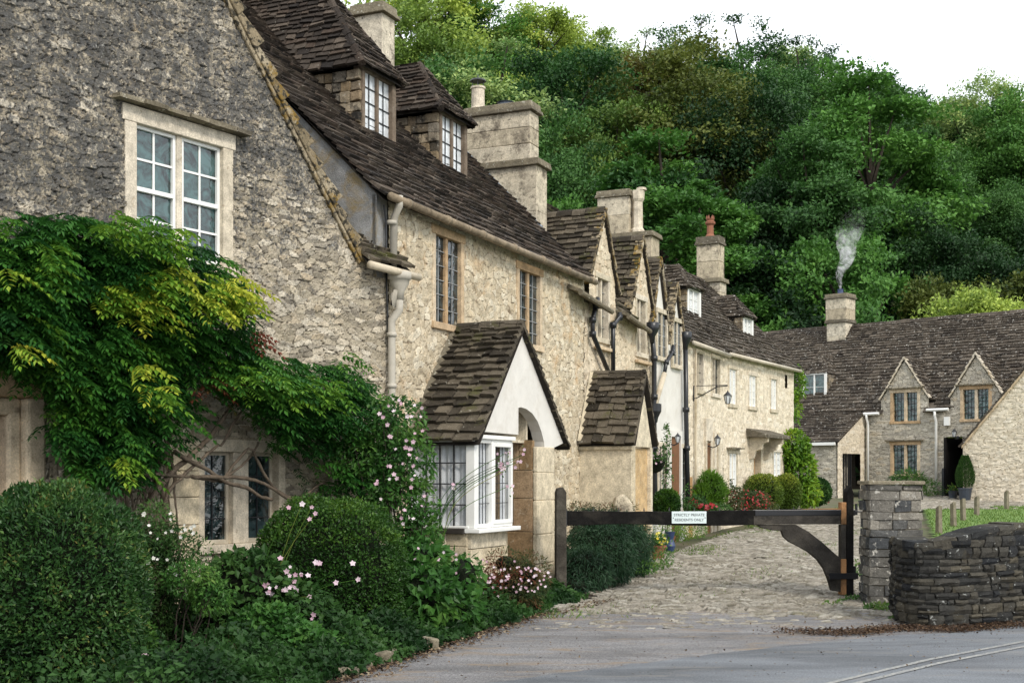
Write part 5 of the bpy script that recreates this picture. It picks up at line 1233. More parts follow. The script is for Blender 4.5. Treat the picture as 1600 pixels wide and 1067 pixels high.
def shrub(name, label, cat, blobs, n_, L_, W_, mat, depth=.22, seed=1, rfun=None, core_s=.80, power=2, flowers=None, up=.2, group=None, stem=True, tuft=None, rg=1.):
    """blobs: list of (centre, radii); leaves fill an outer shell over the twigs"""
    r = np.random.RandomState(seed); c0 = blobs[0][0]
    t = thing(name, label, cat, (c0[0], c0[1], min(b[0][2]-b[1][2] for b in blobs)), group)
    area = np.array([b[1][0]*b[1][1]+b[1][0]*b[1][2]+b[1][1]*b[1][2] for b in blobs]); pk = r.choice(len(blobs), n_, p=area/area.sum())
    Cc = np.array([b[0] for b in blobs], float)[pk]; Rr = np.array([b[1] for b in blobs], float)[pk]
    d = unit(r, n_)
    if power != 2:
        k = (np.abs(d)**power).sum(1)**(-1/power); dd = d*k[:, None]
    else: dd = d
    lump = 1+rg*.10*(vnoise(d[:, 0]*5+seed, d[:, 1]*5+d[:, 2]*4, seed)-.5)+rg*.05*(vnoise(d[:, 0]*14, d[:, 2]*14+d[:, 1]*9, seed)-.5)
    hol = vnoise(d[:, 0]*17+seed, d[:, 1]*13+d[:, 2]*16, seed+3); rad = lump*(1-depth*r.rand(n_)**1.6)-.13*rg*np.clip(.5-hol, 0, 1)
    P = Cc+dd*Rr*rad[:, None]
    ok = P[:, 2] > gzv(P[:, 1])-.02; P = P[ok]; d = d[ok]; rad = rad[ok]; n_ = len(P)
    D = d*.8+unit(r, n_)*.9+np.array([0, 0, up]); Nn = d*.6+unit(r, n_)*.7+np.array([0, 0, .5])
    ln = L_*(.6+.8*r.rand(n_)); wd = W_*(.6+.8*r.rand(n_))
    V = cards(P, D, Nn, ln, wd)
    rn = np.clip(.35+.3*(r.rand(n_)-.5)+.6*(vnoise(P[:, 0]*6, P[:, 2]*6+P[:, 1]*3, seed+2)-.5), 0, 1)
    if rfun is not None: rn = rfun(P, d, rn, r)
    leaf_obj('leaves', V, rn, mat, t)
    if core_s: core('shade_core', blobs, M['dark_core'], t, core_s, seed)
    if flowers:
        for fname, nf, fs, fmat, sel in flowers:
            flowers_on(fname, P, d, nf, fs, fmat, t, r, sel)
    return t
def petals(P, Nn, size, r, k=5):
    """open flowers: k rounded petals round each point"""
    Vs = []
    Nn = Nn/np.linalg.norm(Nn, axis=1, keepdims=True)
    A = np.cross(Nn, np.array([.3, .5, .8])); A /= np.linalg.norm(A, axis=1, keepdims=True); B = np.cross(Nn, A)
    for j in range(k):
        a = 2*math.pi*j/k+r.rand(len(P))[:, None]*.3
        D = A*np.cos(a)+B*np.sin(a)+Nn*.25
        Vs.append(cards(P, D, Nn, size, size*.85, fold=.1))
    return np.concatenate(Vs)
def flowers_on(fname, P, d, nf, fs, fmat, t, r, sel=None, zoff=.04):
    idx = np.arange(len(P)) if sel is None else np.where(sel(P))[0]
    if len(idx) == 0: return
    i = r.choice(idx, min(nf, len(idx)), replace=False)
    Pf = P[i]+d[i]*zoff; Nn = d[i]+unit(r, len(i))*.4+np.array([.1, -.6, .2]); size = fs*(.6+.7*r.rand(len(i)))
    V = petals(Pf, Nn, size, r); leaf_obj(fname, V, np.tile(r.rand(len(i)), 5), fmat, t)

M['dark_core'] = mat_plain('core_and_basket_dark', (.006, .009, .004), .95, .5, 12, .8, .02)  # near-black for the shade inside shrubs, also used on the hanging basket
M['box'] = mat_leaf('box_leaves', [(.008, .030, .005), (.028, .080, .012), (.070, .15, .018), (.20, .25, .035)], .25, .4, spec=.25)
M['privet'] = mat_leaf('privet_leaves', [(.008, .032, .008), (.030, .084, .020), (.075, .155, .034), (.26, .20, .06)], .25, .4, spec=.25)
M['wist'] = mat_leaf('wisteria_leaves', [(.008, .036, .010), (.018, .078, .016), (.05, .16, .022), (.16, .30, .03), (.52, .52, .06)], .32, .42, spec=.2)
M['rose'] = mat_leaf('climber_leaves', [(.018, .06, .012), (.04, .12, .022), (.09, .19, .035), (.24, .26, .06)], .28, .4)
M['herb'] = mat_leaf('herb_leaves', [(.011, .036, .009), (.034, .090, .020), (.078, .155, .036), (.14, .22, .06)], .3, .5)
M['redl'] = mat_leaf('reddish_leaves', [(.02, .045, .015), (.06, .08, .025), (.18, .05, .03), (.26, .07, .05)], .25, .5)
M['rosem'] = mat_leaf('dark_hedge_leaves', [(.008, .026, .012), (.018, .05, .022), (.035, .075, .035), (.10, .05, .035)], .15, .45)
M['pink'] = mat_leaf('pink_petals', [(.58, .36, .44), (.68, .50, .57), (.78, .70, .73)], .3, .6)
M['whitef'] = mat_leaf('white_petals', [(.70, .70, .62), (.80, .78, .74)], .3, .6)
M['redf'] = mat_leaf('red_petals', [(.22, .015, .018), (.38, .035, .04), (.36, .08, .09)], .2, .6)
M['gold'] = mat_leaf('golden_box_leaves', [(.03, .07, .010), (.10, .16, .02), (.28, .32, .04), (.42, .42, .06)], .2, .4)
M['ygreen'] = mat_leaf('yellow_green_leaves', [(.05, .13, .015), (.12, .24, .02), (.28, .38, .03), (.42, .46, .05)], .3, .4)
def c3(u, v, y): p = at(u, v, y); return (p.x, p.y, p.z)

# big clipped shrub at the near left
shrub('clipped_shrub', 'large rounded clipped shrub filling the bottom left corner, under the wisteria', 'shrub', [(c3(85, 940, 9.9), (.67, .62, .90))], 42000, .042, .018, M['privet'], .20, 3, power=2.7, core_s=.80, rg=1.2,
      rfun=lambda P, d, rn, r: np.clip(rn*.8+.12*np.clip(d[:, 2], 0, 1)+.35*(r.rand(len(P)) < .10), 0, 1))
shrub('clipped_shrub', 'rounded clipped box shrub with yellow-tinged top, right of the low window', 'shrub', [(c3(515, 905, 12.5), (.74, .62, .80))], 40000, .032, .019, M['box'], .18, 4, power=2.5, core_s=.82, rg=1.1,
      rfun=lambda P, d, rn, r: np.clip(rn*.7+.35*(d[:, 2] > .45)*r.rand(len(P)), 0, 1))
# wisteria
wist = thing('wisteria', 'old wisteria with twisted trunks and yellow-tipped leaves, trained over the low window', 'climber', L.p(L.su(235), .3, 0))
def trunk(m, pts, r0, r1, q=.35):
    PP = [L.p(L.sz(u, v, qq)[0], qq, L.sz(u, v, qq)[1]) for u, v, qq in pts]; PP = resample(PP, .06); n_ = len(PP)
    PP = [p+Vector((random.uniform(-1, 1), random.uniform(-1, 1), random.uniform(-1, 1)))*.006 for p in PP]
    m.tube(PP, [r0+(r1-r0)*i/(n_-1)+random.uniform(-.002, .002) for i in range(n_)], 0, 8)
m = MB()
trunk(m, [(235, 1010, .32), (225, 930, .3), (215, 850, .3), (232, 790, .34), (262, 745, .36), (300, 710, .32), (330, 680, .3), (352, 648, .3)], .045, .022)
trunk(m, [(262, 1000, .34), (258, 900, .28), (262, 830, .3), (258, 785, .3), (246, 745, .34), (250, 700, .3), (240, 640, .3), (200, 560, .3)], .04, .02)
trunk(m, [(215, 980, .30), (205, 880, .3), (200, 800, .26), (188, 745, .3), (160, 690, .3)], .03, .018)
trunk(m, [(205, 742, .34), (245, 741, .40), (300, 745, .38), (345, 752, .36), (352, 745, .38), (372, 732, .36), (395, 708, .3), (404, 690, .3)], .016, .012)
trunk(m, [(270, 705, .34), (300, 722, .40), (330, 738, .40), (350, 752, .42), (385, 762, .4), (408, 776, .4), (425, 780, .38)], .024, .017)
trunk(m, [(300, 745, .4), (340, 745, .42), (370, 746, .42), (398, 750, .4), (425, 762, .4), (450, 778, .4), (480, 775, .36), (505, 765, .3), (540, 760, .25)], .022, .012)
trunk(m, [(345, 752, .36), (354, 742, .36), (388, 700, .36), (400, 715, .36), (415, 745, .38), (440, 770, .38), (470, 778, .38), (500, 756, .36), (520, 755, .3)], .016, .014)
trunk(m, [(245, 1000, .30), (240, 860, .26), (245, 800, .26), (270, 760, .30), (275, 730, .3)], .03, .016)
trunk(m, [(350, 650, .3), (385, 600, .25), (388, 560, .2), (378, 530, .2)], .018, .008)
trunk(m, [(255, 800, .3), (262, 770, .36), (290, 740, .38), (335, 700, .36), (350, 690, .3), (380, 640, .3), (440, 600, .3)], .018, .010)
for i in range(16):
    u = random.uniform(200, 275); trunk(m, [(u, 1000, .25+random.random()*.1), (u+random.uniform(-15, 15), 880, .25), (u+random.uniform(-18, 18), 790, .28), (u+random.uniform(-20, 20), 720, .3), (u+random.uniform(-40, 40), 650, .3)], .013, .008)
m.build('trunk', M['barkv'], wist, smooth=True)
def pinnate(ells, n_, seed, parent, name, mat, q=(.08, .75), lf=.24, pairs=6, ll=.066, lw=.027, frame=L, base=.35, ymax=None, hang=.75):
    r = np.random.RandomState(seed); wts = np.array([e[2]*e[3]*e[4] for e in ells]); pk = r.choice(len(ells), n_, p=wts/wts.sum()); E = np.array([e[:4] for e in ells])[pk]; ye = np.array([e[5] for e in ells])[pk]
    a = r.rand(n_)*6.283; rr = np.sqrt(r.rand(n_)); ox, oy = rr*np.cos(a), rr*np.sin(a)
    u = E[:, 0]+E[:, 2]*ox; v = E[:, 1]+E[:, 3]*oy
    th_ = np.sqrt(np.clip(1-rr**2, 0, 1))
    Q_ = q[0]+(q[1]-q[0])*(.15+.85*th_)*(r.rand(n_)**.55)*(.45+1.0*vnoise(u/33, v/26, seed+4))
    X0 = frame.x+Q_*frame.ox; Y0 = frame.y+Q_*frame.oy; k = (u-HU)/FPX; s = (k*Y0-X0)/(frame.dx-k*frame.dy)
    Px = X0+s*frame.dx; Py = Y0+s*frame.dy; Pz = EYE+(HV-v)*Py/FPX; O_ = np.stack([Px, Py, Pz], -1)
    out = np.array([frame.ox, frame.oy, 0]); al = np.array([frame.dx, frame.dy, 0])
    D = out*(.5+.7*r.rand(n_))[:, None]+al*(r.normal(size=n_)*.7)[:, None]+np.array([0, 0, 1.])*((.5*r.rand(n_)-.25))[:, None]
    D /= np.linalg.norm(D, axis=1, keepdims=True)
    LL = lf*(.65+.6*r.rand(n_)); up = np.tile(np.array([0, 0, 1.]), (n_, 1))+unit(r, n_)*.35
    S = np.cross(D, up); S /= np.linalg.norm(S, axis=1, keepdims=True)
    rl = np.clip(base+.28*(r.rand(n_)-.5)+.45*(vnoise(u/38, v/38, seed)-.5)+.06*(Q_-.4), 0, .72); rl = np.where(ye > 0, np.clip(ye+.3*(r.rand(n_)-.6), 0, 1), rl)
    V = []; R_ = []
    for j in range(pairs):
        t = (j+.7)/pairs; Pp = O_+D*(LL*t)[:, None]-np.array([0, 0, 1.])*(hang*LL*t*t*.6)[:, None]
        for sg in (-1, 1):
            dd = S*sg+D*.55-np.array([0, 0, 1.])*(.25+.55*r.rand(n_))[:, None]+unit(r, n_)*.16
            nn = np.cross(dd, D*sg)+unit(r, n_)*.3+np.array([0, 0, .8])
            sz = (1.15-.45*abs(t-.45))*(.85+.3*r.rand(n_))
            V.append(cards(Pp, dd, nn, ll*sz*LL/lf, lw*sz*LL/lf, .16, .12)); R_.append(np.clip(rl+.10*(r.rand(n_)-.5), 0, 1))
    Pp = O_+D*LL[:, None]-np.array([0, 0, 1.])*(hang*LL*.6)[:, None]
    V.append(cards(Pp, D-np.array([0, 0, .7]), up, ll*LL/lf, lw*LL/lf)); R_.append(rl)
    return leaf_obj(name, np.concatenate(V), np.concatenate(R_), mat, parent)
ells = [(120, 420, 150, 75, 1, 0), (110, 520, 160, 80, 1.1, 0), (60, 470, 130, 110, 1, 0), (230, 430, 130, 60, 1, 0), (300, 500, 85, 60, 1.1, 0), (170, 600, 105, 75, 1.2, 0), (140, 660, 75, 65, 1.1, 0), (170, 720, 30, 35, .9, 0),
        (330, 560, 75, 50, 1, 0), (400, 590, 75, 40, 1.2, 0), (470, 610, 90, 45, 1.3, 0), (530, 650, 65, 50, 1.1, 0), (590, 690, 48, 50, .9, 0), (430, 630, 60, 35, 1.1, 0), (540, 600, 30, 42, .35, 0), (235, 650, 60, 55, .8, 0), (480, 680, 70, 30, .9, 0), (560, 760, 45, 40, .9, 0), (190, 690, 50, 45, 1, 0), (150, 735, 60, 22, .9, 0), (500, 740, 40, 30, .35, 0), (100, 370, 90, 35, .8, 0), (20, 380, 60, 50, .6, 0), (560, 720, 45, 30, .7, 0)]
pinnate(ells, 6600, 5, wist, 'foliage', M['wist'], ll=.072, lw=.030)
yel = [(260, 440, 75, 22, 1, .82), (185, 462, 50, 22, 1, .8), (215, 480, 30, 25, .8, .85), (345, 468, 45, 25, 1, .86), (365, 460, 28, 30, .8, .95), (200, 352, 55, 18, .7, .66), (250, 375, 50, 25, .8, .7), (220, 578, 28, 10, .6, .9), (240, 610, 18, 25, .6, .78), (195, 720, 25, 14, .7, .72), (22, 545, 14, 10, .7, .85), (265, 500, 18, 25, .6, .8), (400, 590, 50, 26, .8, .60), (480, 612, 60, 26, .8, .60), (10, 425, 14, 8, .6, .8), (540, 570, 14, 20, .5, .62)]
pinnate(yel, 430, 8, wist, 'young_foliage', M['wist'], q=(.62, 1.0), ll=.075, lw=.031, lf=.26)
pinnate([(385, 535, 16, 20, 1, 0), (330, 600, 20, 20, 1, 0)], 22, 9, wist, 'brown_foliage', M['redl'], q=(.3, .6), base=.7)
# climbing rose / anemone by the downpipe
def free(name, label, cat, ells, n_, L_, W_, mat, y, seed, q=(-.2, .2), rnd=None, flowers=(), core_=None, hang=.3, group=None, stems=0, smat='bark'):
    """plant whose outline is given by ellipses at depth y (with thickness q)"""
    r = np.random.RandomState(seed); wts = np.array([e[2]*e[3]*(e[4] if len(e) > 4 else 1) for e in ells]); pk = r.choice(len(ells), n_, p=wts/wts.sum()); E = np.array([e[:4] for e in ells], float)[pk]
    Yb = np.array([(e[5] if len(e) > 5 else y) for e in ells], float)[pk]
    a = r.rand(n_)*6.283; rr = r.rand(n_)**.45; u = E[:, 0]+E[:, 2]*rr*np.cos(a); v = E[:, 1]+E[:, 3]*rr*np.sin(a)
    Y_ = Yb+q[0]+(q[1]-q[0])*r.rand(n_)
    Y_ = Yb+(Y_-Yb)*np.sqrt(np.clip(1.05-rr**2, 0, 1))
    P = np.stack([(u-HU)*Y_/FPX, Y_, EYE+(HV-v)*Y_/FPX], -1); ok = P[:, 2] > gzv(P[:, 1]); P = P[ok]; n_ = len(P); ox = (rr*np.cos(a))[ok]; oz = (-rr*np.sin(a))[ok]
    out = np.stack([ox, -np.ones(n_)*.7, oz], -1)
    D = out*.6+unit(r, n_)*.9-np.array([0, 0, hang]); Nn = np.array([0, -.4, .8])+unit(r, n_)*.6
    V = cards(P, D, Nn, L_*(.5+.9*r.rand(n_)), W_*(.5+.9*r.rand(n_)), .15, .1)
    rn = np.clip(.38+.35*(r.rand(n_)-.5)+.5*(vnoise(u[ok]/25, v[ok]/25, seed)-.5), 0, 1)
    if rnd: rn = rnd(P, rn, r)
    e0 = ells[0]; yy = e0[5] if len(e0) > 5 else y; c_ = at(e0[0], e0[1], yy)
    t = thing(name, label, cat, (c_.x, c_.y, gz(yy)), group)
    leaf_obj('leaves', V, rn, mat, t)
    if core_: core('shade_core', [(c3(e[0], e[1], (e[5] if len(e) > 5 else y)+.05), (e[2]/FPX*y, abs(q[0])*.8+.05, e[3]/FPX*y)) for e in ells], M['dark_core'], t, core_, seed)
    if stems:
        m = MB()
        for i in range(stems):
            e = ells[r.randint(len(ells))]; yy = (e[5] if len(e) > 5 else y); p1 = at(e[0]+e[2]*(r.rand()-.5), e[1]+e[3]*(r.rand()-.8), yy+q[0]*.5); g0 = Vector((c_.x+(r.rand()-.5)*.3, c_.y+(r.rand()-.5)*.2, gz(c_.y)))
            md = (p1+g0)/2+Vector((r.rand()-.5, r.rand()-.5, .3))*.15; m.tube([g0, md, p1], [.008, .006, .003], 0, 5)
        m.build('stem', M[smat], t)
    for fname, fe, nf, fs, fm, yf in flowers:
        w2_ = np.array([e[2]*e[3]+1 for e in fe], float); pk = r.choice(len(fe), nf, p=w2_/w2_.sum()); E = np.array(fe, float)[pk]; a = r.rand(nf)*6.283; rr = np.sqrt(r.rand(nf)); u = E[:, 0]+E[:, 2]*rr*np.cos(a); v = E[:, 1]+E[:, 3]*rr*np.sin(a)
        Y_ = np.full(nf, yf)+(r.rand(nf)-.5)*.1; Pf = np.stack([(u-HU)*Y_/FPX, Y_, EYE+(HV-v)*Y_/FPX], -1)
        sz = fs*(.65+.6*r.rand(nf)); leaf_obj(fname, petals(Pf, np.array([.1, -1, .25])+unit(r, nf)*.6, sz, r), np.tile(r.rand(nf), 5), fm, t)
    return t
free('climbing_rose', 'climbing plant with small pink flowers, beside the pale downpipe and bay window', 'climber',
     [(625, 660, 42, 40, 1), (640, 720, 42, 50, 1), (620, 790, 40, 60, 1), (650, 850, 42, 60, 1.1), (598, 640, 25, 28, .6), (600, 750, 30, 50, .8), (660, 800, 26, 50, .8), (560, 700, 45, 40, .9)], 5200, .065, .034, M['rose'], 14.0, 31, (-.25, .25), flowers=[('flower', [(600, 640, 40, 25), (640, 690, 30, 40), (625, 760, 40, 60), (650, 640, 15, 30), (610, 720, 20, 40)], 44, .026, M['pink'], 13.7)], stems=14)
m = MB(); r = np.random.RandomState(77); an = thing('japanese_anemone', 'tall pink anemones leaning across the bay window panes', 'flower', (at(690, 940, 14.3).x, 14.3, 0))
PP = []
for i in range(9):
    u1, v1 = 700+r.rand()*110, 690+r.rand()*80
    if i < 6: u1, v1 = 780+r.rand()*50, 700+r.rand()*70
    p1 = at(u1, v1, 14.35); p0 = Vector((at(660+r.rand()*20, 900, 14.3).x, 14.3, .1)); md = Vector((p0.x+.25*(p1.x-p0.x), 14.3, p0.z+.72*(p1.z-p0.z))); m.tube(resample([p0, md, p1], .1), .0035, 0, 4); PP.append(p1)
    for k in range(2): PP.append(p1+Vector((r.normal()*.05, r.normal()*.03, r.normal()*.05)))
m.build('stem', M['rose'], an); PP = np.array([tuple(p) for p in PP]); leaf_obj('flower', petals(PP, np.array([.1, -1, .2])+unit(r, len(PP))*.5, np.full(len(PP), .026)*(.6+.6*r.rand(len(PP))), r), np.tile(r.rand(len(PP)), 5), M['pink'], an)
Pq = PP[r.choice(len(PP), 40)]+unit(r, 40)*.05; leaf_obj('leaves', cards(Pq, unit(r, 40)+np.array([0, 0, .2]), unit(r, 40), np.full(40, .04), np.full(40, .02)), r.rand(40), M['rose'], an)
# bed plants in front
free('fuchsia', 'airy fuchsia with drooping white flowers, between the two clipped shrubs', 'shrub', [(245, 900, 42, 85, 1), (240, 830, 36, 50, .9), (275, 880, 40, 60, .8), (225, 960, 45, 55, .9), (300, 870, 40, 35, .35), (240, 930, 30, 90, .8)], 9500, .040, .017, M['herb'], 11.3, 41, (-.25, .25), flowers=[('flower', [(245, 850, 40, 60), (290, 900, 25, 30), (300, 825, 30, 8)], 44, .020, M['whitef'], 11.0)], stems=18)
free('leafy_plant', 'dark broad-leaved perennial with scattered pink flowers, in front of the low window', 'plant', [(390, 930, 85, 70, 1), (440, 970, 90, 65, 1), (340, 980, 70, 70, 1), (500, 1000, 70, 50, 1), (300, 1010, 60, 50, 1), (420, 1030, 90, 30, 1, 11.1), (500, 1030, 50, 22, 1, 11.1)], 10500, .072, .055, M['herb'], 11.7, 42, (-.45, .35), core_=.75, rnd=lambda P, rn, r: rn*.8, flowers=[('flower', [(450, 905, 25, 25), (420, 920, 15, 15), (495, 965, 12, 28), (475, 890, 30, 20)], 22, .026, M['pink'], 11.25)], stems=10)
m = MB(); an2 = thing('japanese_anemone', 'pink anemones on thin bent stems, over the front of the clipped box shrub', 'flower', (at(430, 990, 11.6).x, 11.6, 0)); r = np.random.RandomState(9); PP = []
for (u1, v1) in [(451, 793), (472, 787), (487, 792), (484, 811), (493, 802), (438, 872), (404, 920), (418, 914), (425, 928), (446, 921), (456, 915), (463, 922), (460, 908), (448, 892), (484, 932), (497, 958), (500, 966), (502, 974), (495, 985), (481, 975), (503, 992), (551, 880), (525, 910), (560, 905)]:
    p1 = at(u1, v1, 11.45); p0 = Vector((at(380+r.rand()*60, 900, 11.7).x, 11.7, .15)); md = p0.lerp(p1, .55)+Vector((.0, 0, .12)); m.tube(resample([p0, md, p1], .1), .003, 0, 4); PP.append(tuple(p1))
m.build('stem', M['rose'], an2); PP = np.array(PP); leaf_obj('flower', petals(PP, np.array([.1, -1, .2])+unit(r, len(PP))*.4, np.full(len(PP), .028)*(.7+.5*r.rand(len(PP))), r), np.tile(r.rand(len(PP)), 5), M['pink'], an2)
free('ground_cover_plant', 'low bright green ground cover in the bed at the bottom edge', 'plant', [(260, 1062, 105, 24, 1), (180, 1075, 80, 30, 1), (330, 1075, 60, 25, 1), (400, 1050, 60, 18, .8, 10.5), (430, 1075, 60, 16, .8, 10.0), (330, 1040, 60, 14, .7, 10.8)], 7500, .032, .024, M['herb'], 9.9, 43, (-.3, .45), rnd=lambda P, rn, r: np.clip(rn+.22, 0, 1), flowers=[('flower', [(225, 1024, 4, 3), (445, 1070, 5, 3)], 3, .02, M['pink'], 9.8)])
free('leafy_plant', 'spreading large-leaved green plant trailing onto the tarmac, below the climbing rose', 'plant', [(640, 930, 75, 55, 1), (690, 950, 60, 45, 1, 13.3), (600, 970, 70, 50, 1), (560, 1000, 60, 35, 1, 12.2), (720, 900, 35, 40, .5, 13.9), (650, 880, 50, 40, .8, 13.4)], 5200, .105, .062, M['rose'], 12.8, 44, (-.4, .3), core_=.7, rnd=lambda P, rn, r: rn*.85, flowers=[('flower', [(690, 890, 40, 30), (620, 865, 40, 20)], 26, .026, M['pink'], 12.9)])
free('flowering_shrub', 'reddish shrub with clusters of pale pink flowers, at the foot of the porch', 'shrub', [(800, 920, 52, 48, 1), (770, 940, 48, 36, 1), (825, 900, 36, 40, .9), (790, 880, 36, 24, .7)], 5200, .055, .014, M['redl'], 15.0, 45, (-.3, .3), core_=.45, flowers=[('flower', [(835, 905, 26, 22), (770, 925, 22, 26), (740, 890, 45, 18), (705, 895, 35, 14), (810, 900, 30, 25)], 110, .019, M['pink'], 14.65)])
free('edging_plant', 'low grassy tuft at the foot of the left gate post', 'plant', [(845, 958, 26, 12, 1), (815, 968, 30, 10, 1)], 900, .06, .012, M['herb'], 15.1, 46, (-.2, .2), rnd=lambda P, rn, r: np.clip(rn+.2, 0, 1))
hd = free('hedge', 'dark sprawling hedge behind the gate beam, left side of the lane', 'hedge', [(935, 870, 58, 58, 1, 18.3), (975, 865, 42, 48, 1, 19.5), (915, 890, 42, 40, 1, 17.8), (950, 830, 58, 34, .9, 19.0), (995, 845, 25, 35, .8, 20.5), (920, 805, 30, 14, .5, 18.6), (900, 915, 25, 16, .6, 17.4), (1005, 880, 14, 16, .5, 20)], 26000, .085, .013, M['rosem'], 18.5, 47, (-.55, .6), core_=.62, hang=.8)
free('edging_plant', 'low green plants along the foot of the dark hedge', 'plant', [(1030, 872, 22, 14, 1, 20.5), (1005, 885, 22, 10, 1, 19.3), (1050, 832, 45, 12, 1, 24), (1080, 828, 26, 12, 1, 25)], 1800, .06, .02, M['rose'], 21, 48, (-.3, .3), rnd=lambda P, rn, r: np.clip(rn+.2, 0, 1))
free('heather', 'reddish brown heather tuft above the gate beam, against the stone porch', 'plant', [(905, 796, 22, 12, 1, 19.8), (975, 793, 20, 12, 1, 20.3), (940, 795, 30, 8, .8, 20)], 1100, .07, .012, M['redl'], 20, 49, (-.2, .2))
rk = MB(); p = at(972, 792, 20.2); F0 = Frame(p.x, p.y, 1, .1); rk.prism(F0, [(-.2, -.25), (.18, -.25), (.16, .05), (.02, .22), (-.12, .16)][::1], -.1, .1); 
for i, v in enumerate(rk.v): rk.v[i] = (v[0], v[1], v[2]+p.z)
tag(rk.build('boulder', M['chim'], None, org=(p.x, p.y, p.z-.25), bevel=.05), 'small upright grey rock behind the gate beam, beside the stone porch', 'rock')
# shrubs along the far terrace
def sh(name, label, u, v, ru, rv, y, n_, mat, L_=.05, W_=.022, seed=1, flowers=None, power=2.2, rfun=None, cat='shrub', up=.2, group=None):
    return shrub(name, label, cat, [(c3(u, v, y), (ru/FPX*y, ru/FPX*y*.9, rv/FPX*y))], n_, L_, W_, mat, .2, seed, power=power, rfun=rfun, flowers=flowers, up=up, group=group)
sh('shrub', 'small dark round shrub beside the white cottage downpipe', 1042, 787, 20, 22, 24.5, 5000, M['box'], seed=61)
free('shrub', 'bright green feathery bush in front of the dark cottage door', 'shrub', [(1110, 768, 22, 26, 1, 27.5), (1098, 778, 14, 20, .8, 27.4), (1122, 775, 14, 22, .8, 27.6), (1108, 750, 12, 14, .7, 27.5), (1118, 755, 8, 14, .5, 27.5)], 4200, .11, .018, M['ygreen'], 27.5, 62, (-.35, .35), rnd=lambda P, rn, r: rn*.5, hang=-.9, core_=.6)
free('shrub', 'dark green leafy bush with red geraniums, under the bright feathery bush', 'shrub', [(1100, 797, 26, 12, 1, 26.2), (1080, 790, 12, 14, .8, 26), (1128, 797, 16, 10, .8, 26.4), (1092, 782, 10, 8, .5, 26.2)], 2600, .065, .035, M['herb'], 26.2, 63, (-.3, .3), flowers=[('flower', [(1093, 788, 9, 6), (1083, 783, 6, 6), (1110, 792, 10, 5)], 34, .04, M['redf'], 25.9)])
free('flowering_shrub', 'loose bush of small red flowers, left of the clipped golden domes', 'shrub', [(1168, 788, 30, 18, 1, 28.6), (1148, 778, 14, 18, .8, 28.2), (1185, 782, 18, 16, .8, 28.8), (1140, 762, 8, 14, .35, 28.2), (1160, 768, 12, 10, .5, 28.5), (1200, 792, 18, 8, .6, 28.9)], 3600, .06, .03, M['redl'], 28.6, 64, (-.35, .35), flowers=[('flower', [(1165, 778, 30, 16), (1150, 795, 20, 8), (1190, 782, 16, 12)], 100, .024, M['redf'], 28.25)], rnd=lambda P, rn, r: rn*.85)
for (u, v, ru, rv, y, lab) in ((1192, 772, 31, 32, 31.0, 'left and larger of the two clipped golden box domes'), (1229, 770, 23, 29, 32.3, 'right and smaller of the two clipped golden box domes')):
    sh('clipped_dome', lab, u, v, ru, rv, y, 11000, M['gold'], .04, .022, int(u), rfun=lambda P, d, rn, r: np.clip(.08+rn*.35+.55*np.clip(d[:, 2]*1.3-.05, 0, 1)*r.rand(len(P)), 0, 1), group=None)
free('climbing_plant', 'tall yellow-green climber on the end corner of the terrace', 'climber', [(1240, 700, 24, 28, 1, 34), (1250, 740, 24, 40, 1, 34), (1262, 770, 20, 20, 1, 34), (1228, 705, 18, 14, .8, 34), (1246, 600, 12, 22, .8, 35), (1243, 640, 8, 22, .5, 35), (1243, 580, 9, 8, .8, 35)], 4200, .13, .07, M['ygreen'], 34, 66, (-.4, .4), core_=.0 or None, stems=8)
sh('shrub', 'small dark bush with a few red flowers, right of the tall yellow-green climber', 1277, 768, 20, 20, 35.5, 2600, M['herb'], .08, .05, 67, flowers=[('flower', 24, .05, M['redf'], None)])
free('climbing_rose', 'thin climber round the brown door of the white cottage', 'climber', [(1041, 700, 6, 40, 1, 24.6), (1043, 750, 8, 25, .7, 24.6), (1075, 775, 10, 20, .4, 25.2)], 600, .06, .03, M['rose'], 24.6, 68, (-.1, .1), stems=5)
free('fern', 'green ferns under the lower window of the far grey cottage', 'plant', [(1420, 752, 26, 18, 1, 43.6), (1455, 765, 14, 14, .6, 43.2), (1395, 760, 14, 10, .6, 44)], 1800, .18, .03, M['rose'], 43.5, 69, (-.3, .3), rnd=lambda P, rn, r: np.clip(rn+.1, 0, 1))
# potted conifer
cy = 41.0; pc = at(1508, 780, cy); pc.z = gz(cy)
pt = thing('plant_pot', 'dark glazed pot holding the clipped conifer, by the dark passage', 'pot', pc)
m = MB(); m.lathe(pc, [(.15, 0), (.17, .05), (.21, .36), (.23, .37), (.23, .41), (.20, .41), (.19, .36)], 0, 14); m.build('pot', M['potd'], pt, smooth=False)
con = thing('conifer', 'small cone-shaped clipped conifer in a dark pot, by the dark passage', 'tree', pc+Vector((0, 0, .38)))
r = np.random.RandomState(3); n_ = 9000; t_ = r.rand(n_)**.8; a = r.rand(n_)*6.283; R_ = (.30*np.sin(np.clip(t_*1.15+.25, 0, 3.14)*1.9)**.8+.01)*(1-.6*t_)*1.25; R_ = np.nan_to_num(R_, nan=.02); rad = R_*(1-.25*r.rand(n_))
P = np.stack([pc.x+rad*np.cos(a), pc.y+rad*np.sin(a), pc.z+.42+t_*1.0], -1); D = np.stack([np.cos(a)*.5, np.sin(a)*.5, np.ones(n_)], -1)+unit(r, n_)*.3
leaf_obj('leaves', cards(P, D, unit(r, n_), np.full(n_, .06), np.full(n_, .016)), np.clip(r.rand(n_)*.7, 0, 1), M['herb'], con)
m = MB(); m.tube([pc+Vector((0, 0, .36)), pc+Vector((0, 0, 1.2))], [.03, .01]); m.build('trunk', M['bark'], con)
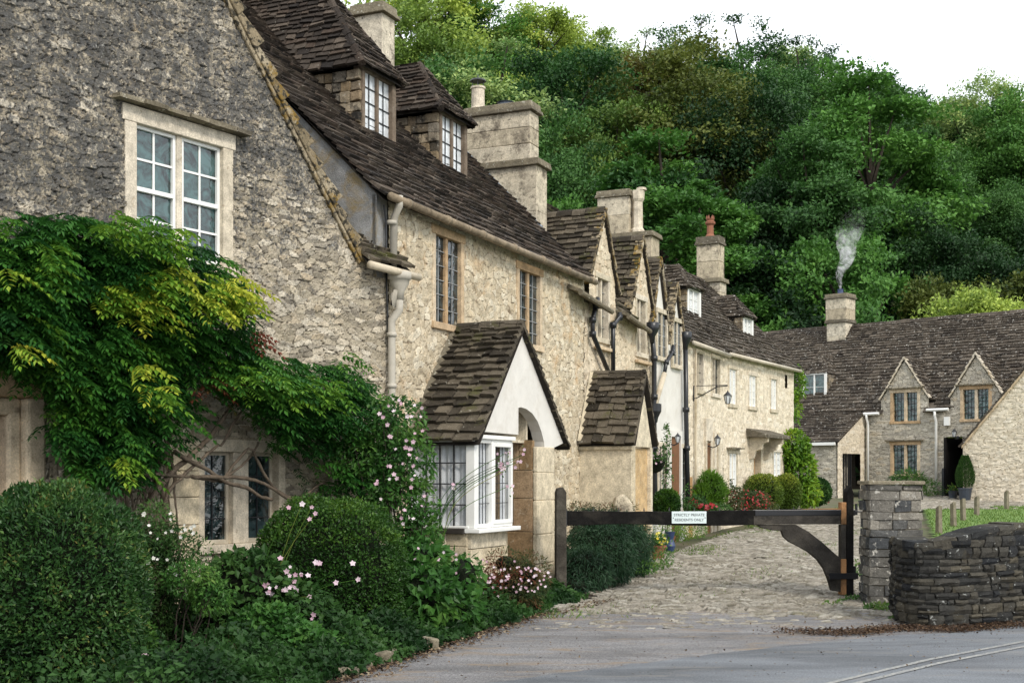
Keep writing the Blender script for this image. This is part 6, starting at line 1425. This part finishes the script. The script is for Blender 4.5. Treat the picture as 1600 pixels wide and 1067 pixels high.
p2 = at(1489, 780, 42); p2.z = gz(42); pp = thing('plant_pot', 'smaller dark pot with sprouting plant, left of the potted conifer', 'pot', p2)
m = MB(); m.lathe(p2, [(.11, 0), (.15, .25), (.16, .28), (.13, .28)], 0, 12); m.build('pot', M['potd'], pp); P = np.tile(np.array(p2)+np.array([0, 0, .3]), (120, 1))+r.normal(size=(120, 3))*.07; leaf_obj('leaves', cards(P, unit(r, 120)+np.array([0, 0, .6]), unit(r, 120), np.full(120, .12), np.full(120, .04)), r.rand(120), M['rose'], pp)
# terracotta pot, blue pot, hanging basket
p3 = at(1028, 858, 22.0); p3.z = gz(22)+.0; tp = thing('plant_pot', 'terracotta pot of yellow flowers beside the cobbled lane, below the sign', 'pot', p3)
m = MB(); m.lathe(p3, [(.09, 0), (.13, .20), (.15, .21), (.15, .25), (.12, .25)], 0, 14); m.build('pot', M['terra'], tp); P = np.tile(np.array(p3)+np.array([0, 0, .32]), (260, 1))+r.normal(size=(260, 3))*np.array([.09, .09, .07]); leaf_obj('leaves', cards(P, unit(r, 260)+np.array([0, 0, .4]), unit(r, 260), np.full(260, .07), np.full(260, .03)), r.rand(260)*.8, M['rose'], tp)
P = np.tile(np.array(p3)+np.array([0, 0, .38]), (16, 1))+r.normal(size=(16, 3))*np.array([.1, .1, .06]); M['yel'] = mat_leaf('yellow_petals', [(.6, .5, .05), (.75, .7, .2)], .2, .6); leaf_obj('flower', petals(P, unit(r, 16)*.5+np.array([0, -1, .4]), np.full(16, .03), r), np.tile(r.rand(16), 5), M['yel'], tp)
p4 = at(1047, 846, 23.6); p4.z = gz(23.6); m = MB(); m.lathe(p4, [(.07, 0), (.10, .1), (.06, .22), (.09, .34), (.10, .36), (.08, .36)], 0, 12)
tag(m.build('blue_pot', M['bluep'], None, org=p4), 'slim blue glazed pot standing by the lane, right of the terracotta pot', 'pot')
hb = T.p(T.su(1023, .45), .45, T.sz(1023, 722, .45)[1]); bk = thing('hanging_basket', 'flower basket hanging in front of the black downpipe', 'basket', hb)
m = MB(); m.lathe(hb, [(.03, -.20), (.12, -.16), (.18, -.06), (.20, .02), (.17, .02)], 0, 14); m.build('basket', M['dark_core'], bk)
m = MB(); top = hb+Vector((0, 0, .38)); 
for k in range(3): a = k*2.1; m.tube([hb+Vector((math.cos(a)*.19, math.sin(a)*.19, .02)), top], .005, 0, 4)
m.tube([top, T.p(T.su(1023, .45), .02, top.z+.03)], .01, 0, 5); m.build('chain', M['black'], bk)
P = np.tile(np.array(hb)+np.array([0, 0, .06]), (500, 1))+r.normal(size=(500, 3))*np.array([.11, .11, .05]); leaf_obj('leaves', cards(P, unit(r, 500)+np.array([0, 0, .2]), unit(r, 500), np.full(500, .06), np.full(500, .03)), r.rand(500)*.7, M['herb'], bk)
P = np.tile(np.array(hb)+np.array([0, 0, .10]), (40, 1))+r.normal(size=(40, 3))*np.array([.13, .13, .05]); leaf_obj('flower', petals(P, unit(r, 40)+np.array([0, -1, .4]), np.full(40, .028), r), np.tile(r.rand(40), 5), M['pink'], bk)
# bed soil, rockery edge and litter
def bed_edge(y): return -1.55+(y-9.5)*.345
sheet('flower_bed', spread(-9, 1.6, 120), spread(5, 17.5, 140), -.0, M['soil'], keep=lambda x, y: (x < bed_edge(y)) & (x > -12.2+.675*y) & (x > -10+.45*y), zf=lambda x, y: .06*np.clip((bed_edge(y)-x)*2, 0, 1)+.03*(vnoise(x*4, y*4, 6)-.5))
r = np.random.RandomState(91); n_ = 26000; y_ = 8.6+8.2*r.rand(n_); x_ = bed_edge(y_)-.02-np.abs(r.normal(size=n_))*.75+.10*(vnoise(y_*3, y_*0, 4)-.4); hgt = .04+.34*np.clip((bed_edge(y_)-x_)*2.2, 0, 1)*(.3+.9*vnoise(x_*3.5, y_*3.5, 8))
ok = (x_ > -12.1+.675*y_)&(x_ > -10+.45*y_+1.0); P = np.stack([x_, y_, gzv(y_)+hgt*r.rand(n_)**.5], -1)[ok]; k_ = len(P)
o = leaf_obj('bed_ground_cover', cards(P, unit(r, k_)+np.array([.2, -.4, -.1]), unit(r, k_)*.6+np.array([0, -.3, .8]), .055*(.5+r.rand(k_)), .042*(.5+r.rand(k_))), np.clip(-.06+.62*(vnoise(P[:, 0]*3, P[:, 1]*3, 9)-.35)+.2*r.rand(k_), 0, 1), M['herb']); o['kind'] = 'stuff'
m = MB(); rr_ = random.Random(4)
er = thing('rockery_edge', 'row of small rough stones edging the flower bed beside the tarmac', 'edging', (bed_edge(11), 11, 0))
for i in range(12):
    y = 9.9+i*.12+(i%3)*.35; x = bed_edge(y)-.08+rr_.uniform(-.05, .05); s = rr_.uniform(.04, .085); F0 = Frame(x, y, rr_.uniform(-1, 1), rr_.uniform(-1, 1)+.01)
    m.box(F0, -s, s*rr_.uniform(.7, 1.2), -s*.7, s*.6, -.03, s*rr_.uniform(.6, 1.5), 0, r=rr_.random(), jit=.02)
    m.build('stone', M['cap'], er, bevel=.02); m = MB()
M['litter'] = mat_leaf('dead_leaves', [(.035, .024, .018), (.075, .045, .028), (.14, .09, .05), (.26, .21, .14)], .1, .8)
r = np.random.RandomState(15)
n_ = 5200; t_ = r.rand(n_); xs = 3.0+2.6*t_+r.normal(size=n_)*.25; ys = 13.1+.02*xs+r.normal(size=n_)*.14+.12*np.sin(xs*5)+(xs-3.0)*.22
n2 = 1500; y2 = 9.6+7*r.rand(n2); x2 = bed_edge(y2)+np.abs(r.normal(size=n2))*.13-.02; x2 = np.where(y2 > 15, .35+.45*(y2-15)+r.rand(n2)*.3, x2)
n3 = 900; x3 = -1+7*r.rand(n3); y3 = 10.2+6*r.rand(n3)
x_ = np.concatenate([xs, x2, x3]); y_ = np.concatenate([ys, y2, y3]); P = np.stack([x_, y_, gzv(y_)+.006+.012*r.rand(len(x_))], -1); k_ = len(P)
D = unit(r, k_); D[:, 2] *= .35; sz = np.concatenate([np.full(n_, .030), np.full(n2, .034), np.full(n3, .022)])*(.6+.8*r.rand(k_))
o = leaf_obj('leaf_litter', cards(P, D, np.array([0, 0, 1.])+unit(r, k_)*.4, sz, sz*.7, .2), np.concatenate([r.rand(n_)*.6, r.rand(n2), r.rand(n3)]), M['litter']); o['kind'] = 'stuff'
free('leafy_plant', 'fresh light green clump of lobed leaves at the bed edge below the clipped box shrub', 'plant', [(470, 1010, 60, 34, 1, 10.9), (420, 985, 60, 40, 1, 11.1), (520, 1015, 40, 26, .9, 11.2), (380, 1030, 50, 28, .8, 10.8)], 5200, .062, .05, M['rose'], 11, 81, (-.3, .25), rnd=lambda P, rn, r: np.clip(rn*.8, 0, 1))
free('leafy_plant', 'pale green feathery plant leaning out beside the near clipped shrub', 'plant', [(300, 905, 45, 28, 1, 10.9), (330, 930, 35, 30, .8, 10.9), (215, 1000, 30, 40, .8, 10.6)], 2200, .045, .022, M['rose'], 10.9, 82, (-.2, .2), rnd=lambda P, rn, r: np.clip(rn*.9+.1, 0, 1), stems=8)
# weeds at the pier foot
free('weeds', 'small green weeds at the foot of the gate heel post and pier', 'plant', [(1335, 940, 24, 9, 1, 16.7), (1370, 950, 22, 9, 1, 15.6), (1400, 968, 14, 8, .7, 14.6), (1345, 885, 8, 14, .4, 18), (1300, 945, 18, 6, .5, 16.2)], 1500, .05, .022, M['rose'], 16.5, 71, (-.2, .2), rnd=lambda P, rn, r: np.clip(rn+.15, 0, 1))
free('spiky_tuft', 'tuft of thin dry grass blades in the flower bed at the bottom edge', 'plant', [(360, 1040, 30, 16, 1)], 200, .16, .008, M['litter'], 10.6, 72, (-.1, .1), hang=-.6)
# ---------------- the wooded hill ----------------
def hz(x, y):
    rise = np.clip(y-62, 0, 70)*.52
    return 1.1+rise*(1+.10*np.clip((10-x)/30, -.6, 1))+1.6*(vnoise(x*.08, y*.08, 5)-.5)
X, Y = np.meshgrid(np.linspace(-90, 150, 70), np.linspace(60, 190, 50)); Z = hz(X, Y); Z = np.where(Y < 62, .6, Z); idx = np.arange(X.size).reshape(X.shape)
o = np_obj('hillside', np.stack([X, Y, Z], -1).reshape(-1, 3), np.stack([idx[:-1, :-1], idx[:-1, 1:], idx[1:, 1:], idx[1:, :-1]], -1).reshape(-1, 4), M['soil'], smooth=True); o['kind'] = 'structure'
M['tree'] = mat_leaf('tree_leaves', [(.020, .050, .014), (.048, .098, .026), (.085, .150, .038), (.15, .215, .055)], .3, .55, tint=True, spec=.3)
def crown_mesh(name, seed, Rx, Rz, nl, leaf, clumps=34, sparse=0., shape=1.):
    r = np.random.RandomState(seed); V = []; Rn = []; cen = []
    for i in range(clumps):
        d = unit(r, 1)[0]; d[2] = d[2]*.9+.12; rad = (.35+.62*r.rand()**.6)
        c_ = np.array([d[0]*Rx*rad, d[1]*Rx*rad, d[2]*Rz*rad]); taper = 1-.35*shape*max(0, c_[2]/Rz); c_[:2] *= taper
        s = Rx*(.13+.18*r.rand()); cen.append((c_, s))
    cs = np.array([c for c, s in cen]); ss = np.array([s for c, s in cen]); pk = r.choice(clumps, nl, p=ss**2/(ss**2).sum())
    d = unit(r, nl); d[:, 2] = np.abs(d[:, 2])*.8*np.sign(d[:, 2]+.45)
    # sub-clumps: small sprays
    k = 9; sub = unit(r, clumps*k).reshape(clumps, k, 3); si = r.randint(0, k, nl); base = sub[pk, si]
    dd = base*.75+d*.55; P = cs[pk]+dd*(ss[pk])[:, None]*np.array([1.05, 1.05, .8])*(.55+.5*r.rand(nl))[:, None]
    out = P/np.array([Rx, Rx, Rz]); D = unit(r, nl)+out*.6-np.array([0, 0, .25]); Nn = out*.6+np.array([0, 0, .7])+unit(r, nl)*.6
    ln = leaf*(.6+.8*r.rand(nl)); V = cards(P, D, Nn, ln, ln*.62, .15)
    clr = r.rand(clumps); rn = np.clip(.42+.30*(r.rand(nl)-.5)+.35*(clr[pk]-.5)+.25*(r.rand(clumps, k)[pk, si]-.5), 0, 1)
    return V, rn, cen
KIND = {}
def kind(nm, seed, Rx, Rz, nl, leaf, H, **kw):
    V, rn, cen = crown_mesh(nm, seed, Rx, Rz, nl, leaf, **kw); V = V+np.array([0, 0, H-Rz])
    m = MB(); m.tube([Vector((0, 0, -1)), Vector((.1, 0, H*.3)), Vector((-.1, .1, H*.6)), Vector((0, 0, H-Rz*.85))], [.24, .2, .14, .05], 0, 8)
    for c_, s in cen[::3]:
        e = Vector((c_[0], c_[1], c_[2]+H-Rz)); z0 = max(H*.25, min(H-Rz*.9, e.z-Rx*.7)); m.tube([Vector((0, 0, z0)), Vector((e.x*.5, e.y*.5, (z0+e.z)/2+.2)), e], [.09, .06, .02], 0, 5)
    KIND[nm] = (V, rn, m, H)
kind('oak', 1, 4.6, 5.0, 44000, .19, 11.5, clumps=80); kind('ash', 2, 3.6, 6.6, 44000, .18, 14.5, clumps=80, shape=1.2); kind('round', 3, 4.0, 4.2, 36000, .17, 9.5, clumps=62)
kind('slim', 4, 2.3, 5.2, 26000, .14, 11, clumps=55, shape=1.6); kind('airy', 6, 3.2, 4.4, 11000, .15, 11, clumps=40); kind('beech', 7, 5.2, 6.2, 50000, .19, 13.5, clumps=95)
SRC = {}
def tree(k, x, y, z, h, tint, label, rz=0, wide=1., group=None):
    V, rn, mb, H = KIND[k]
    if k not in SRC:
        t = thing('tree', label, 'tree', (0, 0, 0)); cr = leaf_obj('crown', V, rn, M['tree'], t); tr = mb.build('trunk', M['bark'], t); SRC[k] = (t, cr, tr)
    else:
        s = SRC[k]; t = s[0].copy(); C.objects.link(t); cr = s[1].copy(); tr = s[2].copy()
        for c_ in (cr, tr): C.objects.link(c_); c_.parent = t
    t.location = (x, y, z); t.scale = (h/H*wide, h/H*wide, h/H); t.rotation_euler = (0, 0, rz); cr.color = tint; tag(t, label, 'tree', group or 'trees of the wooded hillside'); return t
G_ = {'dark': (.28, .46, .46, 1), 'deep': (.50, .80, .66, 1), 'mid': (.85, 1.15, .95, 1), 'bright': (1.3, 1.7, 1.1, 1), 'olive': (1.7, 1.55, 1.0, 1), 'brown': (1.5, 1.05, .75, 1), 'yellow': (5.2, 3.6, 2.6, 1), 'pale': (4.0, 3.0, 3.6, 1), 'rust': (2.2, 1.05, .9, 1)}  # tree colours, with sunlight, haze and foot-of-wood shade put into them
def put(k, u, vtop, y, tint, label, wide=1., rz=None, hmin=7, hmax=24):
    x = (u-HU)*y/FPX; g = float(hz(np.array([[x]]), np.array([[y]]))[0, 0]); zt = EYE+(HV-vtop)*y/FPX; h = max(hmin, min(hmax, zt-g+.6)); z = zt-h
    if z > g: z = g; h = zt-g
    return tree(k, x, y, z-.2, h, G_[tint], label, random.uniform(0, 6.28) if rz is None else rz, wide)
# named trees, from left to right
feat = [
 ('oak', 640, 30, 92, 'olive', 'olive tree with autumn tint, just right of the leftmost chimney', 1.0),
 ('round', 655, -45, 110, 'yellow', 'yellow-green tree on the skyline, above the leftmost chimney', 1.2),
 ('oak', 705, 95, 84, 'mid', 'mid green tree directly behind the second dormer roof', 1.),
 ('beech', 745, -20, 112, 'bright', 'broad bright green tree on the skyline, above the cowled chimney pot', 1.),
 ('airy', 770, 60, 84, 'pale', 'thin pale half-bare tree above the cowled chimney pot', 1.2),
 ('round', 830, 10, 116, 'yellow', 'sunlit yellow tree on the skyline, left of the open sky', 1.1),
 ('oak', 880, 62, 90, 'deep', 'deep green tree high behind the square cream chimney', .9),
 ('oak', 900, 28, 122, 'yellow', 'yellow-green tree on the skyline, above the deep green one', 1.),
 ('beech', 880, 190, 76, 'mid', 'mid green tree right of the square cream chimney', .9),
 ('round', 860, 300, 68, 'bright', 'bright green tree low behind the square cream chimney', 1.),
 ('oak', 960, 150, 84, 'olive', 'olive tree left of the great brown tree', .9),
 ('airy', 1000, 45, 120, 'pale', 'pale thin tree on the skyline, left of the tallest airy one', 1.3),
 ('beech', 1065, 72, 86, 'brown', 'great brownish tree in the middle of the hillside', 1.15),
 ('beech', 1150, 130, 82, 'dark', 'broad dark tree just right of the great brown tree', 1.),
 ('round', 1010, 70, 110, 'rust', 'tree with rust red autumn top behind the great brown tree', 1.),
 ('slim', 1045, 200, 66, 'bright', 'slender bright green tree above the small pot chimney', 1.4),
 ('slim', 1100, 300, 63, 'bright', 'bright green young tree directly behind the terracotta chimney pot', 1.5),
 ('round', 990, 260, 68, 'deep', 'deep green tree behind the two-pot stone chimney', 1.),
 ('airy', 1080, 22, 112, 'mid', 'tall airy tree standing out against the sky, above the brown tree', 1.1),
 ('airy', 1165, 18, 112, 'deep', 'dark airy tree against the sky, right of the tallest airy one', 1.1),
 ('airy', 1255, 50, 108, 'deep', 'small dark airy tree against the sky, at the middle of the skyline', 1.),
 ('oak', 1190, 90, 100, 'mid', 'mid green tree below the dark airy skyline tree', 1.),
 ('ash', 1360, 78, 74, 'bright', 'tall bright green ash rising above the smoking chimney', 1.15),
 ('ash', 1270, 190, 70, 'mid', 'green ash left of the tall one, above the smoking chimney', 1.1),
 ('round', 1330, 350, 62, 'bright', 'bright green lower tree right behind the rising smoke', .9),
 ('oak', 1230, 260, 72, 'dark', 'dark tree between the terracotta pot chimney and the smoke', .9),
 ('round', 1180, 390, 64, 'dark', 'very dark low tree behind the last dormer of the terrace', 1.1),
 ('oak', 1460, 240, 84, 'mid', 'mid green tree right of the tall ash', .9),
 ('beech', 1520, 118, 98, 'pale', 'broad pale green tree on the right skyline', 1.),
 ('round', 1462, 160, 108, 'yellow', 'sunlit tree in the skyline notch right of the tall ash', .9),
 ('oak', 1600, 135, 92, 'bright', 'light green tree at the right edge of the skyline', .9),
 ('beech', 1560, 290, 78, 'mid', 'mid green tree at the right edge, halfway up the hill', .9),
 ('oak', 1430, 330, 70, 'dark', 'dark tree right of the smoke, at the foot of the wood', .9),
 ('oak', 1530, 370, 68, 'dark', 'very dark tree behind the yellow-green bush at the right', 1.),
 ('round', 1590, 410, 64, 'brown', 'brownish low tree at the right edge behind the roof ridge', 1.),
 ('round', 1540, 440, 56, 'yellow', 'yellow-green bush showing above the long roof ridge at the right', 1.),
 ('round', 1480, 420, 62, 'brown', 'brownish low tree left of the yellow-green bush', .8),
 ('oak', 1290, 100, 104, 'mid', 'mid green tree on the skyline left of the tall ash', .9),
 ('round', 1225, 70, 116, 'pale', 'pale tree on the skyline below the dark airy crowns', .9),
 ('round', 1400, 120, 100, 'mid', 'mid green tree on the skyline just right of the tall ash', .9),
]
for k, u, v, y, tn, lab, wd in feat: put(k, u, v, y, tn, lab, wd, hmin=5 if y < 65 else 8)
# the trees between them that nothing tells apart
r = random.Random(8); ks = ['oak', 'beech', 'round', 'ash']
for row, (y, h) in enumerate(((66, 7.5), (74, 9), (82, 10), (91, 10), (101, 10), (112, 9.5), (124, 9))):
    x = (520-HU)*y/FPX
    while x < (1700-HU)*y/FPX:
        x += r.uniform(4.2, 6.4); yy = y+r.uniform(-3, 3); u = HU+FPX*x/yy; g = float(hz(np.array([[x]]), np.array([[yy]]))[0, 0]); hh = h*r.uniform(.85, 1.15)
        vt = HV-FPX*(g+hh-EYE)/yy; lim = np.interp(u, [500, 620, 830, 900, 1000, 1180, 1300, 1440, 1500, 1700], [-40, 5, 35, 60, 80, 95, 115, 165, 150, 150])
        if vt < lim: hh -= (lim-vt)*yy/FPX
        if hh < 4.5: continue
        tn = r.choice((['dark', 'dark', 'dark', 'deep'] if y < 78 else ['dark', 'deep', 'deep', 'mid']) if y < 90 else (['mid', 'bright', 'olive', 'deep'] if u > 960 else ['olive', 'yellow', 'bright', 'pale', 'mid', 'yellow'])); tree(r.choice(ks), x, yy, g-.3, hh, G_[tn], 'green tree packed among others in the mass of the wooded hillside', r.uniform(0, 6.28), 1.05, 'unnamed trees of the hillside')  # tint by row paints the light: shaded at the foot, sunlit and hazy above
# undergrowth covering the slope
r = np.random.RandomState(19); n_ = 60000; P = np.stack([-25+100*r.rand(n_), 62+75*r.rand(n_), np.zeros(n_)], -1); P[:, 2] = hz(P[:, 0], P[:, 1])+r.rand(n_)**2*2.2
o = leaf_obj('undergrowth', cards(P, unit(r, n_)+np.array([0, 0, .4]), unit(r, n_)+np.array([0, -.5, .6]), .5*(.5+r.rand(n_)), .32*(.5+r.rand(n_))), r.rand(n_)*.5, M['herb']); o['kind'] = 'stuff'
# ---------------- chimney smoke ----------------
m, n, b = new_mat('wood_smoke'); n.nodes.remove(b); vol = N(n, 'ShaderNodeVolumePrincipled'); vol.inputs['Color'].default_value = (.95, .95, .97, 1)
tc = objc(n); nz_ = noise(n, 2.6, 7, .7, vec=tc, dist=1.5); xyz = N(n, 'ShaderNodeSeparateXYZ'); n.links.new(tc, xyz.inputs[0])
fall = mapr(n, xyz.outputs[2], 0.0, 2.4, 12.0, .15); n.links.new(mathn(n, 'MULTIPLY', mapr(n, nz_, .46, .72, 0, 1), fall), vol.inputs['Density']); n.links.new(vol.outputs[0], n.nodes['Material Output'].inputs['Volume'])
mb = MB(); c0 = FF.p(-3.6, -2.8, 8.85)
path = [(0, 0, 0), (-.02, 0, .25), (-.06, 0, .5), (.02, 0, .75), (.22, .05, 1.05), (.30, .05, 1.35), (.26, .1, 1.7), (.30, .1, 2.1), (.5, .1, 2.6), (.8, .1, 3.1)]
mb.tube([c0+Vector(p) for p in path], [.05, .10, .15, .19, .25, .32, .40, .5, .55, .3], 0, 14)
o = mb.build('smoke', m, None, org=c0, smooth=True); o['kind'] = 'stuff'
